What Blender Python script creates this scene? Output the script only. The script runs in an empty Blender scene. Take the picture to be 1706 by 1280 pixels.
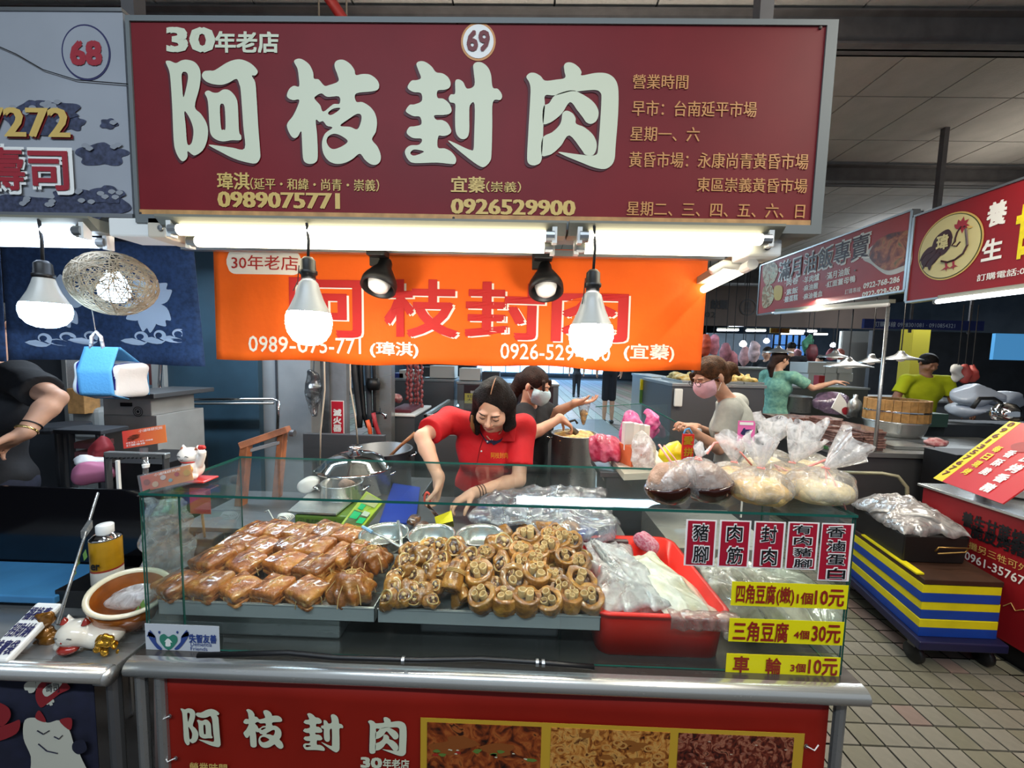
import bpy, math, random
import numpy as np
from mathutils import Vector, Matrix
C = bpy.context.scene.collection
random.seed(7); RNG = np.random.default_rng(7)
# ---------------------------------------------------------------- camera
F, CZ = 641.0, 1.58
PSI, TH, RO = [math.radians(a) for a in (1.13, 4.51, 1.34)]
fwd = np.array([-math.sin(PSI)*math.cos(TH), math.cos(PSI)*math.cos(TH), -math.sin(TH)])
_r0 = np.array([math.cos(PSI), math.sin(PSI), 0]); _u0 = np.cross(_r0, fwd)
rgt = _r0*math.cos(RO)+_u0*math.sin(RO); upv = -_r0*math.sin(RO)+_u0*math.cos(RO)
CAM = np.array([0, 0, CZ])
cd = bpy.data.cameras.new('camera'); cam = bpy.data.objects.new('camera', cd); C.objects.link(cam)
cd.sensor_width = 36; cd.lens = F/1706*36; cd.clip_start = .02; cd.clip_end = 200
cam.matrix_world = Matrix(((rgt[0], upv[0], -fwd[0], 0), (rgt[1], upv[1], -fwd[1], 0), (rgt[2], upv[2], -fwd[2], CZ), (0, 0, 0, 1)))
sc = bpy.context.scene; sc.camera = cam
# ---------------------------------------------------------------- world, light, exposure
w = bpy.data.worlds.new('world'); sc.world = w; w.use_nodes = True
w.node_tree.nodes['Background'].inputs[0].default_value = (.72, .84, 1, 1)
w.node_tree.nodes['Background'].inputs[1].default_value = .32
sc.view_settings.view_transform = 'Standard'; sc.view_settings.look = 'None'
sc.view_settings.gamma = 1; sc.view_settings.use_curve_mapping = False
sc.view_settings.exposure = 0.0
sc.cycles.max_bounces = 8; sc.cycles.transparent_max_bounces = 24
sc.cycles.sample_clamp_indirect = 4; sc.cycles.caustics_reflective = False; sc.cycles.caustics_refractive = False
def area(name, loc, rot, sx, sy, power, col):
    l = bpy.data.lights.new(name, 'AREA'); l.shape = 'RECTANGLE'; l.size = sx; l.size_y = sy; l.energy = power; l.color = col
    o = bpy.data.objects.new(name, l); C.objects.link(o); o.location = loc; o.rotation_euler = rot; return o
WARM, COOL = (1, .93, .8), (.72, .86, 1)
# the market's own ceiling luminaires over the shoppers' aisle (behind the camera) and over the far aisles, plus upward lamps added for the ceiling
area('aisle_luminaire', (-.6, -.9, 3.3), (0, 0, 0), 2.4, .15, 85, COOL)
area('aisle_luminaire', (1.9, .1, 3.3), (0, 0, 0), .15, 2.4, 78, WARM)
area('aisle_ceiling_fill', (-.6, -.9, 3.32), (math.pi, 0, 0), 2.4, .15, 22, COOL); area('aisle_ceiling_fill', (1.9, .1, 3.32), (math.pi, 0, 0), .15, 2.4, 9, WARM)
area('aisle_ceiling_fill', (.2, 2.0, 2.9), (math.pi, 0, 0), 2.4, .15, 14, WARM); area('aisle_ceiling_fill', (4.5, 3.0, 2.9), (math.pi, 0, 0), .15, 2.4, 9, WARM)  # upward area lamps added to brighten the dark ceiling
for _y in (6, 10, 14, 18):
    for _x in (-4, 1.2, 6.5):
        area('hall_luminaire', (_x, _y, 3.1), (0, 0, 0), 2.4, .3, 260 if _x == 1.2 and _y > 7 else 90, (.55, .8, 1) if _x < 3 else (.85, .93, 1)); area('hall_ceiling_fill', (_x, _y, 3.12), (math.pi, 0, 0), 2.4, .3, 20, (.85, .93, 1))  # the upward one is added so the hall ceiling gets light
# tube lights inside the stalls, behind the hanging cloths
for _p, _e, _c in (((-.5, 2.25, 2.15), 22, WARM), ((-1.9, 2.2, 2.15), 24, COOL), ((1.1, 2.6, 2.3), 22, WARM), ((3.3, 4.0, 2.2), 26, WARM), ((2.3, 2.2, 2.9), 14, WARM)): area('stall_luminaire', _p, (0, 0, 0), 1.2, .08, _e, _c)
# ---------------------------------------------------------------- helpers
def P(px, py, Y=None, X=None, Z=None):
    d = fwd*F+rgt*(px-853)+upv*(640-py)
    t = Y/d[1] if Y is not None else X/d[0] if X is not None else (Z-CZ)/d[2]
    return CAM+d*t
class Pl:
    def __init__(s, o, u=(1, 0, 0), v=(0, 0, 1)):
        s.o = np.array(o, float); s.u = np.array(u, float); s.u /= np.linalg.norm(s.u)
        s.v = np.array(v, float); s.v -= s.u*s.v.dot(s.u); s.v /= np.linalg.norm(s.v); s.n = np.cross(s.u, s.v)
    def at(s, px, py):
        d = fwd*F+rgt*(px-853)+upv*(640-py)
        return CAM+d*((s.o-CAM).dot(s.n)/d.dot(s.n))
    def uv(s, px, py): q = s.at(px, py)-s.o; return q.dot(s.u), q.dot(s.v)
    def pt(s, u, v, off=0.): return s.o+s.u*u+s.v*v+s.n*off
def YP(y): return Pl((0, y, 0))
def hexc(h):
    h = h.lstrip('#') or '888888'; c = [int(h[i:i+2], 16)/255 for i in (0, 2, 4)]
    return tuple(((x+.055)/1.055)**2.4 if x > .04045 else x/12.92 for x in c)
MATS = {}
def mat(name, col='#808080', rough=.5, metal=0, var=0, vs=8, col2=None, bump=0, bs=40, emit=None, es=1, coat=0, spec=None, trans=0, sss=0, aniso=0):
    if name in MATS: return MATS[name]
    m = bpy.data.materials.new(name); m.use_nodes = True; nt = m.node_tree; b = nt.nodes['Principled BSDF']
    b.inputs['Base Color'].default_value = (*hexc(col), 1); b.inputs['Roughness'].default_value = rough; b.inputs['Metallic'].default_value = metal
    if spec is not None: b.inputs['Specular IOR Level'].default_value = spec
    if coat: b.inputs['Coat Weight'].default_value = coat; b.inputs['Coat Roughness'].default_value = .08
    if trans: b.inputs['Transmission Weight'].default_value = trans
    if sss: b.inputs['Subsurface Weight'].default_value = sss; b.inputs['Subsurface Radius'].default_value = (.01, .005, .003); b.inputs['Subsurface Scale'].default_value = .5
    if emit: b.inputs['Emission Color'].default_value = (*hexc(emit), 1); b.inputs['Emission Strength'].default_value = es
    if var or col2 or bump:
        tc = nt.nodes.new('ShaderNodeTexCoord')
    if var or col2:
        n = nt.nodes.new('ShaderNodeTexNoise'); n.inputs['Scale'].default_value = vs; n.inputs['Detail'].default_value = 5
        nt.links.new(tc.outputs['Object'], n.inputs['Vector'])
        r = nt.nodes.new('ShaderNodeValToRGB'); r.color_ramp.elements[0].position = .35; r.color_ramp.elements[1].position = .65
        a = np.array(hexc(col)); c2 = np.array(hexc(col2)) if col2 else a*(1-var)
        r.color_ramp.elements[0].color = (*c2, 1); r.color_ramp.elements[1].color = (*(a if col2 else np.minimum(a*(1+var), 1)), 1)
        nt.links.new(n.outputs[0], r.inputs[0]); nt.links.new(r.outputs[0], b.inputs['Base Color'])
    if bump:
        n = nt.nodes.new('ShaderNodeTexNoise'); n.inputs['Scale'].default_value = bs; n.inputs['Detail'].default_value = 4
        nt.links.new(tc.outputs['Object'], n.inputs['Vector'])
        bp = nt.nodes.new('ShaderNodeBump'); bp.inputs['Strength'].default_value = bump; bp.inputs['Distance'].default_value = .01
        nt.links.new(n.outputs[0], bp.inputs['Height']); nt.links.new(bp.outputs[0], b.inputs['Normal'])
    MATS[name] = m; return m
def brushed(name, col, rough=.3, sx=2, sz=60, bump=.05):
    """stainless steel with streaked grain"""
    m = mat(name, col, rough, .78); nt = m.node_tree; b = nt.nodes['Principled BSDF']
    tc = nt.nodes.new('ShaderNodeTexCoord'); mp = nt.nodes.new('ShaderNodeMapping'); mp.inputs['Scale'].default_value = (sx, sz, sz)
    n = nt.nodes.new('ShaderNodeTexNoise'); n.inputs['Scale'].default_value = 3; n.inputs['Detail'].default_value = 6
    nt.links.new(tc.outputs['Object'], mp.inputs[0]); nt.links.new(mp.outputs[0], n.inputs['Vector'])
    mr = nt.nodes.new('ShaderNodeMapRange'); mr.inputs['To Min'].default_value = rough*.7; mr.inputs['To Max'].default_value = rough*1.5
    nt.links.new(n.outputs[0], mr.inputs[0]); nt.links.new(mr.outputs[0], b.inputs['Roughness'])
    return m
def film(name, tint='#ffffff', op=.18, gl=.12, fr_=.5, rough=.12, milk='#ffffff', ns=30, bump=.6, bs=30):
    """thin clear plastic / glass: transparent + gloss + some milky diffuse, amount of milk from noise"""
    if name in MATS: return MATS[name]
    m = bpy.data.materials.new(name); m.use_nodes = True; nt = m.node_tree; nt.nodes.clear(); N = nt.nodes.new; L = nt.links.new
    out = N('ShaderNodeOutputMaterial'); tr = N('ShaderNodeBsdfTransparent'); tr.inputs[0].default_value = (*hexc(tint), 1)
    g = N('ShaderNodeBsdfGlossy'); g.inputs['Roughness'].default_value = rough
    d = N('ShaderNodeBsdfDiffuse'); d.inputs[0].default_value = (*hexc(milk), 1)
    tl = N('ShaderNodeBsdfTranslucent'); tl.inputs[0].default_value = (*hexc(milk), 1)
    md = N('ShaderNodeMixShader'); md.inputs[0].default_value = .5; L(d.outputs[0], md.inputs[1]); L(tl.outputs[0], md.inputs[2])
    m1 = N('ShaderNodeMixShader'); L(tr.outputs[0], m1.inputs[1]); L(md.outputs[0], m1.inputs[2]); m1.inputs[0].default_value = op
    if ns:
        tc = N('ShaderNodeTexCoord'); n = N('ShaderNodeTexNoise'); n.inputs['Scale'].default_value = ns; n.inputs['Detail'].default_value = 4; n.inputs['Distortion'].default_value = 1.2
        L(tc.outputs['Object'], n.inputs['Vector']); mr = N('ShaderNodeMapRange'); mr.inputs['From Min'].default_value = .35; mr.inputs['From Max'].default_value = .7
        mr.inputs['To Min'].default_value = op*.45; mr.inputs['To Max'].default_value = min(1, op*1.9); L(n.outputs[0], mr.inputs[0]); L(mr.outputs[0], m1.inputs[0])
        if bump:
            bp = N('ShaderNodeBump'); bp.inputs['Strength'].default_value = bump; bp.inputs['Distance'].default_value = .006
            n2 = N('ShaderNodeTexNoise'); n2.inputs['Scale'].default_value = bs; n2.inputs['Detail'].default_value = 3; n2.inputs['Distortion'].default_value = 2
            L(tc.outputs['Object'], n2.inputs['Vector']); L(n2.outputs[0], bp.inputs['Height']); L(bp.outputs[0], g.inputs['Normal']); L(bp.outputs[0], d.inputs['Normal'])
    fr = N('ShaderNodeLayerWeight'); fr.inputs[0].default_value = .25
    ad = N('ShaderNodeMath'); ad.operation = 'MULTIPLY_ADD'; ad.inputs[1].default_value = fr_; ad.inputs[2].default_value = gl; ad.use_clamp = True
    L(fr.outputs['Fresnel'], ad.inputs[0])
    m2 = N('ShaderNodeMixShader'); L(ad.outputs[0], m2.inputs[0]); L(m1.outputs[0], m2.inputs[1]); L(g.outputs[0], m2.inputs[2]); L(m2.outputs[0], out.inputs[0])
    MATS[name] = m; return m
WLOC = {}
def raw(name, V, Fc, mats, fm=None, smooth=False, parent=None, base=None):
    """world-space verts -> linked mesh object (relative to its parent's thing origin)"""
    V = np.asarray(V, float).reshape(-1, 3)
    if parent is not None: o0 = WLOC[parent.name]
    elif base is not None: o0 = np.array(base, float)
    else: o0 = np.array([(V[:, 0].min()+V[:, 0].max())/2, (V[:, 1].min()+V[:, 1].max())/2, V[:, 2].min()])
    me = bpy.data.meshes.new(name); Vr = (V-o0).astype(np.float32)
    if isinstance(Fc, np.ndarray) and Fc.ndim == 2:
        n, k = Fc.shape; me.vertices.add(len(Vr)); me.vertices.foreach_set('co', Vr.ravel())
        me.loops.add(n*k); me.loops.foreach_set('vertex_index', Fc.astype(np.int32).ravel())
        me.polygons.add(n); me.polygons.foreach_set('loop_start', np.arange(0, n*k, k, dtype=np.int32)); me.update(calc_edges=True); me.validate()
    else: me.from_pydata([tuple(map(float, v)) for v in Vr], [], Fc)
    for m in (mats if isinstance(mats, (list, tuple)) else [mats]): me.materials.append(m)
    if fm is not None and len(fm) == len(me.polygons): me.polygons.foreach_set('material_index', np.array(fm, np.int32))
    if smooth: me.polygons.foreach_set('use_smooth', [True]*len(me.polygons))
    me.update()
    o = bpy.data.objects.new(name, me); C.objects.link(o)
    if parent is not None: o.parent = parent
    else: o.location = o0
    WLOC[o.name] = o0; return o
def tag(o, label=None, cat=None, group=None, kind=None):
    if label: o['label'] = label
    if cat: o['category'] = cat
    if group: o['group'] = group
    if kind: o['kind'] = kind
    return o
def T(name, label, cat, loc, group=None):
    o = bpy.data.objects.new(name, None); C.objects.link(o); o.location = loc; o.empty_display_size = .05; WLOC[o.name] = np.array(loc, float)
    return tag(o, label, cat, group)
def dup(root, loc=None, rotz=None, label=None, group=None, rot=None, scale=None):
    r = root.copy(); C.objects.link(r); WLOC[r.name] = np.array(loc if loc is not None else root.location)
    def cp(a, b):
        for ch in list(a.children):
            c = ch.copy(); C.objects.link(c); c.parent = b; cp(ch, c)
    cp(root, r)
    if loc is not None: r.location = loc
    if rotz is not None: r.rotation_euler = (0, 0, rotz)
    if rot is not None: r.rotation_euler = rot
    if scale is not None: r.scale = scale if hasattr(scale, '__len__') else (scale,)*3
    if label: r['label'] = label
    if group: r['group'] = group
    return r
class MB:
    def __init__(s): s.V, s.F, s.M = [], [], []
    def add(s, V, Fc, m=0):
        k = len(s.V); s.V += [tuple(map(float, v)) for v in V]; s.F += [tuple(i+k for i in f) for f in Fc]; s.M += [m]*len(Fc); return s
    def box(s, a, b, m=0, rot=0, piv=None, bev=0):
        x0, y0, z0 = a; x1, y1, z1 = b
        V = [(x, y, z) for z in (z0, z1) for y in (y0, y1) for x in (x0, x1)]
        if rot:
            cx, cy = piv if piv is not None else ((x0+x1)/2, (y0+y1)/2); c, q = math.cos(rot), math.sin(rot)
            V = [(cx+(x-cx)*c-(y-cy)*q, cy+(x-cx)*q+(y-cy)*c, z) for x, y, z in V]
        return s.add(V, [(0, 2, 3, 1), (4, 5, 7, 6), (0, 1, 5, 4), (2, 6, 7, 3), (0, 4, 6, 2), (1, 3, 7, 5)], m)
    def obox(s, c, ax, ay, az, m=0):
        c, ax, ay, az = [np.array(q, float) for q in (c, ax, ay, az)]
        V = [c+ax*i+ay*j+az*k for k in (-1, 1) for j in (-1, 1) for i in (-1, 1)]
        return s.add(V, [(0, 2, 3, 1), (4, 5, 7, 6), (0, 1, 5, 4), (2, 6, 7, 3), (0, 4, 6, 2), (1, 3, 7, 5)], m)
    def slab(s, pl, u0, v0, u1, v1, t, off=0, m=0):
        """box lying on plane pl between uv corners, from off-t to off along the normal"""
        a = [pl.pt(u, v, o) for o in (off-t, off) for v in (v0, v1) for u in (u0, u1)]
        return s.add(a, [(0, 2, 3, 1), (4, 5, 7, 6), (0, 1, 5, 4), (2, 6, 7, 3), (0, 4, 6, 2), (1, 3, 7, 5)], m)
    def quad(s, a, b, c, d, m=0): return s.add([a, b, c, d], [(0, 1, 2, 3)], m)
    def tube(s, pts, r, n=8, m=0, caps=True, flat=None):
        pts = [np.array(p, float) for p in pts]; N = len(pts); rs = r if hasattr(r, '__len__') else [r]*N; rings = []; up = None
        for i, p in enumerate(pts):
            t = pts[min(i+1, N-1)]-pts[max(i-1, 0)]; t = t/(np.linalg.norm(t)+1e-9)
            if up is None:
                up = np.array([0, 0, 1.]) if abs(t[2]) < .9 else np.array([1., 0, 0])
            a = np.cross(t, up); a /= np.linalg.norm(a)+1e-9; b = np.cross(a, t); up = b
            fl = flat or 1
            rings.append([p+(a*math.cos(q)*fl+b*math.sin(q))*rs[i] for q in [2*math.pi*k/n for k in range(n)]])
        V = [v for rg in rings for v in rg]; Fc = [(i*n+k, i*n+(k+1) % n, (i+1)*n+(k+1) % n, (i+1)*n+k) for i in range(N-1) for k in range(n)]
        if caps: Fc += [tuple(range(n-1, -1, -1)), tuple(range((N-1)*n, N*n))]
        return s.add(V, Fc, m)
    def lathe(s, c, prof, n=24, m=0, axis=(0, 0, 1), fn=None, sx=1, sy=1):
        """prof: (r, h) along axis from point c"""
        c = np.array(c, float); ax = np.array(axis, float); ax /= np.linalg.norm(ax)
        a = np.cross(ax, (0, 1, 0) if abs(ax[1]) < .9 else (1, 0, 0)); a /= np.linalg.norm(a); b = np.cross(ax, a)
        V = []; Fc = []
        for r, h in prof:
            for k in range(n):
                q = 2*math.pi*k/n; f = fn(q, h) if fn else 1; V.append(c+ax*h+(a*math.cos(q)*sx+b*math.sin(q)*sy)*max(r, 1e-5)*f)
        for i in range(len(prof)-1):
            for k in range(n): Fc.append((i*n+k, i*n+(k+1) % n, (i+1)*n+(k+1) % n, (i+1)*n+k))
        return s.add(V, Fc, m)
    def poly(s, pl, pts, t, off=0, m=0):
        """extruded convex-ish outline on a plane; pts uv"""
        n = len(pts); V = [pl.pt(u, v, off) for u, v in pts]+[pl.pt(u, v, off-t) for u, v in pts]
        return s.add(V, [tuple(range(n)), tuple(range(2*n-1, n-1, -1))]+[(i, i+n, (i+1) % n+n, (i+1) % n) for i in range(n)], m)
    def out(s, name, mats, parent=None, smooth=False, bev=0, base=None, seg=2):
        o = raw(name, s.V, s.F, mats, s.M if isinstance(mats, (list, tuple)) else None, smooth, parent, base)
        if bev:
            b = o.modifiers.new('b', 'BEVEL'); b.width = bev; b.segments = seg; b.limit_method = 'ANGLE'
        if smooth == 'auto':
            pass
        return o
def grid(fn, nu, nv, t=0):
    """parametric sheet fn(u,v)->xyz, optional thickness -> (V,F)"""
    V = [fn(i/nu, j/nv) for j in range(nv+1) for i in range(nu+1)]
    Fc = [(j*(nu+1)+i, j*(nu+1)+i+1, (j+1)*(nu+1)+i+1, (j+1)*(nu+1)+i) for j in range(nv) for i in range(nu)]
    return V, Fc
def solid(o, t, off=0): m = o.modifiers.new('s', 'SOLIDIFY'); m.thickness = t; m.offset = off; return o
# flat shapes from outlines (with holes), via a filled 2D curve
def flatmesh(splines, smooth=0):
    cu = bpy.data.curves.new('x', 'CURVE'); cu.dimensions = '2D'; cu.fill_mode = 'BOTH'
    for pts in splines:
        pts = [np.array(p, float) for p in pts]
        if smooth:
            q = []; n = len(pts)
            for i in range(n):
                a, b, c, d = pts[i-1], pts[i], pts[(i+1) % n], pts[(i+2) % n]
                for k in range(smooth):
                    t = k/smooth; q.append(.5*((2*b)+(c-a)*t+(2*a-5*b+4*c-d)*t*t+(3*b-a-3*c+d)*t**3))
            pts = q
        sp = cu.splines.new('POLY'); sp.points.add(len(pts)-1); sp.use_cyclic_u = True
        for i, p in enumerate(pts): sp.points[i].co = (p[0], p[1], 0, 1)
    return _tomesh(cu)
def _tomesh(cu):
    o = bpy.data.objects.new('x', cu); C.objects.link(o)
    me = bpy.data.meshes.new_from_object(o); V = np.array([v.co[:2] for v in me.vertices]).reshape(-1, 2); Fc = [tuple(p.vertices) for p in me.polygons]
    bpy.data.objects.remove(o); bpy.data.curves.remove(cu); bpy.data.meshes.remove(me); return V, Fc
TXC = {}
def txmesh(s, off=0, shear=0, sp=1.0, vert=False, line=1.15):
    k = (s, off, shear, sp, vert)
    if k not in TXC:
        cu = bpy.data.curves.new('x', 'FONT'); cu.body = '\n'.join(s) if vert else s; cu.offset = off; cu.resolution_u = 2; cu.shear = shear; cu.space_character = sp; cu.space_line = line
        if vert: cu.align_x = 'CENTER'
        TXC[k] = _tomesh(cu)
    return TXC[k]
def text(s, pl, box, m, parent, off=.0012, bold=0, px=True, name='lettering', shear=0, sp=1.0, vert=False, shadow=None, conform=None):
    """lettering fitted to a box on plane pl; box = (left, top, right, bottom) of the printed word"""
    V, Fc = txmesh(s, bold, shear, sp, vert)
    if px:
        xc, yc = (box[0]+box[2])/2, (box[1]+box[3])/2
        u0, v1 = pl.uv(box[0], yc)[0], pl.uv(xc, box[1])[1]; u1, v0 = pl.uv(box[2], yc)[0], pl.uv(xc, box[3])[1]
    else: u0, v0, u1, v1 = box
    mn, mx = V.min(0), V.max(0); W = (V-mn)/np.maximum(mx-mn, 1e-6)*[u1-u0, v1-v0]+[u0, v0]
    return place2d(W, Fc, pl, m, parent, off, name, shadow, conform)
def place2d(W, Fc, pl, m, parent, off=.0012, name='lettering', shadow=None, conform=None):
    cf = conform or (lambda u, v: 0)
    V3 = [pl.pt(u, v, off+cf(u, v)) for u, v in W]
    if shadow:
        du, dv, ms = shadow; V4 = [pl.pt(u+du, v+dv, off*.5+cf(u+du, v+dv)) for u, v in W]; n = len(V3)
        return raw(name, V3+V4, list(Fc)+[tuple(i+n for i in f) for f in Fc], [m, ms], [0]*len(Fc)+[1]*len(Fc), parent=parent)
    return raw(name, V3, Fc, m, parent=parent)
# ---------------------------------------------------------------- signed-distance modelling (surface nets)
def nets(D, lo, h):
    S = D < 0; nx, ny, nz = D.shape
    c = [S[i:nx-1+i, j:ny-1+j, k:nz-1+k] for i in (0, 1) for j in (0, 1) for k in (0, 1)]
    al = np.logical_and.reduce(c); an = np.logical_or.reduce(c); mk = an & ~al
    I = np.argwhere(mk); idx = -np.ones(mk.shape, np.int64); idx[mk] = np.arange(len(I))
    acc = np.zeros((len(I), 3)); cnt = np.zeros(len(I))
    for ax in range(3):
        o1, o2 = [a for a in range(3) if a != ax]
        for a in (0, 1):
            for b in (0, 1):
                p = I.copy(); p[:, o1] += a; p[:, o2] += b; q = p.copy(); q[:, ax] += 1
                d0 = D[p[:, 0], p[:, 1], p[:, 2]]; d1 = D[q[:, 0], q[:, 1], q[:, 2]]; cr = (d0 < 0) != (d1 < 0)
                t = np.where(cr, d0/np.where(cr, d0-d1, 1), 0); pos = p.astype(float); pos[:, ax] += t
                acc[cr] += pos[cr]; cnt[cr] += 1
    V = np.array(lo)+acc/cnt[:, None]*h; Q = []
    for ax in range(3):
        o1, o2 = [(1, 2), (2, 0), (0, 1)][ax]
        sl0 = [slice(None)]*3; sl1 = [slice(None)]*3; sl0[ax] = slice(0, -1); sl1[ax] = slice(1, None)
        A, B = S[tuple(sl0)], S[tuple(sl1)]; E = np.argwhere(A != B)
        ok = (E[:, o1] > 0) & (E[:, o2] > 0) & (E[:, o1] < D.shape[o1]-1) & (E[:, o2] < D.shape[o2]-1); E = E[ok]; s = A[E[:, 0], E[:, 1], E[:, 2]]
        def cell(d1, d2):
            p = E.copy(); p[:, o1] -= d1; p[:, o2] -= d2; return idx[p[:, 0], p[:, 1], p[:, 2]]
        q = np.stack([cell(0, 0), cell(1, 0), cell(1, 1), cell(0, 1)], 1); q[~s] = q[~s][:, ::-1]; Q.append(q)
    return V, np.concatenate(Q)
class Sdf:
    def __init__(s, lo, hi, h):
        s.lo = np.array(lo, float)-2*h; s.h = h; n = np.ceil((np.array(hi)+2*h-s.lo)/h).astype(int)+1
        g = [s.lo[i]+h*np.arange(n[i]) for i in range(3)]; s.X, s.Y, s.Z = [a.astype(np.float32) for a in np.meshgrid(*g, indexing='ij')]
        s.D = np.full(s.X.shape, 9, np.float32)
    def cp(s):
        o = Sdf.__new__(Sdf); o.__dict__ = dict(s.__dict__); o.D = s.D.copy(); return o
    def un(s, d, k=0):
        if k:
            hh = np.clip(.5+.5*(s.D-d)/k, 0, 1); s.D = s.D*(1-hh)+d*hh-k*hh*(1-hh)
        else: s.D = np.minimum(s.D, d)
        return s
    def sub(s, d, k=0):
        d = -d
        if k:
            hh = np.clip(.5-.5*(s.D-d)/k, 0, 1); s.D = s.D*(1-hh)+d*hh+k*hh*(1-hh)
        else: s.D = np.maximum(s.D, d)
        return s
    def cap(s, a, b, ra, rb=None):
        rb = ra if rb is None else rb; a = np.array(a, float); b = np.array(b, float); v = b-a; L = max(v.dot(v), 1e-9)
        x, y, z = s.X-a[0], s.Y-a[1], s.Z-a[2]; t = np.clip((x*v[0]+y*v[1]+z*v[2])/L, 0, 1)
        return np.sqrt((x-t*v[0])**2+(y-t*v[1])**2+(z-t*v[2])**2)-(ra+(rb-ra)*t)
    def loc(s, c, R=None):
        x, y, z = s.X-c[0], s.Y-c[1], s.Z-c[2]
        if R is None: return x, y, z
        return [x*R[0][i]+y*R[1][i]+z*R[2][i] for i in range(3)]   # R columns = local axes
    def ell(s, c, r, R=None):
        x, y, z = s.loc(c, R); k0 = np.sqrt((x/r[0])**2+(y/r[1])**2+(z/r[2])**2); k1 = np.sqrt((x/r[0]**2)**2+(y/r[1]**2)**2+(z/r[2]**2)**2)+1e-6
        return k0*(k0-1)/k1
    def rbox(s, c, r, rr, R=None):
        x, y, z = s.loc(c, R); q = [np.abs(a)-(b-rr) for a, b in zip((x, y, z), r)]
        return np.sqrt(sum(np.maximum(a, 0)**2 for a in q))+np.minimum(np.maximum(np.maximum(q[0], q[1]), q[2]), 0)-rr
    def half(s, p, n):
        n = np.array(n, float); n /= np.linalg.norm(n); return (s.X-p[0])*n[0]+(s.Y-p[1])*n[1]+(s.Z-p[2])*n[2]
    def noise(s, amp, freq, seed=0):
        r = np.random.default_rng(seed); o = 0
        for k in range(5):
            v = r.normal(size=3); v *= freq*(1+k*.35)/np.linalg.norm(v); o = o+np.sin(s.X*v[0]+s.Y*v[1]+s.Z*v[2]+r.uniform(0, 6))/(1+k*.4)
        s.D = s.D+(amp*.5*o).astype(np.float32); return s
    def _w(s, lo, hi):
        i0 = np.maximum(np.floor((np.array(lo)-s.lo)/s.h).astype(int), 0); i1 = np.minimum(np.ceil((np.array(hi)-s.lo)/s.h).astype(int)+1, s.D.shape)
        if (i1 <= i0).any(): return None, None
        sl = tuple(slice(a, b) for a, b in zip(i0, i1)); o = Sdf.__new__(Sdf); o.lo, o.h = s.lo, s.h; o.X, o.Y, o.Z, o.D = s.X[sl], s.Y[sl], s.Z[sl], s.D[sl]; return o, sl
    def uc(s, a, b, ra, rb=None, k=.01):
        rb = ra if rb is None else rb; m = max(ra, rb)+k+4*s.h; o, sl = s._w(np.minimum(a, b)-m, np.maximum(a, b)+m)
        if o is not None: o.un(o.cap(a, b, ra, rb), k); s.D[sl] = o.D
        return s
    def ue(s, c, r, R=None, k=.01, cut=False):
        m = max(r)+k+4*s.h; o, sl = s._w(np.array(c)-m, np.array(c)+m)
        if o is not None: (o.sub if cut else o.un)(o.ell(c, r, R), k); s.D[sl] = o.D
        return s
    def mesh(s): return nets(s.D, s.lo, s.h)
    def out(s, name, m, parent=None, base=None): V, Q = s.mesh(); return raw(name, V, Q, m, smooth=True, parent=parent, base=base)
def frame(f, up=(0, 0, 1)):
    """columns: right, forward, up"""
    f = np.array(f, float); f /= np.linalg.norm(f); r = np.cross(f, up); r /= np.linalg.norm(r); u = np.cross(r, f); return np.stack([r, f, u], 1)
# ================================================================ MATERIALS
M = lambda n: MATS[n]
brushed('steel', '#b9bab8', .28); brushed('steel_dark', '#77787a', .38); brushed('steel_pale', '#cfd0cc', .22)
mat('chrome', '#d8d8d8', .08, 1); mat('alu', '#a9abac', .35, .9); mat('black', '#101012', .45); mat('black_gloss', '#0b0b0f', .12)
mat('white', '#eceae4', .5); mat('white_plastic', '#e9e9e4', .35, coat=.3); mat('grey_paint', '#74777b', .6, var=.15); mat('cord', '#121214', .6)
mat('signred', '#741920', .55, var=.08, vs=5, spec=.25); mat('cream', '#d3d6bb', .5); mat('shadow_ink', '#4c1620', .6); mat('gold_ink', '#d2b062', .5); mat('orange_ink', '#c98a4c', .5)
mat('wood_pale', '#b98a55', .6, var=.2, vs=30); mat('wood', '#8a5a34', .6, var=.3, vs=25, bump=.2, bs=60)
mat('tube_warm', '#ffffff', .4, emit='#fff4d2', es=9); mat('tube_cool', '#ffffff', .4, emit='#cfe4ff', es=9); mat('tube_far', '#ffffff', .4, emit='#eef4ff', es=7)
mat('bulb_warm', '#ffffff', .4, emit='#fffaf0', es=80); mat('bulb_cool', '#ffffff', .4, emit='#c4e6ff', es=26)
mat('bulb_off_glow', '#e8e6e0', .15, coat=.5, emit='#fff2dd', es=.15)  # unlit bulb with a faint glow put into its white
mat('ceil', '#b3aea8', .85, var=.06, vs=6, bump=.5, bs=60); mat('ceil_gap', '#4a4745', .9); mat('beam', '#5d5a5a', .6, var=.15, vs=10)
mat('tile_a', '#7f7a6d', .45, var=.16, vs=9, bump=.2, bs=50); mat('tile_b', '#74705f', .45, var=.16, vs=9, bump=.2, bs=50); mat('tile_c', '#857268', .45, var=.15, vs=9, bump=.2, bs=50)
mat('grout', '#2c241d', .8); mat('wallgrey', '#4c5258', .8, var=.2, vs=2); mat('red_paint', '#8c1f1c', .5)
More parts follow.
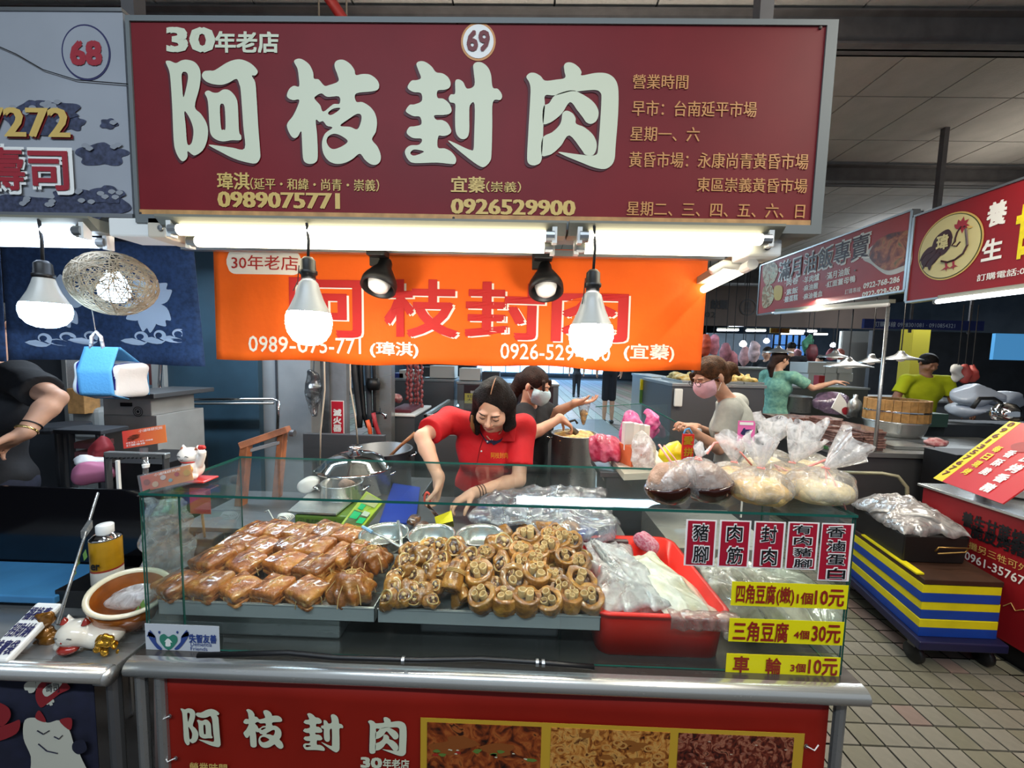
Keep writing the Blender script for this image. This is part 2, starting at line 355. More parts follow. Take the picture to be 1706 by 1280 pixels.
# ================================================================ SETTING
def st(o): o['kind'] = 'structure'; return o
st(MB().box((-7, -3, -.1), (13, 27, -.012)).out('floor', M('grout'), base=(0, 0, 0)))
fl = bpy.data.objects['floor']
def tileobj(w, d, m):
    b = MB(); g = .004; b.box((g, g, -.012), (w-g, d-g, 0)); o = b.out('tile', m, parent=fl); return o
protos = [tileobj(.1, .1, M(k)) for k in ('tile_a', 'tile_a', 'tile_b', 'tile_c')]; cnt = 0
free = [p for p in protos]
px_tiles = []
for j in range(60):
    for i in range(60):
        x, y = .85+i*.1, 1.3+j*.1
        d = np.array([x+.05, y+.05, 0])-CAM; zz = d@fwd
        if zz < .3: continue
        X_, Y_ = 853+F*d@rgt/zz, 640-F*d@upv/zz
        if X_ < 1720 and Y_ < 1300 and X_ > 1360 and Y_ > 940 and not (2.08 < x < 2.5 and y > 1.95) and not (x > 2.52 and y > 1.5): px_tiles.append((zz, i, j, x, y))
px_tiles.sort(); near = px_tiles[:296]; nearset = {(i, j) for _, i, j, _, _ in near}
for _, i, j, x, y in near:
    k = random.choice([0, 0, 0, 1, 2, 2, 2]+([3] if (i*7+j*3) % 4 == 0 else [0])); 
    o = free.pop(free.index(protos[k])) if protos[k] in free else protos[k].copy()
    if not o.users_collection: C.objects.link(o); o.parent = fl
    o.location = (x, y, random.uniform(-.0008, .0008))
for o in free: o.location = (.85+.1*random.randint(0, 3), 1.0, 0)
b = MB()
for j in range(45):
    for i in range(-8, 50):
        x, y = .85+i*.1, 1.3+j*.1
        if (i, j) not in nearset: b.add([(x+.004, y+.004, 0), (x+.096, y+.004, 0), (x+.096, y+.096, 0), (x+.004, y+.096, 0)], [(0, 1, 2, 3)], (i*5+j*3) % 3)
for j in range(62):
    for i in range(-20, 36):
        x, y = i*.3+.05, 5.8+j*.3; b.add([(x+.008, y+.008, 0), (x+.292, y+.008, 0), (x+.292, y+.292, 0), (x+.008, y+.292, 0)], [(0, 1, 2, 3)], (i*5+j*3) % 3)
tag(b.out('tile_field', [M('tile_a'), M('tile_b'), M('tile_c')], parent=fl), kind='stuff')
# walls of the hall
st(MB().box((-7.2, 26.8, -.1), (13.2, 27, 4)).out('wall_back', M('wallgrey')))
st(MB().box((-7.2, -3, -.1), (-7, 27, 4)).out('wall_left', M('wallgrey')))
st(MB().box((13, -3, -.1), (13.2, 27, 4)).out('wall_right', M('wallgrey')))
wn = st(MB().box((-3, 26.7, .3), (6, 26.78, 3.2)).out('far_glow_panel', mat('daylight', '#ffffff', .5, emit='#8cc4ff', es=5)))  # unseen glowing panel, added as the bright opening mirrored in the blue far floor
for k in range(10): MB().box((-3.03+k, 26.64, .3), (-2.97+k, 26.7, 3.2)).out('mullion', M('alu'), parent=wn)
# ceiling: panels 0.6 m with recessed joints
ce = st(MB().box((-7, -1.5, 3.66), (13, 27, 3.8)).out('ceiling', M('ceil_gap'), base=(0, 0, 3.6)))
first = MB().box((.006, .006, 3.64), (.594, .594, 3.66)).out('ceiling_panel', M('ceil'), parent=ce, base=(0, 0, 3.6)); k = 0; b = MB()
for j in range(-1, 18):
    for i in range(-8, 16):
        x, y = i*.6+.15, j*.6+.22
        d = np.array([x+.3, y+.3, 3.64])-CAM; zz = d@fwd; vis = False
        if zz > .1:
            X_, Y_ = 853+F*d@rgt/zz, 640-F*d@upv/zz; vis = -60 < X_ < 1760 and -60 < Y_ < 470 and not (250 < X_ < 1340 and 50 < Y_) and not (X_ < 200 and Y_ > 60)
        if vis and k < 295:
            o = first if k == 0 else first.copy(); k += 1
            if o is not first: C.objects.link(o); o.parent = ce
            o.location = (x, y, 0)
        else: b.box((x+.006, y+.006, 3.64), (x+.594, y+.594, 3.66))
tag(b.out('ceiling_panel_field', M('ceil'), parent=ce), kind='stuff')
for n, (y0, y1, z0) in enumerate([(2.42, 2.52, 3.42), (4.2, 4.34, 3.44), (9, 9.2, 3.3)]):
    b = MB().box((-7, y0, z0), (13, y1, z0+.012)).box((-7, y0, 3.60), (13, y1, 3.61)).box((-7, (y0+y1)/2-.006, z0), (13, (y0+y1)/2+.006, 3.6)); b.box((-7, y1-.012, z0), (13, y1, 3.6))
    st(b.out('trim_%d' % (n+1), M('beam')))
# red sprinkler pipe and hanger posts
a = P(530, -30, Z=3.5); c = P(575, 30, Z=3.4)
tag(MB().tube([(a[0]-.3, a[1]-.8, 3.5), (a[0], a[1], 3.5), (c[0], c[1], 3.38), (c[0]+.02, c[1]+.3, 3.0)], .03, 10).out('sprinkler_pipe', M('red_paint'), smooth=True), 'red painted sprinkler pipe under the ceiling behind the big red sign', 'pipe')
def post(px, py, Z, z0, lab):
    q = P(px, py, Y=Z); tag(MB().box((q[0]-.02, Z, z0), (q[0]+.02, Z+.04, 3.64)).out('hanger_post', M('beam')), lab, 'post')
post(1278, 15, 1.25, 2.3, 'thin dark hanger post rising behind the right part of the red sign'); post(212, 10, 1.25, 2.3, 'dark hanger post above the joint of the white and red signs')
post(1567, 325, 3.6, 2.7, 'dark hanger post above the pink and red signs on the right')
# ================================================================ MAIN SIGN
GL = {}
GL['a'] = [[(85,150),(130,140),(195,162),(260,135),(320,128),(400,150),(450,210),(462,290),(440,420),(385,605),(450,680),(505,770),(520,860),(500,970),(450,1060),(370,1110),(330,1100),(285,1070),(280,1130),(240,1172),(200,1160),(155,1080),(135,960),(135,600),(128,320),(115,230)],
 [(255,275),(290,250),(320,275),(315,350),(265,510),(255,400)], [(268,655),(320,720),(355,820),(355,900),(330,985),(285,990),(275,800)],
 [(475,290),(500,245),(560,235),(620,230),(750,155),(850,122),(930,125),(1020,165),(1085,235),(1060,280),(1020,285),(1055,350),(1065,500),(1075,800),(1088,1050),(1085,1130),(1040,1185),(950,1180),(800,1140),(650,1070),(520,1000),(640,1008),(780,1025),(918,1030),(910,800),(895,450),(880,370),(850,318),(760,360),(680,380),(580,370),(510,340)],
 [(500,465),(540,438),(590,458),(645,458),(710,425),(780,440),(840,510),(858,600),(862,850),(884,900),(875,945),(780,948),(680,962),(600,940),(550,890),(538,800),(530,550)], [(660,610),(685,572),(712,610),(714,820),(690,838),(665,820)]]
GL['zhi'] = [[(165,150),(205,122),(260,130),(330,180),(370,260),(378,320),(430,330),(487,390),(540,385),(640,345),(632,280),(605,210),(605,160),(640,132),(700,130),(770,170),(815,230),(830,280),(900,270),(980,275),(1050,320),(1080,375),(1065,425),(1000,445),(830,468),(832,550),(900,555),(980,600),(1035,670),(1055,760),(1040,860),(1000,935),(1060,1010),(1095,1100),(1085,1165),(1040,1198),(980,1190),(920,1145),(865,1085),(780,1145),(690,1185),(600,1193),(520,1160),(465,1080),(455,970),(490,880),(570,820),(510,800),(470,755),(430,762),(390,745),(402,900),(405,1120),(380,1180),(325,1198),(270,1185),(242,1130),(235,950),(228,860),(190,915),(150,932),(110,900),(75,820),(85,770),(150,690),(215,545),(150,542),(100,525),(80,490),(110,425),(160,395),(215,400),(212,300),(200,220)],
 [(385,505),(455,470),(520,505),(645,500),(650,572),(580,580),(475,655),(440,590),(388,535)], [(530,660),(580,625),(650,615),(648,635),(590,675),(550,690),(528,680)],
 [(655,797),(760,720),(840,675),(885,690),(880,760),(840,832),(760,808)], [(510,930),(550,892),(610,883),(680,910),(735,955),(690,1000),(600,1038),(545,1030),(508,980)]]
GL['feng'] = [[(180,180),(210,152),(270,155),(340,200),(390,258),(460,270),(520,310),(547,370),(530,415),(480,435),(408,445),(408,515),(470,525),(530,570),(560,635),(540,675),(470,690),(375,695),(395,738),(460,742),(520,775),(558,850),(530,890),(470,905),(420,908),(415,1022),(490,1032),(560,1065),(612,1130),(605,1185),(560,1192),(400,1180),(170,1188),(100,1160),(60,1090),(70,1040),(120,1005),(200,1000),(238,970),(235,935),(150,930),(90,895),(78,860),(110,815),(165,808),(235,785),(220,712),(150,705),(80,670),(70,640),(110,590),(160,585),(238,550),(230,472),(150,460),(95,430),(90,395),(130,345),(180,340),(228,318),(205,250)],
 [(120,1075),(150,1050),(200,1050),(265,1068),(200,1100),(150,1110),(122,1095)],
 [(595,350),(630,328),(680,355),(722,420),(800,385),(790,250),(785,185),(820,155),(880,160),(940,205),(975,280),(995,405),(1050,420),(1095,480),(1080,530),(1000,552),(998,800),(995,1080),(980,1160),(920,1218),(860,1205),(760,1140),(640,1050),(560,985),(528,950),(600,975),(700,1020),(770,1045),(800,1035),(805,900),(805,580),(755,590),(750,700),(752,840),(735,910),(690,935),(640,915),(605,850),(597,700),(597,580),(545,560),(527,520),(550,480),(595,470)]]
GL['rou'] = [[(130,310),(165,272),(220,270),(280,300),(330,345),(440,335),(538,315),(530,250),(525,190),(560,162),(620,170),(680,210),(710,255),(715,290),(850,265),(960,265),(1040,300),(1090,370),(1108,480),(1112,700),(1100,1000),(1095,1130),(1060,1200),(990,1235),(880,1220),(740,1170),(580,1110),(492,1065),(640,1080),(780,1095),(860,1098),(905,1080),(915,1020),(925,800),(930,520),(915,460),(870,435),(780,438),(670,450),(600,450),(440,492),(335,495),(335,600),(325,780),(325,930),(318,1100),(315,1150),(290,1190),(230,1208),(180,1190),(160,1130),(165,900),(175,600),(178,430),(160,360)]]
GL['rou2'] = [[(440,492),(600,440),(700,465),(830,540),(895,620),(905,690),(880,750),(830,775),(780,760),(740,710),(680,640),(600,558),(520,670),(440,740),(375,775),(320,772),(320,610),(380,570)]]
GL['rou3'] = [[(525,670),(570,645),(630,670),(665,720),(672,775),(760,810),(850,880),(895,960),(895,1040),(860,1095),(780,1088),(740,1040),(605,895),(520,1000),(440,1075),(380,1102),(315,1098),(320,925),(420,865),(490,800),(515,745)]]
GM = {k: flatmesh(v, 4) for k, v in GL.items()}
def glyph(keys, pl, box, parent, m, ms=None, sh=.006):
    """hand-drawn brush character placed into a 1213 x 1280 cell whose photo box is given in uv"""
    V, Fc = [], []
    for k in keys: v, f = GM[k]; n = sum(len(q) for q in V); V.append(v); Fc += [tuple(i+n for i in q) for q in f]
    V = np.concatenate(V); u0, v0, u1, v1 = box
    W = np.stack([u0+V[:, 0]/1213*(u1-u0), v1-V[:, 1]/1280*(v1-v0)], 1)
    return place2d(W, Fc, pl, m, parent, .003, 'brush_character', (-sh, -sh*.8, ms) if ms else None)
sp = YP(1.0)
sg = T('stall_sign', 'big dark red signboard with four large cream brush characters and 69', 'sign', (-.1, 1.0, 1.92))
u0, v1 = sp.uv(215, 30); u1, v0 = sp.uv(1362, 377); u0 = sp.uv(222, 200)[0]; u1 = sp.uv(1372, 200)[0]
MB().slab(sp, u0+.006, v0+.012, u1-.012, v1-.008, .02, 0).out('panel', M('signred'), sg)
b = MB()
for (a0, c0, a1, c1) in ((u0-.004, v0-.02, u1+.014, v0+.001), (u0-.004, v1-.009, u1+.014, v1+.004), (u0-.004, v0+.001, u0+.006, v1-.009), (u1-.012, v0+.001, u1+.014, v1-.009)): b.slab(sp, a0, c0, a1, c1, .05, .004)
b.slab(sp, u0, v0-.018, u1+.012, v1, .09, -.045); b.out('frame', mat('frame_grey', '#6f7474', .6, .2), sg)
MB().slab(sp, u0+.007, v0+.001, u1-.013, v0+.013, .018, .003).out('wooden_strip', M('wood_pale'), sg)
GXY = [(('a',), 270, 90), (('zhi',), 470, 90), (('feng',), 670, 90), (('rou', 'rou2', 'rou3'), 860, 90)]
for ks, gx, gy in GXY:
    a = sp.uv(gx, gy+190); c = sp.uv(gx+180, gy); cx = sp.uv(gx+90, gy+95)
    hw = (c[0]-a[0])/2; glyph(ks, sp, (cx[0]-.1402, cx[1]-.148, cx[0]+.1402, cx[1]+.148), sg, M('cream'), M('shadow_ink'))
B1, B2 = (.012, .004), (.02, .016)
_pd = place2d
def text(s, pl, box, m, parent, off=.0012, bold=None, px=True, name='lettering', shear=0, sp=1.0, vert=False, shadow=None, conform=None, line=1.15):
    V, Fc = txmesh(s, 0, shear, sp, vert, line)
    if px:
        xc, yc = (box[0]+box[2])/2, (box[1]+box[3])/2
        a0, d1 = pl.uv(box[0], yc)[0], pl.uv(xc, box[1])[1]; a1, d0 = pl.uv(box[2], yc)[0], pl.uv(xc, box[3])[1]
    else: a0, d0, a1, d1 = box
    mn, mx = V.min(0), V.max(0); S = np.array([a1-a0, d1-d0])/np.maximum(mx-mn, 1e-6); W = (V-mn)*S+[a0, d0]
    if bold:
        bx, by = bold if hasattr(bold, '__len__') else (bold, bold); n = len(W); Ws, Fs = [W], list(Fc); k = 0
        for dx, dy in ((1, 1), (-1, 1), (1, -1), (-1, -1)):
            k += 1; Ws.append(W+np.array([dx*bx, dy*by])*S); Fs += [tuple(i+n*k for i in f) for f in Fc]
        W, Fc = np.concatenate(Ws), Fs
        st_ = np.repeat(np.arange(5), n)*.0002; cf0 = conform or (lambda u, v: 0); it = iter(st_.tolist()*2)
        return place2d(W, Fc, pl, m, parent, off, name, shadow, lambda u, v: cf0(u, v)+next(it))
    return place2d(W, Fc, pl, m, parent, off, name, shadow, conform)
text('30', sp, (281, 48, 356, 86), M('cream'), sg, bold=.04); text('年老店', sp, (360, 54, 464, 88), M('cream'), sg, bold=.03)
def disc(pl, px, py, rpx, m, parent, off, name='roundel', ry=None):
    c = pl.uv(px, py); r = abs(pl.uv(px+rpx, py)[0]-c[0]); r2 = r*(ry or 1)
    return MB().poly(pl, [(c[0]+r*math.cos(q), c[1]+r2*math.sin(q)) for q in [2*math.pi*k/40 for k in range(40)]], .001, off).out(name, m, parent)
disc(sp, 797, 70, 29, M('orange_ink'), sg, .0012, ry=1.04); disc(sp, 797, 70, 25.5, M('white'), sg, .002, ry=1.04); text('69', sp, (779, 53, 815, 86), mat('maroon', '#6b1418', .5), sg, off=.003, bold=.03)
R_ = [('營業時間', 1054, 125, 1146, 149), ('早市：台南延平市場', 1053, 169, 1260, 195), ('星期一、六', 1050, 212, 1165, 236), ('黃昏市場：永康尚青黃昏市場', 1048, 255, 1346, 281), ('東區崇義黃昏市場', 1161, 297, 1344, 321), ('星期二、三、四、五、六、日', 1044, 338, 1340, 362)]
for s, *bx in R_: text(s, sp, bx, M('orange_ink'), sg, bold=B1)
text('瑋淇', sp, (363, 288, 416, 316), M('gold_ink'), sg, bold=B2); text('（延平・和緯・尚青・崇義）', sp, (418, 298, 632, 318), M('gold_ink'), sg, bold=B1); text('0989075771', sp, (365, 321, 565, 347), M('gold_ink'), sg, bold=(.045, .01))
text('宜蓁', sp, (752, 295, 808, 321), M('gold_ink'), sg, bold=B2); text('（崇義）', sp, (810, 303, 868, 321), M('gold_ink'), sg, bold=B1); text('0926529900', sp, (753, 333, 957, 358), M('gold_ink'), sg, bold=(.045, .01))
for px, py in ((226, 34), (762, 38), (1366, 47), (236, 356), (756, 364), (1352, 372)):
    q = sp.at(px, py); MB().lathe(q, [(.004, .0), (.0035, .003), (0, .004)], 10, axis=(0, -1, 0)).out('screw', mat('rust', '#3a2a22', .6), sg)
# ================================================================ LEFT WHITE SIGN
s68 = T('neighbour_sign', 'pale grey signboard with dark wave print and the number 68', 'sign', (-1.3, 1.0, 1.9))
pw = YP(1.004); a = pw.uv(216, 200)[0]; top = pw.uv(216, 20)[1]; bot = pw.uv(230, 357)[1]
MB().slab(pw, -2.1, bot, a-.004, top, .02, 0).out('panel', mat('offwhite_sign', '#9da0a6', .4, var=.06, vs=4), s68)
MB().slab(pw, -2.1, bot-.01, a-.003, bot+.0, .04, .003).slab(pw, -2.1, top, a-.003, top+.008, .04, .003).out('frame', M('alu'), s68)
mat('wave_ink', '#3a3f55', .5, var=.4, vs=90); mat('wave_pale', '#8f9298', .5)
def wave(cx, cy, w, h, seed):
    r = random.Random(seed); V = []
    n = 26
    for k in range(n):
        q = 2*math.pi*k/n; f = 1+.12*math.sin(5*q+seed)+.08*r.uniform(-1, 1); V.append((cx+w*math.cos(q)*f, cy+h*math.sin(q)*f))
    return V
for i, (px, py, wpx, hpx) in enumerate([(170, 258, 42, 17), (120, 205, 22, 12), (182, 207, 14, 8), (150, 340, 70, 24), (40, 345, 70, 18), (85, 185, 50, 14), (60, 200, 50, 26), (180, 325, 30, 14)]):
    c = pw.uv(px, py); k = 1/F; V, Fc = flatmesh([wave(c[0], c[1], wpx*k, hpx*k, i)], 3); place2d(V, Fc, pw, M('wave_ink'), s68, .001+i*.0003, 'wave_print')
    for j in range(int(wpx/9)):
        r = random.Random(i*31+j); cc = (c[0]+r.uniform(-.8, .8)*wpx*k, c[1]+r.uniform(0, .9)*hpx*k); V, Fc = flatmesh([[(cc[0]+.010*math.cos(q)*(1 if q < 4 else .6), cc[1]+.006*math.sin(q)) for q in [2*math.pi*z/9 for z in range(9)]]], 2); place2d(V, Fc, pw, M('wave_pale'), s68, .004+j*.0001, 'foam_print')
c = pw.uv(144, 88)
for r0, m_, of in ((.0625, mat('navy_ink', '#2a2a55', .5), .0012), (.0585, M('offwhite_sign'), .0018)): MB().poly(pw, [(c[0]+r0*math.cos(q), c[1]+r0*1.06*math.sin(q)) for q in [2*math.pi*k/44 for k in range(44)]], .001, of).out('roundel', m_, s68)
text('68', pw, (121, 71, 170, 109), mat('red_ink', '#9c2733', .5), s68, off=.003, bold=.04)
text('7272', pw, (-22, 182, 118, 230), M('gold_ink'), s68, off=.0055, bold=(.035, .01), shadow=(.003, -.003, M('maroon'))); text('壽司', pw, (-30, 246, 122, 322), M('white'), s68, off=.0054, bold=.05); text('壽司', pw, (-26, 250, 118, 318), M('red_ink'), s68, off=.0075, bold=.02)
q = [pw.pt(*pw.uv(x, y), .004) for x, y in ((-20, 70), (30, 92), (75, 118), (130, 135), (216, 142))]
tag(MB().tube(q, .0012, 5).out('loose_wire', M('cord')), 'thin dark wire sagging across the pale signboard', 'wire')
# ================================================================ LIGHT FITTINGS
mat('batten', '#7e7c6e', .45)
def batten(px0, px1, py_t, Y, lab, cool=False, tubes=((.0, -.012),), slope=0, tm=None, name='tube_light'):
    a = P(px0, py_t, Y); c = P(px1, py_t, Y); z = (a[2]+c[2])/2; x0, x1 = a[0], c[0]
    t = T(name, lab, 'light', ((x0+x1)/2, Y, z-.06), 'tube lights under the stall signs')
    b = MB(); prof = [(-.045, 0), (-.045, -.006), (-.02, -.03), (.02, -.03), (.06, -.006), (.06, 0)]
    V = [(x, Y+y, z+zz) for x in (x0, x1) for y, zz in prof]; n = 6
    b.add(V, [(i, i+1, i+1+n, i+n) for i in range(n-1)]+[tuple(range(n)), tuple(range(2*n-1, n-1, -1)), (0, n, 2*n-1, n-1)]); b.out('reflector', M('batten'), t)
    for dy, dz in tubes:
        yy = Y-.03+dy; zz = z-.034+dz; r = .0135
        MB().tube([(x0+.05, yy, zz), (x1-.05, yy, zz)], r, 14).out('tube', tm or M('tube_cool' if cool else 'tube_warm'), t, smooth=True)
        for xe, s_ in ((x0+.05, -1), (x1-.05, 1)):
            MB().tube([(xe, yy, zz), (xe+s_*.022, yy, zz)], r*1.04, 12).out('end_cap', M('alu'), t)
            MB().box((xe+s_*.022-.006, yy-.008, zz-.018), (xe+s_*.022+.006, yy+.012, z-.004)).out('tube_holder', M('white_plastic'), t)
    return t
batten(284, 941, 372, 1.02, 'long warm tube light under the left two thirds of the red sign', tubes=((0, 0), (.055, -.014)))
batten(945, 1290, 380, 1.02, 'shorter warm tube light under the right end of the red sign', tubes=((0, 0), (.055, -.014)))
batten(-60, 178, 368, 1.02, 'bluish tube light under the pale signboard at far left', cool=True, tubes=((0, 0), (.055, -.014)))
# junction box between the fittings
q0 = P(188, 395, 1.01); q1 = P(283, 366, 1.01)
t = T('junction_box', 'white plastic junction box between the two tube lights', 'box', (q0[0], 1.01, q0[2]))
MB().box((q0[0], 1.0, q0[2]), (q1[0]-.045, 1.09, q1[2])).out('housing', M('white_plastic'), t, bev=.004); MB().box((q1[0]-.048, .996, q0[2]-.003), (q1[0], 1.09, q1[2]+.002)).out('cover', mat('beige', '#cfc3b0', .5), t, bev=.004)
qs = P(268, 380, .995); MB().lathe(qs, [(.007, 0), (.007, .003), (0, .004)], 12, axis=(0, -1, 0)).out('screw', M('alu'), t)
# slanting tube at the right end, running back under the sign
a = P(1254, 440, 1.05); c = P(1165, 486, 1.45)
t = T('tube_light', 'slanting tube light running back at the right end of the red sign', 'light', tuple(a), 'tube lights under the stall signs')
a = np.array(a); c = np.array(c); dd = (c-a)/np.linalg.norm(c-a)
MB().tube([a+dd*.04, c], .013, 12).out('tube', M('tube_warm'), t, smooth=True); MB().tube([a, a+dd*.05], .0145, 12).out('end_cap', M('white_plastic'), t)
MB().obox((a+c)/2+np.array([0, .01, .03]), (c-a)/2, (.025, 0, 0), (0, 0, .012)).out('batten_body', M('batten'), t)
t = T('ballast_box', 'white ballast box under the right corner of the red sign', 'box', P(1280, 432, 1.04))
q0 = P(1238, 430, 1.04); q1 = P(1296, 402, 1.04); MB().box((q0[0], 1.02, q0[2]), (q1[0], 1.1, q1[2])).out('housing', M('white_plastic'), t, bev=.006)
MB().lathe(P(1278, 412, 1.018), [(.008, 0), (.008, .004), (0, .004)], 12, axis=(0, -1, 0)).out('socket', M('black'), t)
MB().tube([P(1185, 452, 1.12), P(1205, 440, 1.12), P(1240, 445, 1.1)], .012, 10).out('conduit', M('white_plastic'), t, smooth=True)
# hanging bulbs
def bulb(px, ytop, ysock, yneck, ymid, ybot, Y, lab, m, cx2=None, rpx=39):
    at = lambda y: P(px, y, Y); zt, zs, zn, zm, zb = [at(y)[2] for y in (ytop, ysock, yneck, ymid, ybot)]; x = at(ymid)[0]; k = Y/F; r = rpx*k
    t = T('hanging_bulb', lab, 'lamp', (x, Y, zb))
    if px < 100: pass
    MB().tube([(x-.002, Y, zt), (x+.002, Y, (zt+zs)/2), (x, Y, zs)], .0035, 8).out('cord', M('cord'), t, smooth=True)
    MB().lathe((x, Y, 0), [(.001, zs+.004), (.010, zs+.002), (.017, zs-.006), (.018, zs-.03), (.021, zs-.032), (.021, zs-.04), (.017, zs-.043), (.0165, zn), (.001, zn)], 20).out('socket', M('black'), t, smooth=True)
    MB().tube([(x-.02, Y-.006, zs-.02), (x-.023, Y-.008, zs-.06), (x-.028, Y-.02, zs-.085)], .0012, 5).out('pull_chain', M('cord'), t)
    h = zn-zm
    MB().lathe((x, Y, 0), [(.017, zn), (r*.42, zn-h*.08), (r*.48, zn-h*.25), (r*.62, zn-h*.55), (r*.82, zn-h*.85), (r*.93, zm)], 32).out('bulb_body', mat('bulb_grey', '#aeb0ac', .35), t, smooth=True)
    g = zm-zb; MB().lathe((x, Y, 0), [(r*.93, zm), (r*.99, zm-g*.15), (r, zm-g*.35), (r*.93, zm-g*.6), (r*.7, zm-g*.84), (r*.38, zm-g*.97), (.0005, zb)], 32).out('globe', m, t, smooth=True)
bulb(515, 372, 430, 468, 521, 576, .98, 'lit bulb on a black cord before the left part of the orange banner', M('bulb_warm'), rpx=35)
bulb(985, 377, 451, 488, 542, 597, .98, 'lit bulb on a black cord before the right part of the orange banner', M('bulb_warm'), rpx=36)
bulb(76, 366, 436, 462, 506, 547, .98, 'cool white bulb hanging at far left before the blue curtain', M('bulb_cool'), rpx=31)
# clip spotlights on a rail
a = P(600, 421, 1.3); c = P(945, 428, 1.3)
tag(MB().box((-1.15, 1.30, a[2]), (.66, 1.325, a[2]+.02)).out('curtain_rail', M('alu')), 'aluminium rail behind the tube lights carrying the spotlights', 'rail')
def spot(px, py, tilt, lab):
    c = np.array(P(px, py, 1.27)); t = T('spotlight', lab, 'lamp', c, 'black spotlights on the rail')
    ax = np.array([math.sin(tilt), -.55, -1]); ax /= np.linalg.norm(ax); o = c-ax*.05
    MB().lathe(o, [(.0, -.03), (.018, -.03), (.022, -.02), (.024, 0), (.036, .02), (.052, .05), (.056, .062), (.056, .085), (.05, .085), (.046, .06), (.02, .02)], 28, axis=ax).out('shade', M('black'), t, smooth=True)
    MB().lathe(o, [(.012, .01), (.02, .03), (.033, .05), (.036, .066), (.03, .086), (.016, .096), (.0, .099)], 24, axis=ax).out('globe', M('bulb_off_glow'), t, smooth=True)
    MB().box((c[0]-.045, 1.29, o[2]+.005), (c[0]-.01, 1.31, o[2]+.07)).box((c[0]-.04, 1.25, o[2]+.03), (c[0]+.02, 1.30, o[2]+.05)).out('bracket', M('black'), t, bev=.003)
spot(634, 466, -.08, 'black spotlight on the rail above the second banner character'); spot(909, 472, .05, 'black spotlight on the rail right of the banner centre')
# ================================================================ ORANGE BANNER
mat('orange_cloth', '#ff6400', .8, var=.10, vs=3, bump=.25, bs=25)
bu0, bu1 = P(360, 500, 1.4)[0], P(1176, 500, 1.4)[0]; bz1 = P(760, 414, 1.4)[2]; bz0 = P(760, 609, 1.4)[2]
def bdisp(x, z=None): return .012*math.sin(x*9+1)+.006*math.sin(x*23)+.004*math.sin(x*41+2)
def bfn(i, j):
    x = bu0+(bu1-bu0)*i; zt = bz1+.004*math.sin(x*14); z = zt+(bz0-bz1)*j+.004*math.sin(x*7+2)*j
    return (x, 1.4+bdisp(x)*(.4+.6*j), z)
V, Fc = grid(bfn, 80, 12)
bn = raw('hanging_banner', V, Fc, M('orange_cloth'), smooth=True, base=(-.2, 1.4, bz0)); tag(bn, 'bright orange cloth banner with red and white brush characters', 'banner'); solid(bn, .002, -1)
bp = YP(1.4); cf = lambda u, v: -bdisp(u)*(.4+.6*np.clip((bz1-v)/(bz1-bz0), 0, 1))+.0015
mat('banner_red', '#c4201c', .7); mat('banner_white', '#f4ecdc', .7); mat('banner_redink', '#b5291c', .7)
for s, bx in (('阿', (488, 466, 612, 560)), ('枝', (642, 469, 762, 560)), ('封', (778, 473, 905, 564)), ('肉', (922, 478, 1042, 568))):
    text(s, bp, bx, M('banner_white'), bn, off=.002, bold=(.018, .02), conform=lambda u, v: cf(u, v)+.0, name='character_outline').location = (.008, 0, -.005)
    text(s, bp, bx, M('banner_red'), bn, off=.004, bold=(.020, .024), conform=cf, name='character')
text('0989-075-771', bp, (419, 562, 601, 588), M('banner_white'), bn, conform=cf, off=.003, bold=.008); text('(瑋淇)', bp, (617, 570, 699, 596), M('banner_white'), bn, conform=cf, off=.003, bold=.02)
text('0926-529-900', bp, (834, 574, 1016, 600), M('banner_white'), bn, conform=cf, off=.003, bold=.008); text('(宜蓁)', bp, (1038, 574, 1121, 602), M('banner_white'), bn, conform=cf, off=.003, bold=.02)
a = bp.uv(380, 457); c = bp.uv(503, 419); pts = []
for cx, cy, q0 in ((c[0]-.035, c[1]-.035, 0), (a[0]+.035, c[1]-.035, 90), (a[0]+.035, a[1]+.035, 180), (c[0]-.035, a[1]+.035, 270)):
    pts += [(cx+.035*math.cos(math.radians(q0+k*18)), cy+.035*math.sin(math.radians(q0+k*18))) for k in range(6)]
V, Fc = flatmesh([pts]); nn = 30
b = MB(); W = [(a[0]+(c[0]-a[0])*i/nn) for i in range(nn+1)]
for i in range(nn):
    def hh(x): e = min(x-a[0], c[0]-x); return 0 if e >= .035 else .035-math.sqrt(max(.035**2-(.035-e)**2, 0))
    x0, x1 = W[i], W[i+1]; g = lambda x, z: bp.pt(x, z, .003+cf(x, z))
    b.quad(g(x0, a[1]+hh(x0)), g(x1, a[1]+hh(x1)), g(x1, c[1]-hh(x1)), g(x0, c[1]-hh(x0)))
b.out('label_patch', M('banner_white'), bn); text('30年老店', bp, (389, 427, 498, 451), M('banner_redink'), bn, off=.005, conform=cf, bold=.004)
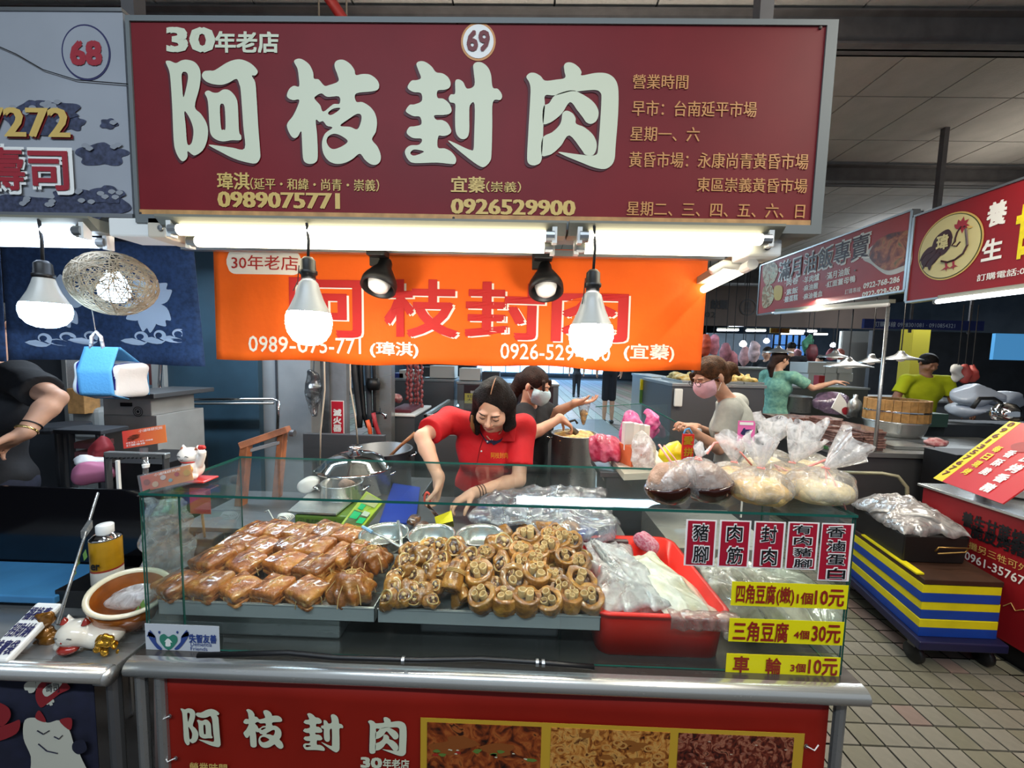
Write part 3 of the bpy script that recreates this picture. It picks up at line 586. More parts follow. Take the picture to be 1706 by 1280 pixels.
# ================================================================ BLUE CURTAIN (noren)
mat('denim', '#2c456e', .9, var=.25, vs=60, bump=.15, bs=120)
dp = YP(1.4); dz1 = P(160, 402, 1.4)[2]; dz0 = P(180, 604, 1.4)[2]
def dd_(x): return .010*math.sin(x*11)+.005*math.sin(x*27+1)
mat('noren_white', '#c4d6ee', .8)
def noren(x0, x1, lab, skew=0):
    f = lambda i, j: (x0+(x1-x0)*i+skew*j*i, 1.4+dd_(x0+(x1-x0)*i)*(.3+.7*j), dz1+(dz0-dz1)*j+.006*math.sin(i*5)*j)
    V, Fc = grid(f, 36, 10); o = raw('hanging_curtain', V, Fc, M('denim'), smooth=True, base=((x0+x1)/2, 1.4, dz0)); solid(o, .002, -1); return tag(o, lab, 'curtain', 'blue curtain panels of the left stall')
xs = P(17, 580, 1.4)[0]
noren(-2.25, xs-.004, 'dark blue curtain panel cut by the left edge of the picture'); nb = noren(xs+.004, P(326, 500, 1.4)[0], 'dark blue curtain panel with pale blossoms and wave border', .03)
ncf = lambda u, v: -dd_(u)*(.3+.7*(dz1-v)/(dz1-dz0))+.0015
def petals(px, py, r, angs, parent=nb):
    c = dp.uv(px, py)
    for q in angs:
        q = math.radians(q); L = [(0, .02), (.3, .26), (.62, .36), (.92, .22), (1.0, .12), (.86, 0), (1.0, -.12), (.92, -.22), (.62, -.36), (.3, -.26), (0, -.02)]
        V, Fc = flatmesh([[(c[0]+r*(a_*math.cos(q)-b_*math.sin(q)), c[1]+r*(a_*math.sin(q)+b_*math.cos(q))) for a_, b_ in L]], 3)
        place2d(V, Fc, dp, M('noren_white'), parent, .002, 'petal_print', conform=ncf)
petals(97, 503, .10, (15, 87, 160, 300, 232)); petals(250, 506, .105, (35, 318, 262, 205, 110))
def swirl(px, py, parent=nb, n=3):
    for k in range(n):
        c = dp.uv(px+k*34, py-2*k); out = []; inn = []
        for z in range(15):
            q = math.radians(-40+z*19); r = .030*(1-.03*z); w_ = .018*(1-z/17)
            out.append((c[0]+r*math.cos(q)*1.1, c[1]+r*.8*math.sin(q)+.004)); inn.append((c[0]+(r-w_)*math.cos(q)*1.1, c[1]+(r-w_)*.8*math.sin(q)+.004))
        V, Fc = flatmesh([out+inn[::-1]], 2); place2d(V, Fc, dp, M('noren_white'), parent, .002, 'wave_print', conform=ncf)
        V, Fc = flatmesh([[(c[0]-.075, c[1]-.012), (c[0]-.03, c[1]-.002), (c[0]+.015, c[1]-.016), (c[0]+.03, c[1]-.012), (c[0]+.01, c[1]-.026), (c[0]-.03, c[1]-.026)]], 2); place2d(V, Fc, dp, M('noren_white'), parent, .002, 'wave_print', conform=ncf)
swirl(78, 566); swirl(235, 563)
# ================================================================ COUNTER
brushed('steel_top', '#6e6a66', .22)
def ordn(i): return ['first', 'second', 'third', 'fourth', 'fifth', 'sixth', 'seventh', 'eighth', 'ninth', 'tenth', 'eleventh', 'twelfth', 'thirteenth', 'fourteenth'][i]
ZC = .728
ct = T('stall_counter', 'long stainless steel stall counter with rounded front rail under the glass case', 'counter', (-.05, 1.2, 0))
xl, xr = -1.045, .928
MB().box((xl, .968, ZC-.035), (xr, 1.44, ZC)).out('worktop', M('steel_top'), ct, bev=.003)
V = []; n = 14
prof = [(.975, ZC+.0006)]+[(.966-.024*math.sin(q), ZC-.0235+.024*math.cos(q)) for q in [math.radians(k*180/n) for k in range(n+1)]]+[(.966, ZC-.03)]
prof = [(y, z) for y, z in prof]
V = [(x, y, z) for x in (xl, xr) for y, z in prof]; n = len(prof)
MB().add(V, [(i, i+n, i+n+1, i+1) for i in range(n-1)]+[tuple(range(n)), tuple(range(2*n-1, n-1, -1))]).out('front_rail', M('steel_pale'), ct, smooth=False, bev=.0015)
bpy.data.objects['front_rail'].data.polygons.foreach_set('use_smooth', [i < n-1 for i in range(n+1)])
MB().box((-.95, 1.0, .02), (.86, 1.4, ZC-.036)).out('cabinet', M('steel_dark'), ct)
for x in (-1.02, -.965): MB().tube([(x, .97, 0), (x, .97, ZC-.036)], .014, 10).out('leg', M('steel'), ct)
MB().tube([(.885, .985, 0), (.885, .985, ZC-.036)], .014, 10).out('leg', M('steel'), ct)
# lower red banner
lp = YP(.972)
mat('banner_low', '#8e1d12', .5, var=.08, vs=4, spec=.25)
lb = T('counter_banner', 'dark red vinyl banner with cream characters tied below the counter rail', 'banner', (-.05, .972, .2))
bu0, bu1 = lp.uv(266, 1200)[0], lp.uv(1378, 1240)[0]
V, Fc = grid(lambda i, j: (bu0+(bu1-bu0)*i, .975+.004*math.sin(i*14)*j, .2+(ZC-.05-.2)*j), 60, 8)
o = raw('sheet', V, Fc, M('banner_low'), parent=lb, smooth=True); solid(o, .002, 1)
lp2 = YP(.969)
for ks, x0, y0 in ((('a',), 293, 1164), (('zhi',), 397, 1166), (('feng',), 497, 1171), (('rou', 'rou2', 'rou3'), 601, 1176)):
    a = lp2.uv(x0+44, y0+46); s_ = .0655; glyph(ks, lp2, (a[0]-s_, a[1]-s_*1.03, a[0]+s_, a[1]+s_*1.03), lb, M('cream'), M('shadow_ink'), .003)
text('30', lp2, (603, 1261, 636, 1277), M('cream'), lb, off=.003, bold=.04); text('年老店', lp2, (639, 1263, 682, 1279), M('cream'), lb, off=.003, bold=.02)
text('營業時間', lp2, (318, 1270, 380, 1288), M('gold_ink'), lb, off=.003, bold=.01)
pa, pb = lp2.uv(701, 1195), lp2.uv(1340, 1222)
mat('mustard', '#c39a2c', .5); MB().slab(lp2, pa[0], .25, pb[0], pa[1], .001, .002).out('photo_border', M('mustard'), lb)
def printed(name, cols, sc_, seed, dist=1.5):
    m = bpy.data.materials.new(name); m.use_nodes = True; nt = m.node_tree; bs_ = nt.nodes['Principled BSDF']; bs_.inputs['Roughness'].default_value = .45
    tc = nt.nodes.new('ShaderNodeTexCoord'); n = nt.nodes.new('ShaderNodeTexNoise'); n.inputs['Scale'].default_value = sc_; n.inputs['Detail'].default_value = 6; n.inputs['Distortion'].default_value = dist
    mp = nt.nodes.new('ShaderNodeMapping'); mp.inputs['Location'].default_value = (seed*3.1, seed, seed*2); nt.links.new(tc.outputs['Object'], mp.inputs[0]); nt.links.new(mp.outputs[0], n.inputs['Vector'])
    r = nt.nodes.new('ShaderNodeValToRGB'); e = r.color_ramp.elements
    while len(e) < len(cols): e.new(.5)
    for i, c_ in enumerate(cols): e[i].position = .3+.4*i/(len(cols)-1); e[i].color = (*hexc(c_), 1)
    nt.links.new(n.outputs[0], r.inputs[0]); nt.links.new(r.outputs[0], bs_.inputs['Base Color']); MATS[name] = m; return m
for i, (x0, x1, cols, sc_) in enumerate([(712, 902, ['#1a0a06', '#5a240e', '#8a3c16', '#a85a28', '#2a1008'], 26), (918, 1116, ['#20100a', '#7a3e14', '#b87430', '#d09a50', '#5a2a10'], 38), (1130, 1322, ['#160806', '#4a1810', '#6e2a1a', '#a86a50', '#3a120a'], 45)]):
    a, c = lp2.uv(x0, 1210+i*6)[0], lp2.uv(x1, 1216+i*6)[0]
    MB().slab(lp2, a, .26, c, pa[1]-.012, .001, .003).out('food_photo', printed('print%d' % i, cols, sc_, i), lb)
    def bits(n, col, rx, ry, seed, of=.0036, ring=False, ylo=0, yhi=1):
        r = random.Random(seed); sp_ = []
        for k in range(n):
            cx, cy = r.uniform(a+.02, c-.02), pa[1]-.03-r.uniform(ylo, yhi)*.08; q0 = r.uniform(0, 3)
            if ring:
                pts = [(cx+rx*math.cos(q), cy+ry*math.sin(q)) for q in [2*math.pi*z/12 for z in range(12)]]; p2 = [(cx+(u-cx)*.6, cy+(v-cy)*.55) for u, v in pts]; V, Fc = flatmesh([pts, p2])
            else:
                V, Fc = flatmesh([[(cx+rx*(1+.3*math.sin(3*q))*math.cos(q+q0), cy+ry*math.sin(q+q0)) for q in [2*math.pi*z/12 for z in range(12)]]])
            place2d(V, Fc, lp2, mat(col, col, .5), lb, of+k*.0001, 'printed_detail')
    if i == 0: bits(3, '#8a4a1e', .045, .02, 1, ylo=.1, yhi=.8); bits(8, '#5f7a34', .010, .005, 2, .0042, ylo=.6); bits(3, '#a42a20', .008, .004, 3, .0044, ylo=.6); bits(8, '#cfc6a8', .004, .002, 4, .0046, ylo=.7)
    if i == 1: bits(12, '#c08a48', .014, .010, 5, ring=True, ylo=.2); bits(8, '#8e5420', .018, .008, 6, .0034)
    if i == 2: bits(12, '#8a5040', .006, .003, 7); bits(6, '#bca088', .004, .002, 8)
tp = MB().tube([P(264, 1130, .972), (bu0-.012, .97, .2)], .010, 8).out('side_pole', mat('pole_grey', '#6a5a55', .5, .4), lb, smooth=True)
for px, py in ((283, 1193), (293, 1263), (1343, 1243)):
    q = np.array(P(px, py, .966)); s_ = -1 if px < 800 else 1
    MB().tube([q, q+(s_*.018, -.006, -.006), q+(s_*.032, 0, .004)], .0016, 6).out('tie_string', M('white'), lb); MB().lathe(q, [(.003, 0), (.0055, 0), (.0055, .002), (.003, .002)], 12, axis=(0, -1, 0)).out('eyelet', M('alu'), lb)
# ================================================================ LEFT NEIGHBOUR COUNTER
lc = T('neighbour_counter', 'stainless counter edge of the left stall with dark patterned cloth front', 'counter', (-1.5, 1.1, 0))
MB().box((-2.3, .92, ZC-.03), (-1.062, 1.36, ZC-.004)).out('worktop', M('steel'), lc, bev=.003)
MB().tube([(-2.3, .925, ZC-.012), (-1.062, .925, ZC-.012)], .022, 14).out('front_rail', M('steel_pale'), lc, smooth=True)
MB().tube([(-1.085, .928, ZC-.02), (-1.055, .928, ZC-.02)], .022, 14).out('rail_end_cap', M('steel'), lc, smooth=True)
MB().tube([(-1.075, .95, 0), (-1.075, .95, ZC-.03)], .016, 10).out('leg', M('steel_dark'), lc)
mat('navy_cloth', '#14162c', .85, var=.2, vs=30)
cp_ = YP(.955); xe = cp_.uv(156, 1180)[0]
V, Fc = grid(lambda i, j: (-2.3+(xe+2.3)*i, .955+.006*math.sin(i*40), .1+(ZC-.135)*j), 60, 4); cl = raw('front_cloth', V, Fc, M('navy_cloth'), parent=lc, smooth=True); solid(cl, .002, 1)
mat('print_white', '#c9c6b4', .8); mat('print_red', '#8e1b22', .8); mat('print_grey', '#8a8272', .8)
cp3 = YP(.947)
def fl_(px, py, r, m='print_white', n=5, off=.001, rot=.3, wd=.36):
    c = cp3.uv(px, py)
    for k in range(n):
        q = rot+2*math.pi*k/n; L = [(.08, .02), (.4, wd*.8), (.75, wd), (1, .15), (.9, 0), (1, -.15), (.75, -wd), (.4, -wd*.8), (.08, -.02)]
        V, Fc = flatmesh([[(c[0]+r*(a_*math.cos(q)-b_*math.sin(q)), c[1]+r*(a_*math.sin(q)+b_*math.cos(q))) for a_, b_ in L]], 2); place2d(V, Fc, cp3, M(m), lc, off, 'blossom_print')
def blob(pts, m, off=.001, name='print', pl=None, par=None, sm=4):
    pl = pl or cp3; V, Fc = flatmesh([[pl.uv(x, y) for x, y in pts]], sm); return place2d(V, Fc, pl, M(m), par or lc, off, name)
fl_(60, 1132, .045); fl_(134, 1120, .026, rot=1); fl_(83, 1168, .014, rot=.1)
blob([(60, 1160), (66, 1140), (85, 1130), (105, 1134), (118, 1146), (100, 1156), (80, 1172), (68, 1178)], 'print_red', .0014); blob([(73, 1148), (98, 1132), (104, 1140), (80, 1160)], 'print_white', .002); text('壽司', cp3, (78, 1137, 100, 1152), M('navy_cloth'), lc, off=.003)
blob([(-10, 1170), (14, 1178), (18, 1195), (4, 1210), (-10, 1200)], 'print_red'); blob([(-12, 1218), (20, 1204), (34, 1200), (28, 1222), (-10, 1236)], 'print_red')
blob([(42, 1200), (62, 1196), (80, 1204), (100, 1200), (116, 1216), (124, 1240), (136, 1262), (144, 1300), (60, 1300), (52, 1260), (40, 1230)], 'print_white', .001, 'cat_print')
blob([(60, 1196), (66, 1183), (76, 1196), (76, 1203)], 'print_red', .0016); blob([(100, 1200), (120, 1196), (118, 1216)], 'print_red', .0016)
for a_ in (((64, 1216), (74, 1222), (84, 1216)), ((92, 1226), (100, 1230), (106, 1224)), ((66, 1238), (80, 1250), (98, 1254))): V_ = [cp3.pt(*cp3.uv(*q), .003) for q in a_]; MB().tube(V_, .0012, 5).out('line_print', M('navy_cloth'), lc)
blob([(124, 1236), (140, 1232), (146, 1248), (132, 1256), (122, 1248)], 'navy_cloth', .002)
# blue board, black guard, steel trimmed side glass
b0 = P(-40, 955, Z=.78); MB
bd = MB().box((-2.2, 1.14, .745), (P(100, 990, Z=.77)[0], 1.33, .77)).out('blue_board', mat('blue_board', '#3f7fae', .55, var=.1, vs=8), bev=.004); tag(bd, 'pale blue board lying on the left counter before the black guard', 'board')
gx = P(228, 900, 1.3)[0]
tag(MB().box((-2.3, 1.335, .745), (gx, 1.345, P(80, 812, 1.34)[2])).out('counter_guard', M('black_gloss'), bev=.001), 'black glossy guard panel standing on the left stall counter', 'panel')
sgp = T('side_glass', 'slanted glass guard edge in brushed steel on the left counter', 'glass guard', P(80, 1060, Z=.75))
a = np.array(P(163, 822, 1.3)); c = np.array(P(96, 1040, 1.02)); MB().tube([a, (a+c)/2, c], .0065, 8, flat=.6).out('edge_trim', M('steel'), sgp, smooth=True)
MB().obox(a*.68+c*.32, (.0075, 0, 0), (0, .012, .014), (0, 0, .012)).out('clamp', M('steel_pale'), sgp)
# shelf box and spray can
q = P(175, 972, 1.2); zb = q[2]
tag(MB().box((P(118, 980, 1.2)[0], 1.155, ZC-.004), (P(214, 980, 1.2)[0], 1.30, zb)).out('dark_box', M('black'), bev=.003), 'black box under the yellow spray can on the left counter', 'box')
cn = T('spray_can', 'yellow and white aerosol can with white cap beside the glass case', 'can', (q[0], 1.21, zb)); k = 1.21/F
mat('can_yellow', '#c8921c', .3, .3, var=.15, vs=15); mat('can_white', '#dcd6ca', .35)
cc = (q[0], 1.21, zb); MB().lathe(cc, [(.0, 0), (.037, .001), (.040, .006), (.040, .05)], 32).out('lower_body', M('can_white'), cn, smooth=True)
MB().lathe(cc, [(.0402, .05), (.0402, .056)], 32).out('red_band', mat('can_red', '#9a3020', .4), cn, smooth=True)
MB().lathe(cc, [(.040, .056), (.040, .148), (.038, .153)], 32).out('upper_body', M('can_yellow'), cn, smooth=True); MB().lathe(cc, [(.039, .152), (.041, .154), (.039, .158), (.026, .170), (.022, .171)], 32).out('shoulder', M('chrome'), cn, smooth=True)
MB().lathe(cc, [(.022, .169), (.0225, .171), (.0225, .197), (.020, .2), (0, .2)], 28).out('cap', M('white_plastic'), cn, smooth=True)
tpn = YP(1.168); text('er', tpn, (153, 941, 167, 950), M('black'), cn, off=.002, bold=.03)
# ceramic lucky cat bowl
mat('glaze_brown', '#9a5420', .15, coat=.6, var=.2, vs=25); mat('glaze_cream', '#e2d4b6', .2, coat=.6); mat('glaze_white', '#ded6c6', .18, coat=.7); mat('gold', '#b98a2e', .25, .8); mat('glaze_red', '#8e2418', .2, coat=.6)
cb = T('lucky_cat_bowl', 'brown glazed ceramic bowl with a white beckoning cat face and gold coins', 'bowl', (-1.16, 1.06, ZC))
c0 = np.array([P(143, 1075, Z=.76)[0], 1.09, .75]); ax = np.array([.22, -.22, 1.0]); ax /= np.linalg.norm(ax)
MB().lathe(c0, [(0, 0), (.05, .0), (.07, .02), (.086, .06), (.088, .095), (.082, .10), (.078, .095), (.078, .06), (.05, .02), (0, .015)], 36, axis=ax, sx=1.12).out('bowl', M('glaze_brown'), cb, smooth=True)
MB().lathe(c0, [(.086, .094), (.092, .099), (.090, .106), (.081, .106), (.078, .098)], 36, axis=ax, sx=1.12).out('rim', M('glaze_cream'), cb, smooth=True)
s = Sdf(c0-[.08, .08, 0], c0+[.1, .08, .12], .005); s.un(s.ell(c0+ax*.075+[0, .01, 0], (.065, .045, .025))); s.noise(.006, 90, 3); s.out('crumpled_bag', film('bagfilm', op=.5, gl=.1), cb)
hc = np.array(P(128, 1054, .99)); s = Sdf(hc-[.07, .06, .07], hc+[.13, .08, .06], .0035)
s.un(s.ell(hc, (.045, .038, .034))); s.un(s.ell(hc+[.055, .02, -.02], (.05, .04, .03)), .02); s.un(s.ell(hc+[-.03, -.005, -.03], (.022, .022, .018)), .01)
for dx in (-.026, .026): s.un(s.cap(hc+[dx, .005, .02], hc+[dx*1.25, .01, .043], .013, .003), .008)
s.out('cat_head', M('glaze_white'), cb)
for dx in (-.03, .03): MB().lathe(hc+[dx, -.002, .028], [(.010, 0), (.006, .010), (0, .018)], 12).out('ear', M('glaze_red'), cb, smooth=True)
b = MB()
for dx in (-.018, .018): b.tube([hc+[dx-.007, -.034, .006], hc+[dx, -.037, .010], hc+[dx+.007, -.034, .006]], .0012, 5)
b.out('eye_line', M('black'), cb); MB().lathe(hc+[.0, -.037, -.003], [(.0035, 0), (0, .003)], 10, axis=(0, -1, 0)).out('nose', M('glaze_red'), cb)
s = Sdf(hc+[-.03, -.06, -.05], hc+[.04, 0, 0], .003); s.un(s.ell(hc+[0, -.022, -.030], (.026, .02, .014))); s.out('bib', M('glaze_red'), cb)
s = Sdf(hc+[.0, -.06, -.06], hc+[.12, .06, .03], .003)
for k in range(16): r = random.Random(k); s.un(s.ell(hc+[.075+r.uniform(0, .06), -.02+r.uniform(-.012, .01), -.035+r.uniform(-.01, .045)], (.010, .007, .010)), .003)
s.out('gold_coins', M('gold'), cb)
gf = T('gold_figurine', 'small gold and amber ceramic ingot figure left of the cat bowl', 'figurine', P(80, 1080, Z=.75)); g = np.array(P(78, 1050, 1.02))
s = Sdf(g-[.04, .04, .055], g+[.04, .04, .06], .003)
for (dx, dz, rr) in ((0, .03, .022), (-.01, -.005, .024), (.012, -.03, .026), (-.014, -.04, .022), (.01, .045, .013), (-.016, .04, .012)): s.un(s.ell(g+[dx, 0, dz], (rr, rr*.8, rr*.8)), .006)
s.noise(.002, 180, 4); s.out('body', mat('amber', '#8a5a1e', .2, .4, coat=.5, var=.3, vs=40), gf)
pk = T('printed_pack', 'folded white pack with blue characters lying at left of the cat bowl', 'pack', P(40, 1075, Z=.75))
a = np.array(P(8, 1072, Z=.77)); c = np.array(P(66, 1030, Z=.79)); u = np.array([.045, 0, .0]); pv = Pl((a+c)/2, (1, .0, .0), (.5, .6, .35))
MB().slab(pv, -.04, -.075, .035, .075, .02, 0).out('wrapper', M('white'), pk, bev=.006)
text('福祿壽\n招財納\n進寶袋', pv, (-.033, -.06, .028, .06), M('navy_ink'), pk, off=.002, px=False, bold=.02)
lf = T('leaf_sprig', 'green leaves wedged between the slanted steel edge and spray can', 'leaves', P(130, 950, 1.2))
for k, (px, py) in enumerate(((128, 945), (140, 935), (122, 962), (236, 1020), (228, 1030))):
    q = np.array(P(px, py, 1.15 if k < 3 else 1.04)); MB().add([q, q+[.012, 0, .014], q+[.008, 0, .04], q+[-.008, .004, .02]], [(0, 1, 2, 3)]).out('leaf', mat('leaf', '#6f9a4a', .6), lf)
# ================================================================ GLASS CASE
mat('glass_edge', '#1f5a50', .15, coat=.4)
film('glass', '#f8fdfc', op=.010, gl=.004, rough=.02, milk='#dfeeee', ns=3, bump=0, fr_=.22)
ZG = 1.172; gc = T('glass_case', 'long clear glass sneeze guard case with green edges on the counter', 'display case', (-.07, 1.18, ZC))
gxl, gxr, yb = -1.028, .893, 1.375
def pane(a, b_, name):
    o = MB().box(a, b_).out(name, [M('glass'), M('glass_edge')], gc)
    sz = [b_[i]-a[i] for i in range(3)]; ax_ = sz.index(min(sz))
    for p in o.data.polygons: p.material_index = 0 if abs(p.normal[ax_]) > .5 else 1
pane((gxl, .997, ZG), (gxr+.003, yb, ZG+.007), 'top_pane')
x1 = P(302, 930, 1.0)[0]; x2 = P(937, 950, 1.0)[0]
pane((gxl, .999, ZC+.002), (x1-.001, 1.004, ZG), 'front_pane'); pane((x1+.001, .999, ZC+.002), (x2-.001, 1.004, ZG), 'front_pane'); pane((x2+.001, .999, ZC+.002), (gxr, 1.004, ZG), 'front_pane')
pane((gxl, 1.006, ZC+.002), (gxl+.005, yb, ZG), 'side_pane'); pane((gxr-.005, 1.006, ZC+.002), (gxr, yb, ZG), 'side_pane')
# labels stuck on the right front pane
gp = YP(.998); mat('label_red', '#a8142e', .4); mat('label_yellow', '#ecdf10', .4); mat('label_white', '#f2ece8', .4); mat('yel_red', '#8e1f16', .5)
def stick(x0, y0, x1_, y1, m, lab, cat='label', gr='price and name labels on the glass'):
    xc, yc = (x0+x1_)/2, (y0+y1)/2; a_, c_ = gp.uv(x0, yc)[0], gp.uv(x1_, yc)[0]; d_, e_ = gp.uv(xc, y1)[1], gp.uv(xc, y0)[1]
    o = T('glass_label', lab, cat, ((a_+c_)/2, .997, d_), gr); MB().slab(gp, a_, d_, c_, e_, .0008, .001).out('card', m, o, base=None); return o
LBW = ['leftmost', 'second from left', 'middle one', 'fourth from left', 'rightmost and longest']
LBY = ['top', 'middle', 'bottom']
for s_, x0, y0, x1_, y1 in (('豬腳', 1144, 868, 1189, 941), ('肉筋', 1200, 869, 1246, 943), ('封肉', 1257, 871, 1303, 945), ('有肉豬腳', 1313, 872, 1359, 947), ('香滷蛋白', 1368, 874, 1415, 966)):
    o = stick(x0-3, y0-2, x1_+3, y1+2, M('label_white'), 'crimson upright name label with white characters, %s of the five on the glass' % LBW.pop(0)); b = MB()
    a_, c_ = gp.uv(x0, 905)[0], gp.uv(x1_, 905)[0]; d_, e_ = gp.uv((x0+x1_)/2, y1)[1], gp.uv((x0+x1_)/2, y0)[1]; b.slab(gp, a_, d_, c_, e_, .0004, .0015).out('red_field', M('label_red'), o)
    n_ = len(s_); pw_ = 27 if n_ == 2 else 31
    for k, ch in enumerate(s_):
        yy = y0+(y1-y0)*(k+.5)/n_; hh = (y1-y0)/n_*(.80 if n_ == 2 else .84)/2; xc = (x0+x1_)/2
        text(ch, gp, (xc-pw_/2, yy-hh, xc+pw_/2, yy+hh), M('label_white'), o, off=.0022, bold=.035); text(ch, gp, (xc-pw_/2+1, yy-hh+1, xc+pw_/2-1, yy+hh-1), M('black'), o, off=.0034, bold=.008)
for (x0, y0, x1_, y1), tx in (((1218, 972, 1412, 1012), [('四角豆腐', 1226, 974, 1291, 1005), ('(嫩)', 1293, 978, 1322, 1008), ('1個', 1327, 987, 1353, 1006), ('10元', 1357, 982, 1405, 1009)]), ((1214, 1033, 1405, 1072), [('三角豆腐', 1221, 1036, 1312, 1068), ('4個', 1322, 1050, 1347, 1064), ('30元', 1352, 1041, 1399, 1070)]), ((1209, 1092, 1399, 1128), [('車', 1221, 1093, 1247, 1119), ('輪', 1275, 1096, 1300, 1122), ('3個', 1316, 1105, 1341, 1119), ('10元', 1346, 1097, 1394, 1124)])):
    o = stick(x0, y0, x1_, y1, M('label_yellow'), 'yellow price strip with dark red writing, the %s one on the glass' % LBY.pop(0))
    for s_, *bx in tx: text(s_, gp, bx, M('yel_red'), o, off=.002, bold=.02)
# dementia friends card
o = stick(243, 1041, 366, 1090, mat('card_white', '#c9cdd2', .5), 'white card with blue hands and green heart at the lower left glass corner', 'sign', None)
gq = YP(.9965); mat('deep_blue', '#2b4486', .5); mat('heart_green', '#2f7d68', .5)
text('失智友善', gq, (316, 1057, 361, 1071), M('deep_blue'), o, off=.001, bold=.02); text('Dementia', gq, (318, 1070, 353, 1077), M('deep_blue'), o, off=.001); text('Friends', gq, (318, 1078, 346, 1084), M('deep_blue'), o, off=.001)
def bl2(pts, m, of=.0012): V, Fc = flatmesh([[gq.uv(x, y) for x, y in pts]], 3); place2d(V, Fc, gq, M(m), o, of, 'emblem')
bl2([(281, 1083), (268, 1070), (267, 1060), (274, 1056), (281, 1061), (289, 1057), (296, 1062), (294, 1072)], 'heart_green'); bl2([(275, 1069), (281, 1063), (288, 1070), (285, 1070), (285, 1076), (277, 1076), (277, 1069)], 'white', .002)
for s_ in (-1, 1):
    cx = 281
    bl2([(cx+s_*10, 1081), (cx+s_*20, 1070), (cx+s_*22, 1060), (cx+s_*32, 1052), (cx+s_*34, 1057), (cx+s_*30, 1066), (cx+s_*18, 1081)], 'deep_blue')
    for k in range(4): bl2([(cx+s_*(22+k*3), 1060-k*1.5), (cx+s_*(30+k*1.5), 1050+k*2.5), (cx+s_*(31+k*1.6), 1052+k*2.5), (cx+s_*(25+k*3), 1062-k*.5)], 'deep_blue')
    bl2([(cx+s_*15-2, 1053), (cx+s_*15, 1051), (cx+s_*15+2, 1053), (cx+s_*15, 1056)], 'deep_blue')
# small details under the trays: pans, hose
tag(MB().box((P(258, 1060, 1.1)[0], 1.06, ZC+.001), (P(566, 1060, 1.06)[0], 1.36, .80)).out('support_pan', M('steel'), bev=.006), 'inverted steel pan holding up the left meat tray', 'pan')
tag(MB().box((P(700, 1060, 1.1)[0], 1.10, ZC+.001), (P(932, 1060, 1.06)[0], 1.36, .805)).out('support_pan', M('steel_dark'), bev=.006), 'dark steel pan holding up the right trotter tray', 'pan')
hp = [P(330, 1092, Z=.757), P(480, 1088, Z=.757), P(560, 1096, Z=.757), P(700, 1100, Z=.757), P(800, 1098, Z=.757), P(900, 1104, Z=.757), P(990, 1112, Z=.757)]
hz = T('gas_hose', 'black rubber hose lying on the counter behind the glass', 'hose', hp[3]); MB().tube(hp, .007, 10).out('hose', M('black'), hz, smooth=True)
for px, py in ((672, 1100), (895, 1104), (905, 1105)): q = np.array(P(px, py, Z=.757)); MB().tube([q-[.004, 0, 0], q+[.004, 0, 0]], .0095, 12).out('clamp', M('alu'), hz)
# ================================================================ TRAYS AND MEAT
ZT = .822
def tray(x0, x1, lab):
    t = T('steel_tray', lab, 'tray', ((x0+x1)/2, 1.23, .806)); y0, y1, z0, z1, k = 1.03, 1.43, .808, .852, .0015
    b = MB().box((x0, y0, z0), (x1, y1, z0+k)).box((x0, y0, z0), (x1, y0+k, z1)).box((x0, y1-k, z0), (x1, y1, z1)).box((x0, y0, z0), (x0+k, y1, z1)).box((x1-k, y0, z0), (x1, y1, z1))
    b.box((x0, y0-.003, z1-.003), (x1, y0+.004, z1)).box((x0, y0, z1-.003), (x0+.004, y1, z1)).box((x1-.004, y0, z1-.003), (x1, y1, z1)); b.out('tray_body', mat('tray_steel', '#c4c6c4', .38, .45), t); 
    b = MB().box((x0+.01, y0+.01, ZT-.003), (x1-.01, y1-.01, ZT)); b.out('perforated_insert', M('steel_pale'), t)
    return t
xa, xb, xc_, xd = -1.022, P(624, 1020, 1.03)[0], P(629, 1020, 1.03)[0], P(1001, 1020, 1.03)[0]
tray(xa, xb, 'shallow steel tray of tied braised pork blocks'); tray(xc_, xd, 'shallow steel tray heaped with braised trotter rings')
def braise(name, c1, c2, c3, sc_=18, rough=.22, seed=0):
    m = mat(name, c1, rough, coat=.8, bump=.75, bs=55, spec=.6, sss=.05); nt = m.node_tree; b_ = nt.nodes['Principled BSDF']
    tc = nt.nodes.new('ShaderNodeTexCoord'); n = nt.nodes.new('ShaderNodeTexNoise'); n.inputs['Scale'].default_value = sc_; n.inputs['Detail'].default_value = 5; n.inputs['Distortion'].default_value = .6
    oi = nt.nodes.new('ShaderNodeObjectInfo'); ad = nt.nodes.new('ShaderNodeVectorMath'); ad.operation = 'ADD'; nt.links.new(tc.outputs['Object'], ad.inputs[0]); cb_ = nt.nodes.new('ShaderNodeCombineXYZ')
    mu = nt.nodes.new('ShaderNodeMath'); mu.operation = 'MULTIPLY'; mu.inputs[1].default_value = 30; nt.links.new(oi.outputs['Random'], mu.inputs[0]); nt.links.new(mu.outputs[0], cb_.inputs[0]); nt.links.new(cb_.outputs[0], ad.inputs[1]); nt.links.new(ad.outputs[0], n.inputs['Vector'])
    r = nt.nodes.new('ShaderNodeValToRGB'); e = r.color_ramp.elements; e.new(.5)
    for i, (p_, c_) in enumerate(((.3, c1), (.52, c2), (.72, c3))): e[i].position = p_; e[i].color = (*hexc(c_), 1)
    nt.links.new(n.outputs[0], r.inputs[0])
    hs = nt.nodes.new('ShaderNodeHueSaturation'); mr = nt.nodes.new('ShaderNodeMapRange'); mr.inputs['To Min'].default_value = .75; mr.inputs['To Max'].default_value = 1.3; nt.links.new(oi.outputs['Random'], mr.inputs[0]); nt.links.new(mr.outputs[0], hs.inputs['Value'])
    nt.links.new(r.outputs[0], hs.inputs['Color']); nt.links.new(hs.outputs[0], b_.inputs['Base Color']); return m
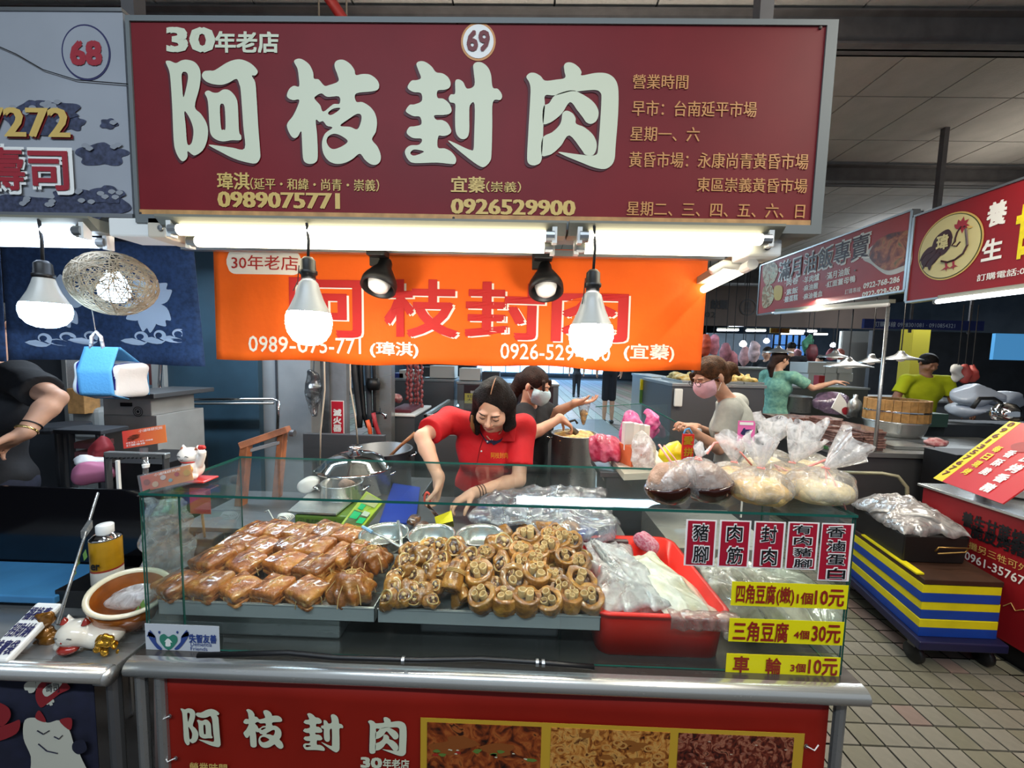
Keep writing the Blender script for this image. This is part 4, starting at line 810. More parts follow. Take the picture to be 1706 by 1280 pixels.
braise('pork_skin', '#6e3410', '#a35c20', '#c4883a', rough=.16); braise('pork_side', '#5a2812', '#a8622c', '#d8a868', 45); braise('trotter_skin', '#64370f', '#9c6424', '#be8638', 30, .18); braise('trotter_meat', '#24100a', '#542c16', '#94683c', 60, .3); braise('trotter_fat', '#a87a3e', '#c8a05e', '#e0c88e', 40, .25)
mat('bone', '#c8a470', .35, coat=.3, var=.12, vs=90); mat('marrow', '#4e2c16', .5); mat('twine', '#cfa668', .7)
def porkblock(seed, L=.057, W_=.048, Hh=.025):
    r = random.Random(seed); o0 = (0, 0, 0)
    s = Sdf((-.072, -.07, -.005), (.072, .07, .07), .0034); s.un(s.rbox((0, 0, Hh), (L*r.uniform(.92, 1.08), W_, Hh), .011)); s.un(s.ell((0, 0, Hh*1.35), (L*.92, W_*.92, Hh*.85)), .01); s.sub(s.rbox((0, 0, Hh*.72), (.09, .09, .0012), .001), .003)
    s.sub(s.cap((0, -.08, 2.32*Hh), (0, .08, 2.32*Hh), .005), .005); s.sub(s.cap((-.08, 0, 2.34*Hh), (.08, 0, 2.34*Hh), .004), .004); s.noise(.0017, 80, seed)
    V, Q = s.mesh(); root = raw('pork_block', V, Q, [M('pork_skin'), M('pork_side')], smooth=True, base=o0)
    for p in root.data.polygons: p.material_index = 1 if (p.normal.z < .35 and p.center.z < Hh*1.3) else 0
    z = 2*Hh+.003; b = MB(); b.tube([(-L-.002, .001, .0), (-L-.001, 0, Hh), (-L*.8, 0, z-.004), (0, .002, z+.0015), (L*.8, 0, z-.004), (L+.001, 0, Hh), (L+.002, 0, 0)], .0015, 5)
    b.tube([(0, -W_-.002, 0), (0.002, -W_-.001, Hh), (0, -W_*.8, z-.004), (0, 0, z+.002), (0, W_*.8, z-.004), (0, W_+.001, Hh)], .0015, 5); b.tube([(0, 0, z+.002), (.012, .006, z+.009), (.02, -.006, z+.004)], .0009, 5)
    b.out('twine', M('twine'), root); return root
RW = [('front row', .874, [(297, 971), (352, 973), (402, 976), (458, 977), (514, 982)]), ('second row', .887, [(359, 931), (414, 935), (478, 936), (528, 942)]), ('third row', .898, [(398, 907), (440, 910), (482, 908), (527, 911), (573, 922)]), ('back row', .908, [(429, 885), (462, 883), (500, 887), (543, 884), (583, 890)])]
variants = [porkblock(k) for k in range(5)]; used = set(); kk = 0
for rn, z, pts in RW:
    for i, (px, py) in enumerate(pts):
        q = np.array(P(px, py, Z=z)); v = kk % 5; o = variants[v]; zb = z-.058+(.0 if rn != 'front row' else 0); lab = 'string-tied braised pork block, %s from the left in the %s' % (ordn(i), rn)
        rot = (random.uniform(.08, .22), random.uniform(-.12, .12), random.uniform(-.55, -.2)); sc_ = random.uniform(.88, .98)
        if v in used: o = dup(o, loc=q-[0, 0, .03], rot=rot, scale=sc_, label=lab)
        else: used.add(v); o.location = q-[0, 0, .03]; o.rotation_euler = rot; o.scale = (sc_,)*3
        tag(o, lab, 'pork block', 'tied braised pork blocks'); kk += 1
for k, (px, py, z) in enumerate([(330, 960, .862), (430, 925, .862), (520, 920, .862), (460, 905, .865), (560, 905, .868), (400, 945, .86), (545, 955, .86), (585, 930, .862)]):
    dup(variants[k % 5], loc=np.array(P(px, py, Z=z))-[0, 0, .04], rot=(0, 0, k), scale=.93, label='braised pork block mostly buried beneath the upper blocks', group='buried pork blocks')
def hock(px, py, z, lab, seed, sc_=1):
    c = np.array(P(px, py, Z=z)); o0 = c-[0, 0, .052*sc_]; s = Sdf(o0-[.085, .085, .0], o0+[.085, .085, .11], .0038)
    x, y, zz = s.X-o0[0], s.Y-o0[1], s.Z-o0[2]; q_ = np.arctan2(y, x); s.D = (s.ell(o0+[0, 0, .036*sc_], (.062*sc_, .056*sc_, .042*sc_))+.0055*np.sin(q_*9+zz*60)).astype(np.float32)
    s.un(s.ell(o0+[0, -.01, .07*sc_], (.036*sc_, .034*sc_, .02*sc_)), .012); s.un(s.ell(o0+[0, -.04, .065*sc_], (.016, .014, .014)), .006); s.sub(s.ell(o0+[.004, -.006, .092*sc_], (.016, .014, .012)), .006); s.noise(.003, 70, seed); s.sub(s.half(o0, (0, 0, 1)))
    V, Q = s.mesh(); root = raw('pork_hock', V, Q, M('pork_skin'), smooth=True, base=o0); tag(root, lab, 'pork hock', 'gathered braised hock bundles'); top = o0+[0, -.004, .086*sc_]; b = MB()
    for k in range(7):
        q2 = 2*math.pi*k/7+seed; d_ = np.array([math.cos(q2), math.sin(q2), 0]); b.tube([top, top+d_*.028*sc_+[0, 0, -.002], top+d_*.058*sc_+[0, 0, -.035*sc_], top+d_*.064*sc_+[0, 0, -.06*sc_]], .0011, 5)
    for k in range(3): b.tube([top+[.012*math.cos(a_)*1.2, .012*math.sin(a_), -.004+k*.003] for a_ in np.linspace(0, 6.3, 12)], .0011, 5)
    b.out('twine', M('twine'), root)
hock(586, 972, .885, 'large gathered braised hock tied with twine at the front right of the left tray', 1, 1.12); hock(620, 928, .905, 'gathered braised hock tied with twine behind the larger one', 2); hock(600, 915, .91, 'braised hock half hidden below the leftmost steel bowl', 3, .8)
# trotter rings
def ring(seed):
    r = random.Random(seed); s = Sdf((-.04, -.04, -.003), (.04, .04, .065), .0024); x, y, z = s.X, s.Y, s.Z
    R_o = .030; s.D = (np.maximum(np.sqrt(x**2+(y*1.12)**2)-(R_o+.004*np.sin(z*60)), np.abs(z-.022)-.018)-.003).astype(np.float32)
    s.sub(np.maximum(np.sqrt(x**2+(y*1.15)**2)-.0215, -(z-.030)), .005); s.noise(.0016, 140, seed); V, Q = s.mesh()
    root = raw('trotter_ring', V, Q, [M('trotter_skin'), M('trotter_meat')], smooth=True, base=(0, 0, 0))
    for p in root.data.polygons:
        c = p.center; p.material_index = 1 if (math.hypot(c.x, c.y) < .0205 and c.z > .022) else 0
    n = r.choice([2, 3, 3, 4]); b = MB(); b2 = MB()
    for k in range(n):
        q = 2*math.pi*k/n+r.uniform(-.3, .3)+seed; rr = r.uniform(.0078, .0098); d_ = .0125 if n > 2 else .011; cx, cy, hh = d_*math.cos(q), d_*math.sin(q)*.9, .051+r.uniform(-.003, .006)
        bo = MB().lathe((cx, cy, .02), [(rr, 0), (rr, hh-.022), (rr*.85, hh-.019), (rr*.7, hh-.020), (rr*.62, hh-.034), (0, hh-.035)], 14, fn=lambda q_, h_: 1+.1*math.sin(2*q_+k)); bo.out('bone', M('bone'), root, smooth=True)
    s = Sdf((-.025, -.025, .02), (.025, .025, .045), .0026); s.un(s.ell((0, 0, .029), (.02, .018, .007))); s.noise(.004, 260, seed+5); s.out('marrow_meat', M('trotter_meat'), root); return root
def knuckle(seed):
    r = random.Random(seed); s = Sdf((-.045, -.04, -.003), (.045, .04, .06), .0026)
    s.un(s.ell((0, 0, .024), (.030, .027, .024))); s.un(s.ell((.018, .008, .022), (.02, .018, .018)), .008); s.sub(s.ell((-.004, -.004, .052), (.020, .017, .012)), .003); s.noise(.0032, 130, seed); V, Q = s.mesh()
    root = raw('trotter_knuckle', V, Q, M('trotter_skin'), smooth=True, base=(0, 0, 0))
    s = Sdf((-.03, -.03, .02), (.03, .03, .06), .0024); s.un(s.ell((-.004, -.004, .038), (.017, .0145, .008))); s.noise(.006, 300, seed+3); s.out('cut_meat', M('trotter_meat'), root)
    MB().lathe((-.004, -.004, .036), [(.017, .004), (.020, .008), (.0225, .008), (.023, .003)], 20, fn=lambda q, h: 1+.08*math.sin(3*q+seed), sy=.86).out('fat_rim', M('trotter_fat'), root, smooth=True)
    s = Sdf((-.03, -.03, .03), (.03, .03, .06), .0022); s.un(s.ell((-.001, -.006, .045), (.008, .006, .004))); s.un(s.ell((-.01, .003, .045), (.004, .004, .003))); s.noise(.001, 300, seed); s.out('joint_bone', M('bone'), root); return root
def skinroll(c, ax, r, L, lab):
    c = np.array(c); ax = np.array(ax, float); ax /= np.linalg.norm(ax); a_ = np.cross(ax, (0, 0, 1)); a_ /= np.linalg.norm(a_); b_ = np.cross(a_, ax); n = 46
    fn = lambda i, j: c+ax*L*j+(a_*math.cos(i*5.2*math.pi)+b_*math.sin(i*5.2*math.pi))*(r*(.28+.72*i))*(1-.35*j*j)
    V, Fc = grid(fn, 60, 8); o = raw('skin_roll', V, Fc, M('trotter_skin'), smooth=True); solid(o, .0035); tag(o, lab, 'pork skin roll', 'rolled braised pork skins')
    b = MB()
    for t_ in (.55, .6, .65): b.tube([c+ax*L*t_+(a_*math.cos(q)+b_*math.sin(q))*r*1.04*(1-.35*t_*t_) for q in np.linspace(0, 6.3, 20)], .0013, 5)
    b.out('twine', M('twine'), o)
rings = [ring(k) for k in range(6)]; knucks = [knuckle(k) for k in range(5)]; usedr = set()
def put(kind, lst, zx, zy, rz, lab, group, dz=0):
    px, py = 600+zx/4.062, 840+zy/4.062; t_ = min(max((1003-py)/106, 0), 1.1); z = .874+.07*t_+dz; q = np.array(P(px, py, Z=z)); k = random.randrange(len(lst)); o = lst[k]
    sc_ = rz/(.030*F/(np.linalg.norm(q-CAM))*4.062)*1.02; tilt = random.uniform(.1, .6) if kind == 'r' else random.uniform(.6, 1.15); az = random.uniform(-.7, .7) if kind == 'r' else random.uniform(-.9, .9)
    Rm = Matrix.Rotation(az, 4, 'Z') @ Matrix.Rotation(tilt, 4, 'X') @ Matrix.Rotation(random.uniform(0, 6), 4, 'Z'); e = Rm.to_euler(); up = Rm @ Vector((0, 0, 1)); loc = q-np.array(up)*.024*sc_
    if (kind, k) in usedr: o = dup(o, loc=loc, rot=e, scale=sc_)
    else: usedr.add((kind, k)); o.location = loc; o.rotation_euler = e; o.scale = (sc_,)*3
    return tag(o, lab, 'trotter piece', group)
RG = [('front row', [(830, 640, 72), (975, 655, 68), (1125, 655, 72), (1280, 662, 68), (1425, 650, 62), (1560, 650, 72)]), ('second row', [(1365, 580, 60), (1490, 535, 76)]), ('third row', [(810, 490, 80), (1040, 525, 80), (1190, 490, 76), (1310, 500, 50)]), ('fourth row', [(1080, 410, 55), (1180, 400, 62), (1390, 370, 56), (1490, 410, 56)]), ('fifth row', [(850, 340, 48), (1085, 330, 62), (1210, 345, 56), (1270, 300, 66)]), ('back row', [(1140, 235, 70), (1360, 250, 60), (1275, 225, 50), (1440, 255, 52), (1060, 250, 40), (1320, 185, 40)])]
for rn, pts in RG:
    for i, (x, y, r_) in enumerate(sorted(pts)): put('r', rings, x, y, r_, 'brown trotter ring with bone ends, %s from left in the %s' % (ordn(i), rn), 'braised trotter rings')
KN = [('front', [(200, 645, 58), (300, 640, 55), (385, 640, 50), (485, 660, 46)]), ('second', [(230, 560, 60), (340, 590, 60), (445, 590, 52), (520, 560, 45)]), ('third', [(310, 460, 55), (390, 495, 56), (475, 465, 56), (560, 455, 55), (250, 490, 45)]), ('fourth', [(290, 400, 55), (380, 370, 70), (480, 370, 60), (560, 380, 60)]), ('rear', [(330, 320, 60), (450, 310, 70), (545, 300, 70), (650, 300, 75), (740, 355, 60), (820, 400, 50), (960, 400, 62), (950, 280, 78), (910, 540, 45), (690, 400, 55), (1010, 470, 50)])]
for rn, pts in KN:
    for i, (x, y, r_) in enumerate(sorted(pts)): put('k', knucks, x, y, r_, 'cut trotter knuckle, %s from left in the %s row of the heap' % (ordn(i), rn), 'braised trotter knuckles')
for k in range(34):
    r = random.Random(k+50); x = r.uniform(180, 1540); y = r.uniform(330, 600); put('k', knucks, x, y+30, 62, 'braised trotter piece buried in the heap under the others', 'buried trotter pieces', dz=-.035)
q = np.array(P(751, 985, Z=.885)); skinroll(q, (.12, .5, .45), .034, .085, 'rolled braised pork skin tied with twine at the front of the heap'); q = np.array(P(777, 1000, Z=.865)); skinroll(q, (-.3, .5, .3), .018, .06, 'small rolled pork skin beside the larger roll')
# ================================================================ ON THE GLASS: FOOD BAGS
ZB = ZG+.0085
film('bagfilm', op=.45, gl=.07, rough=.18, ns=22, bump=.7, bs=26); film('bagthin', op=.2, gl=.08, rough=.12, ns=30, bump=.6, bs=40)
mat('pink_string', '#e8938a', .5); mat('noodle', '#c9a86a', .6, var=.3, vs=40, bump=.5, bs=90, sss=.1); mat('noodle_pale', '#d8c79c', .6, var=.2, vs=30, bump=.5, bs=60, sss=.1)
mat('soy', '#2c0f08', .1, coat=.5); mat('brown_food', '#7a5a44', .6, col2='#a08472', vs=25, bump=.5, bs=80)
def pleat(seed, amp):
    r = random.Random(seed); a = [r.uniform(0, 6) for _ in range(4)]; ks = (3, 5, 8, 13)
    return lambda q, h: 1+amp*sum(math.sin(k*q+p+h*30)/(1+i*.5) for i, (k, p) in enumerate(zip(ks, a)))
def foodbag(px, py_b, Y, rpx, hpx, neck, flare, lab, content='noodle', seed=0, fill=.8, liquid=False, group='plastic bags of food on the glass', z0=None, string=True, sy=.85):
    """px: centre; py_b: pixel of the base; neck: (dx,dz) m; flare: (dx,dz,r) of the open top"""
    k = Y/F; c = np.array(P(px, py_b, Y)); c[2] = ZB if z0 is None else z0; r = rpx*k; h = hpx*k; t = T('food_bag', lab, 'bag', c, group)
    nk = c+[neck[0], 0, h+neck[1]]; fn = pleat(seed, .035)
    V, Fc, n, m_ = [], [], 40, 15
    for j in range(m_+1):
        s_ = j/m_; rad = r*(max(1-(abs(s_-.38)/.62)**2.3, 0)**.5 if s_ > .38 else max(1-((.38-s_)/.38)**2.6, .0)**.5*1.0); rad = max(rad, .007 if s_ > .9 else r*.35 if s_ < .05 else 0); cc = c+(nk-c)*np.array([s_**2.5, 1, s_]); 
        for q in range(n): a_ = 2*math.pi*q/n; f = 1+(fn(a_, s_*.1)-1)*(1+2.2*max(s_-.5, 0)); V.append((cc[0]+rad*f*math.cos(a_), cc[1]+rad*sy*f*math.sin(a_), cc[2]))
    for j in range(m_):
        for q in range(n): Fc.append((j*n+q, j*n+(q+1) % n, (j+1)*n+(q+1) % n, (j+1)*n+q))
    Fc.append(tuple(range(n-1, -1, -1))); raw('bag_body', V, Fc, M('bagthin'), smooth=True, parent=t)
    s = Sdf(c+[-r, -r, -.002], c+[r, r, h*fill+.01], max(r/13, .004)); s.un(s.ell(c+[0, 0, h*fill*.42], (r*.93, r*sy*.92, h*fill*.52)));
    s.noise(.006, 60, seed); s.sub(s.half(c+[0, 0, .001], (0, 0, 1)), .0); s.out('contents', M(content), t)
    if liquid:
        s = Sdf(c+[-r, -r, -.002], c+[r, r, h*.6], .005); s.un(s.ell(c+[0, 0, h*.40], (r*1.03, r*sy*1.08, h*.50))); s.sub(s.half(c+[0, 0, h*.42], (.15, 0, -1))); s.sub(s.half(c+[0, 0, .001], (0, 0, 1))); s.out('sauce', M('soy'), t)
    if flare:
        top = nk+np.array([flare[0], flare[3] if len(flare) > 3 else 0, flare[1]]); V, Fc, n, m_ = [], [], 46, 10; d_ = (top-nk)/np.linalg.norm(top-nk); a1 = np.cross(d_, (0, 1, 0)); a1 /= np.linalg.norm(a1); a2 = np.cross(d_, a1); fl2 = pleat(seed+9, .13)
        for j in range(m_+1):
            s_ = j/m_; rad = .005+flare[2]*s_**.8
            for q in range(n):
                a_ = 2*math.pi*q/n; f = 1+(fl2(a_, s_*.02)-1)*min(s_*2+.3, 1); w_ = .014*math.sin(3*a_+seed)*s_; V.append(nk+(top-nk)*s_+d_*w_+a1*math.cos(a_)*rad*f+a2*math.sin(a_)*rad*f*.5)
        for j in range(m_):
            for q in range(n): Fc.append((j*n+q, j*n+(q+1) % n, (j+1)*n+(q+1) % n, (j+1)*n+q))
        raw('gathered_top', V, Fc, M('bagfilm'), smooth=True, parent=t)
    if string:
        b = MB().tube([nk+np.array([.0085*math.cos(a_), .0085*math.sin(a_), .0015*math.sin(2*a_)]) for a_ in np.linspace(0, 6.3, 14)], .0022, 6); b.out('tie_string', M('pink_string'), t, smooth=True)
    return t, nk
foodbag(1262, 858, 1.075, 50, 50, (0, .012), (-.005, .085, .042), 'plump bag of pale noodles in the middle of the front row', seed=1)
t, nk = foodbag(1362, 862, 1.09, 52, 50, (.01, .012), (.085, .075, .048), 'plump bag of pale food at the right front corner of the glass', seed=2, content='noodle_pale')
b = MB(); 
for dx, L in ((-.03, .10), (.006, .11)): b.tube([nk, nk+[dx*.6, -.03, -.03], nk+[dx, -.05, -.06], nk+[dx+.015, -.055, -L+.01]], .0016, 6)
b.out('string_loop', M('pink_string'), t, smooth=True)
foodbag(1110, 858, 1.05, 39, 72, (.035, .0), None, 'bag of food in dark soy sauce, the left one of the pair', content='brown_food', liquid=True, seed=3, fill=.95, string=False, sy=.7)
t, nk = foodbag(1178, 862, 1.07, 39, 70, (-.035, .0), None, 'bag of food in dark soy sauce, the right one of the pair', content='brown_food', liquid=True, seed=4, fill=.95, sy=.7)
q = [P(1138, 796, 1.07), P(1118, 770, 1.07), P(1098, 741, 1.08)]; MB().tube(q, .003, 6, flat=2).tube([P(1138, 796, 1.07), P(1125, 765, 1.07), P(1106, 742, 1.08)], .002, 6).out('string_loop', M('pink_string'), t, smooth=True)
foodbag(1160, 815, 1.22, 32, 44, (.0, .0), (.012, .035, .02), 'bag of brown mushrooms behind the two soy sauce bags', content='brown_food', seed=5)
foodbag(1222, 825, 1.20, 38, 38, (-.005, .006), (-.012, .085, .046), 'bag of yellow noodles with a tall white gathered top behind the soy bags', seed=6)
foodbag(1318, 822, 1.20, 46, 40, (-.005, .006), (.045, .085, .055), 'bag of yellow noodles with wide gathered top behind the right corner bag', seed=7)
foodbag(1275, 805, 1.30, 40, 46, (.0, .01), (.02, .10, .06), 'rear bag with the tallest white gathered top and pink string', seed=8, content='noodle_pale')
foodbag(1345, 812, 1.30, 36, 40, (.0, .01), (-.01, .10, .05), 'rear right bag with white gathered top behind the noodle bags', seed=11, content='noodle_pale')
lps = [[(1232, 752, 1.2), (1210, 735, 1.2), (1190, 738, 1.2), (1178, 757, 1.2)], [(1252, 775, 1.19), (1235, 755, 1.19), (1212, 739, 1.2), (1196, 738, 1.2)], [(1318, 790, 1.2), (1340, 780, 1.2), (1362, 772, 1.18), (1382, 764, 1.15)], [(1300, 786, 1.2), (1290, 775, 1.2), (1320, 789, 1.19)]]
st_ = T('pink_string', 'pink plastic tie strings looping over the food bags', 'string', P(1250, 770, 1.2))
for l in lps: MB().tube([P(*q) for q in l], .0028, 6, flat=1.6).out('loop', M('pink_string'), st_, smooth=True)
# ---------------------------------------------------------------- cat figurine, cards
mat('cat_white', '#eae4da', .25, coat=.5); mat('cat_gold', '#d09a28', .3, .6); mat('cat_red', '#c22a22', .3, coat=.4); mat('card_orange', '#e8542c', .45)
kc = np.array(P(322, 800, 1.10)); kc[2] = ZB+.012; ft = T('lucky_cat', 'small white lucky cat figurine with raised paw on a red cushion', 'figurine', kc-[0, 0, .012])
tr_ = np.array(kc); V, Fc = flatmesh([[(-.035, -.03), (.045, -.032), (.052, .02), (-.02, .03)]]); pz = Pl(kc+[.01, 0, -.004], (1, 0, 0), (0, 1, .0)); MB().slab(pz, -.045, -.03, .045, .03, .006, 0).out('red_stand', M('cat_red'), ft, bev=.003)
s = Sdf(kc+[-.05, -.05, -.005], kc+[.06, .05, .11], .0028); s.un(s.ell(kc+[0, 0, .026], (.030, .027, .030))); s.un(s.ell(kc+[-.004, -.004, .066], (.031, .027, .024)), .008)
for dx in (-.024, .017): s.un(s.cap(kc+[dx, 0, .080], kc+[dx*1.08, 0, .094], .009, .003), .005)
s.un(s.cap(kc+[.026, -.006, .04], kc+[.040, -.01, .070], .010, .009), .006); s.un(s.ell(kc+[.040, -.012, .078], (.011, .010, .010)), .003); s.un(s.ell(kc+[-.018, -.018, .006], (.013, .014, .009)), .004); s.un(s.ell(kc+[.014, -.018, .006], (.013, .014, .009)), .004)
s.out('body', M('cat_white'), ft)
for dx in (-.024, .017): MB().lathe(kc+[dx*1.02, -.006, .083], [(.005, 0), (.003, .005), (0, .009)], 8).out('ear', mat('ear_brown', '#8a4a2a', .4), ft)
MB().lathe(kc+[-.002, -.0, .049], [(.024, -.002), (.027, .0), (.024, .003)], 24).out('collar', M('cat_red'), ft, smooth=True)
b = MB()
for dx in (-.015, .008): b.tube([kc+[dx-.006, -.029, .067], kc+[dx, -.0315, .070], kc+[dx+.006, -.030, .067]], .001, 5)
b.tube([kc+[-.008, -.032, .060], kc+[-.004, -.0335, .058], kc+[0, -.032, .060]], .0008, 5); b.out('face_line', M('black'), ft)
MB().lathe(kc+[.006, -.022, .028], [(.013, -.004), (.0135, .004), (0, .007)], 16, axis=(0, -1, .2)).out('gold_coin', M('cat_gold'), ft, smooth=True); MB().lathe(kc+[-.013, -.022, .024], [(.008, -.004), (.008, .004), (0, .005)], 10, axis=(-.3, -1, .1)).out('black_patch', M('black'), ft, smooth=True)
s = Sdf(kc+[.02, -.04, .08], kc+[.06, .02, .11], .003); [s.un(s.ell(kc+[.04+.007*math.cos(a_), -.012, .092+.004*math.sin(a_*2)], (.005, .005, .005))) for a_ in range(6)]; s.out('flower', M('cat_red'), ft)
# card holder with card
def card(poly, Y, lab, name, cat, cols, tx, group=None, parent=None, food=True, depth=.001):
    pl = Pl(P(poly[0][0], poly[0][1], Y), np.array(P(poly[1][0], poly[1][1], Y))-np.array(P(poly[0][0], poly[0][1], Y)), (0, .12, 1)); uv = [pl.uv(*q) for q in poly]; w_ = uv[1][0]; h_ = uv[2][1]
    o = parent or T(name, lab, cat, pl.o, group); MB().slab(pl, 0, 0, w_, h_, depth, 0).out('card', gradmat('grad_'+name, cols, pl.u), o); return o, pl, w_, h_
def gradmat(name, cols, u):
    if name in MATS: return MATS[name]
    m = mat(name, cols[0], .4); nt = m.node_tree; tc = nt.nodes.new('ShaderNodeTexCoord'); sx = nt.nodes.new('ShaderNodeSeparateXYZ'); r = nt.nodes.new('ShaderNodeValToRGB')
    nt.links.new(tc.outputs['Generated'], sx.inputs[0]); nt.links.new(sx.outputs[0], r.inputs[0]); nt.links.new(r.outputs[0], nt.nodes['Principled BSDF'].inputs['Base Color'])
    r.color_ramp.elements[0].color = (*hexc(cols[0]), 1); r.color_ramp.elements[1].color = (*hexc(cols[1]), 1); return m
def cardtext(o, pl, w_, h_):
    text('小滷味研究專賣', pl, (w_*.42, h_*.74, w_*.95, h_*.94), M('white'), o, px=False, off=.002)
film('acrylic', op=.06, gl=.06, rough=.03, ns=0)
o, pl, w_, h_ = card([(238, 820), (322, 800), (238, 793)], 1.03, 'clear acrylic card holder with an orange snack card beside the lucky cat', 'card_holder', 'card holder', ('#d8503a', '#ee9a3a'), '')
MB().slab(pl, -.004, -.006, w_+.004, h_+.004, .0015, .004).slab(pl, -.004, -.006, w_+.004, h_+.002, .0015, -.008).slab(pl, -.006, -.009, w_+.008, -.006, .03, .012).out('acrylic_body', M('acrylic'), o)
def dots(o, pl, items):
    for u, v, r, c_ in items: MB().poly(pl, [(u+r*1.2*math.cos(q), v+r*math.sin(q)) for q in [2*math.pi*k/14 for k in range(14)]], .0004, .0022).out('printed_snack', mat(c_, c_, .5), o)
dots(o, pl, [(w_*.12, h_*.55, .008, '#a0442a'), (w_*.28, h_*.3, .008, '#e2b48a'), (w_*.45, h_*.6, .007, '#e8cfc0'), (w_*.58, h_*.32, .005, '#8fb4b0'), (w_*.72, h_*.6, .006, '#c23a34'), (w_*.92, h_*.55, .009, '#e0a83a')])
text('小滷味研究所', pl, (w_*.3, h_*.78, w_*.82, h_*.95), M('white'), o, px=False, off=.0045); 
ch = T('card_clip', 'clear clip stand holding a small orange business card above the card holder', 'card stand', P(243, 795, 1.06)); 
MB().tube([P(243, 800, 1.06), P(242, 762, 1.06)], .007, 10).out('stand', M('acrylic'), ch, smooth=True); MB().lathe(P(243, 776, 1.06), [(.0, -.005), (.008, -.005), (.009, .004), (0, .006)], 12).out('joint', M('white_plastic'), ch); MB().obox(P(240, 752, 1.06), (.008, 0, 0), (0, .005, 0), (0, 0, .010)).out('clip', M('acrylic'), ch)
_, pl, w_, h_ = card([(206, 748), (278, 737), (203, 719)], 1.055, '', 'card', '', ('#d63a34', '#e87a3a'), '', parent=ch)
text('小滷味研究所', pl, (w_*.4, h_*.78, w_*.95, h_*.95), M('white'), ch, px=False, off=.0015); text('0932-145-088\n訂購專線', pl, (w_*.08, h_*.08, w_*.7, h_*.32), M('white'), ch, px=False, off=.0015)
s_ = random.Random(4)
for k in range(7): MB().poly(pl, [(w_*.25+s_.uniform(-.016, .018)+.006*math.cos(q), h_*.55+s_.uniform(-.0, .0)+(k % 3-1)*.005+.003*math.sin(q)) for q in [2*math.pi*j/8 for j in range(8)]], .0003, .001+k*.0001).out('printed_food', mat('pf', '#6a2a12', .5), ch)
# wooden stick with red envelope behind glass
t = T('red_sign_stick', 'small red card on a bamboo stick standing behind the left meat tray', 'sign', P(342, 900, 1.3)); MB().tube([P(336, 850, 1.28), P(342, 905, 1.30)], .004, 8).out('stick', mat('bamboo', '#b98a5a', .6), t, smooth=True)
q = P(334, 835, 1.27); MB().box((q[0]-.036, q[1]-.002, q[2]-.045), (q[0]+.036, q[1], q[2]+.045)).out('card', M('cat_red'), t)
MB().box((P(342, 905, 1.30)[0]-.04, 1.28, .80), (P(342, 905, 1.30)[0]+.04, 1.34, .905)).out('dark_base', M('black'), t, bev=.005)
# hanging clear bag at left inside case
V, Fc = grid(lambda i, j: (P(232+85*i, 840, 1.2)[0]+.008*math.sin(j*9), 1.2+.012*math.sin(i*11+j*5)+.01*math.sin(j*17+i*3), P(270, 830, 1.2)[2]-(.005+.235*j+.02*math.sin(i*4)*j)), 24, 24)
o = raw('clear_bag', V, Fc, M('bagthin'), smooth=True); solid(o, .0008); tag(o, 'large crumpled clear plastic bag hanging at the left end of the glass case', 'bag')
# ================================================================ TISSUE BAG, RATTAN LAMP
mat('tissue_blue', '#5aa2d6', .8, bump=.15, bs=150); mat('pack_white', '#e6e8ea', .35, coat=.3, bump=.3, bs=30); mat('pack_navy', '#2a2c86', .4)
c = np.array(P(188, 625, 1.15)); tt = T('tissue_hanger', 'sky blue fabric holder with a pack of tissues hanging below the woven lamp', 'tissue holder', c-[0, 0, .08]); a_ = .12
u = np.array([math.cos(a_), -math.sin(a_), .06]); 
s = Sdf(c-[.13, .08, .07], c+[.13, .08, .07], .0045); s.un(s.rbox(c+np.array([0, 0, -.012]), (.074, .05, .052), .016, frame((.12, 1, 0), (.05, 0, 1)))); s.noise(.004, 50, 3); V, Q = s.mesh(); o = raw('tissue_pack', V, Q, [M('pack_white'), M('pack_navy')], smooth=True, parent=tt)
w0 = WLOC[tt.name]
for p in o.data.polygons: x = abs(p.center.x+w0[0]-c[0]); p.material_index = 1 if .052 < x < .061 else 0
hx = .052
V, Fc = grid(lambda i, j: tuple(c+np.array([(-hx+2*hx*i)+.02*(.5-j if j < .5 else 0)*0, 0, 0])+([0, -.054, .012+.11*0] if 0 else np.array([.012*j+.004, -.03-.030*min(j*2.2, 1) if j < .9 else -.06+.4*(j-.9), .085-.155*j]))), 10, 20)
o = raw('fabric_sling', V, Fc, M('tissue_blue'), parent=tt, smooth=True); solid(o, .002)
V, Fc = grid(lambda i, j: tuple(c+np.array([.004-hx+2*hx*i, -.026+.082*min(j*2.2, 1), .085-.150*j])), 10, 12); o = raw('fabric_sling', V, Fc, M('tissue_blue'), parent=tt, smooth=True); solid(o, .002)
MB().tube([c+[-.03, -.03, .08], c+[-.025, -.03, .115], c+[-.01, -.03, .13], c+[.003, -.03, .115], c+[.008, -.03, .08]], .0045, 7).out('strap', mat('strap', '#cfc8c8', .8, var=.5, vs=120), tt, smooth=True); MB().tube([c+[-.012, -.03, .13], c+[-.02, -.03, .20]], .0012, 5).out('hook_wire', M('alu'), tt)
rl = np.array(P(190, 473, 1.12)); rt = T('woven_lamp', 'round woven rattan lamp shade with a cool bulb hanging before the blue curtain', 'lamp', rl-[0, 0, .09])
mat('rattan', '#9c8f7a', .7, var=.2, vs=50); r_ = random.Random(3); b = MB()
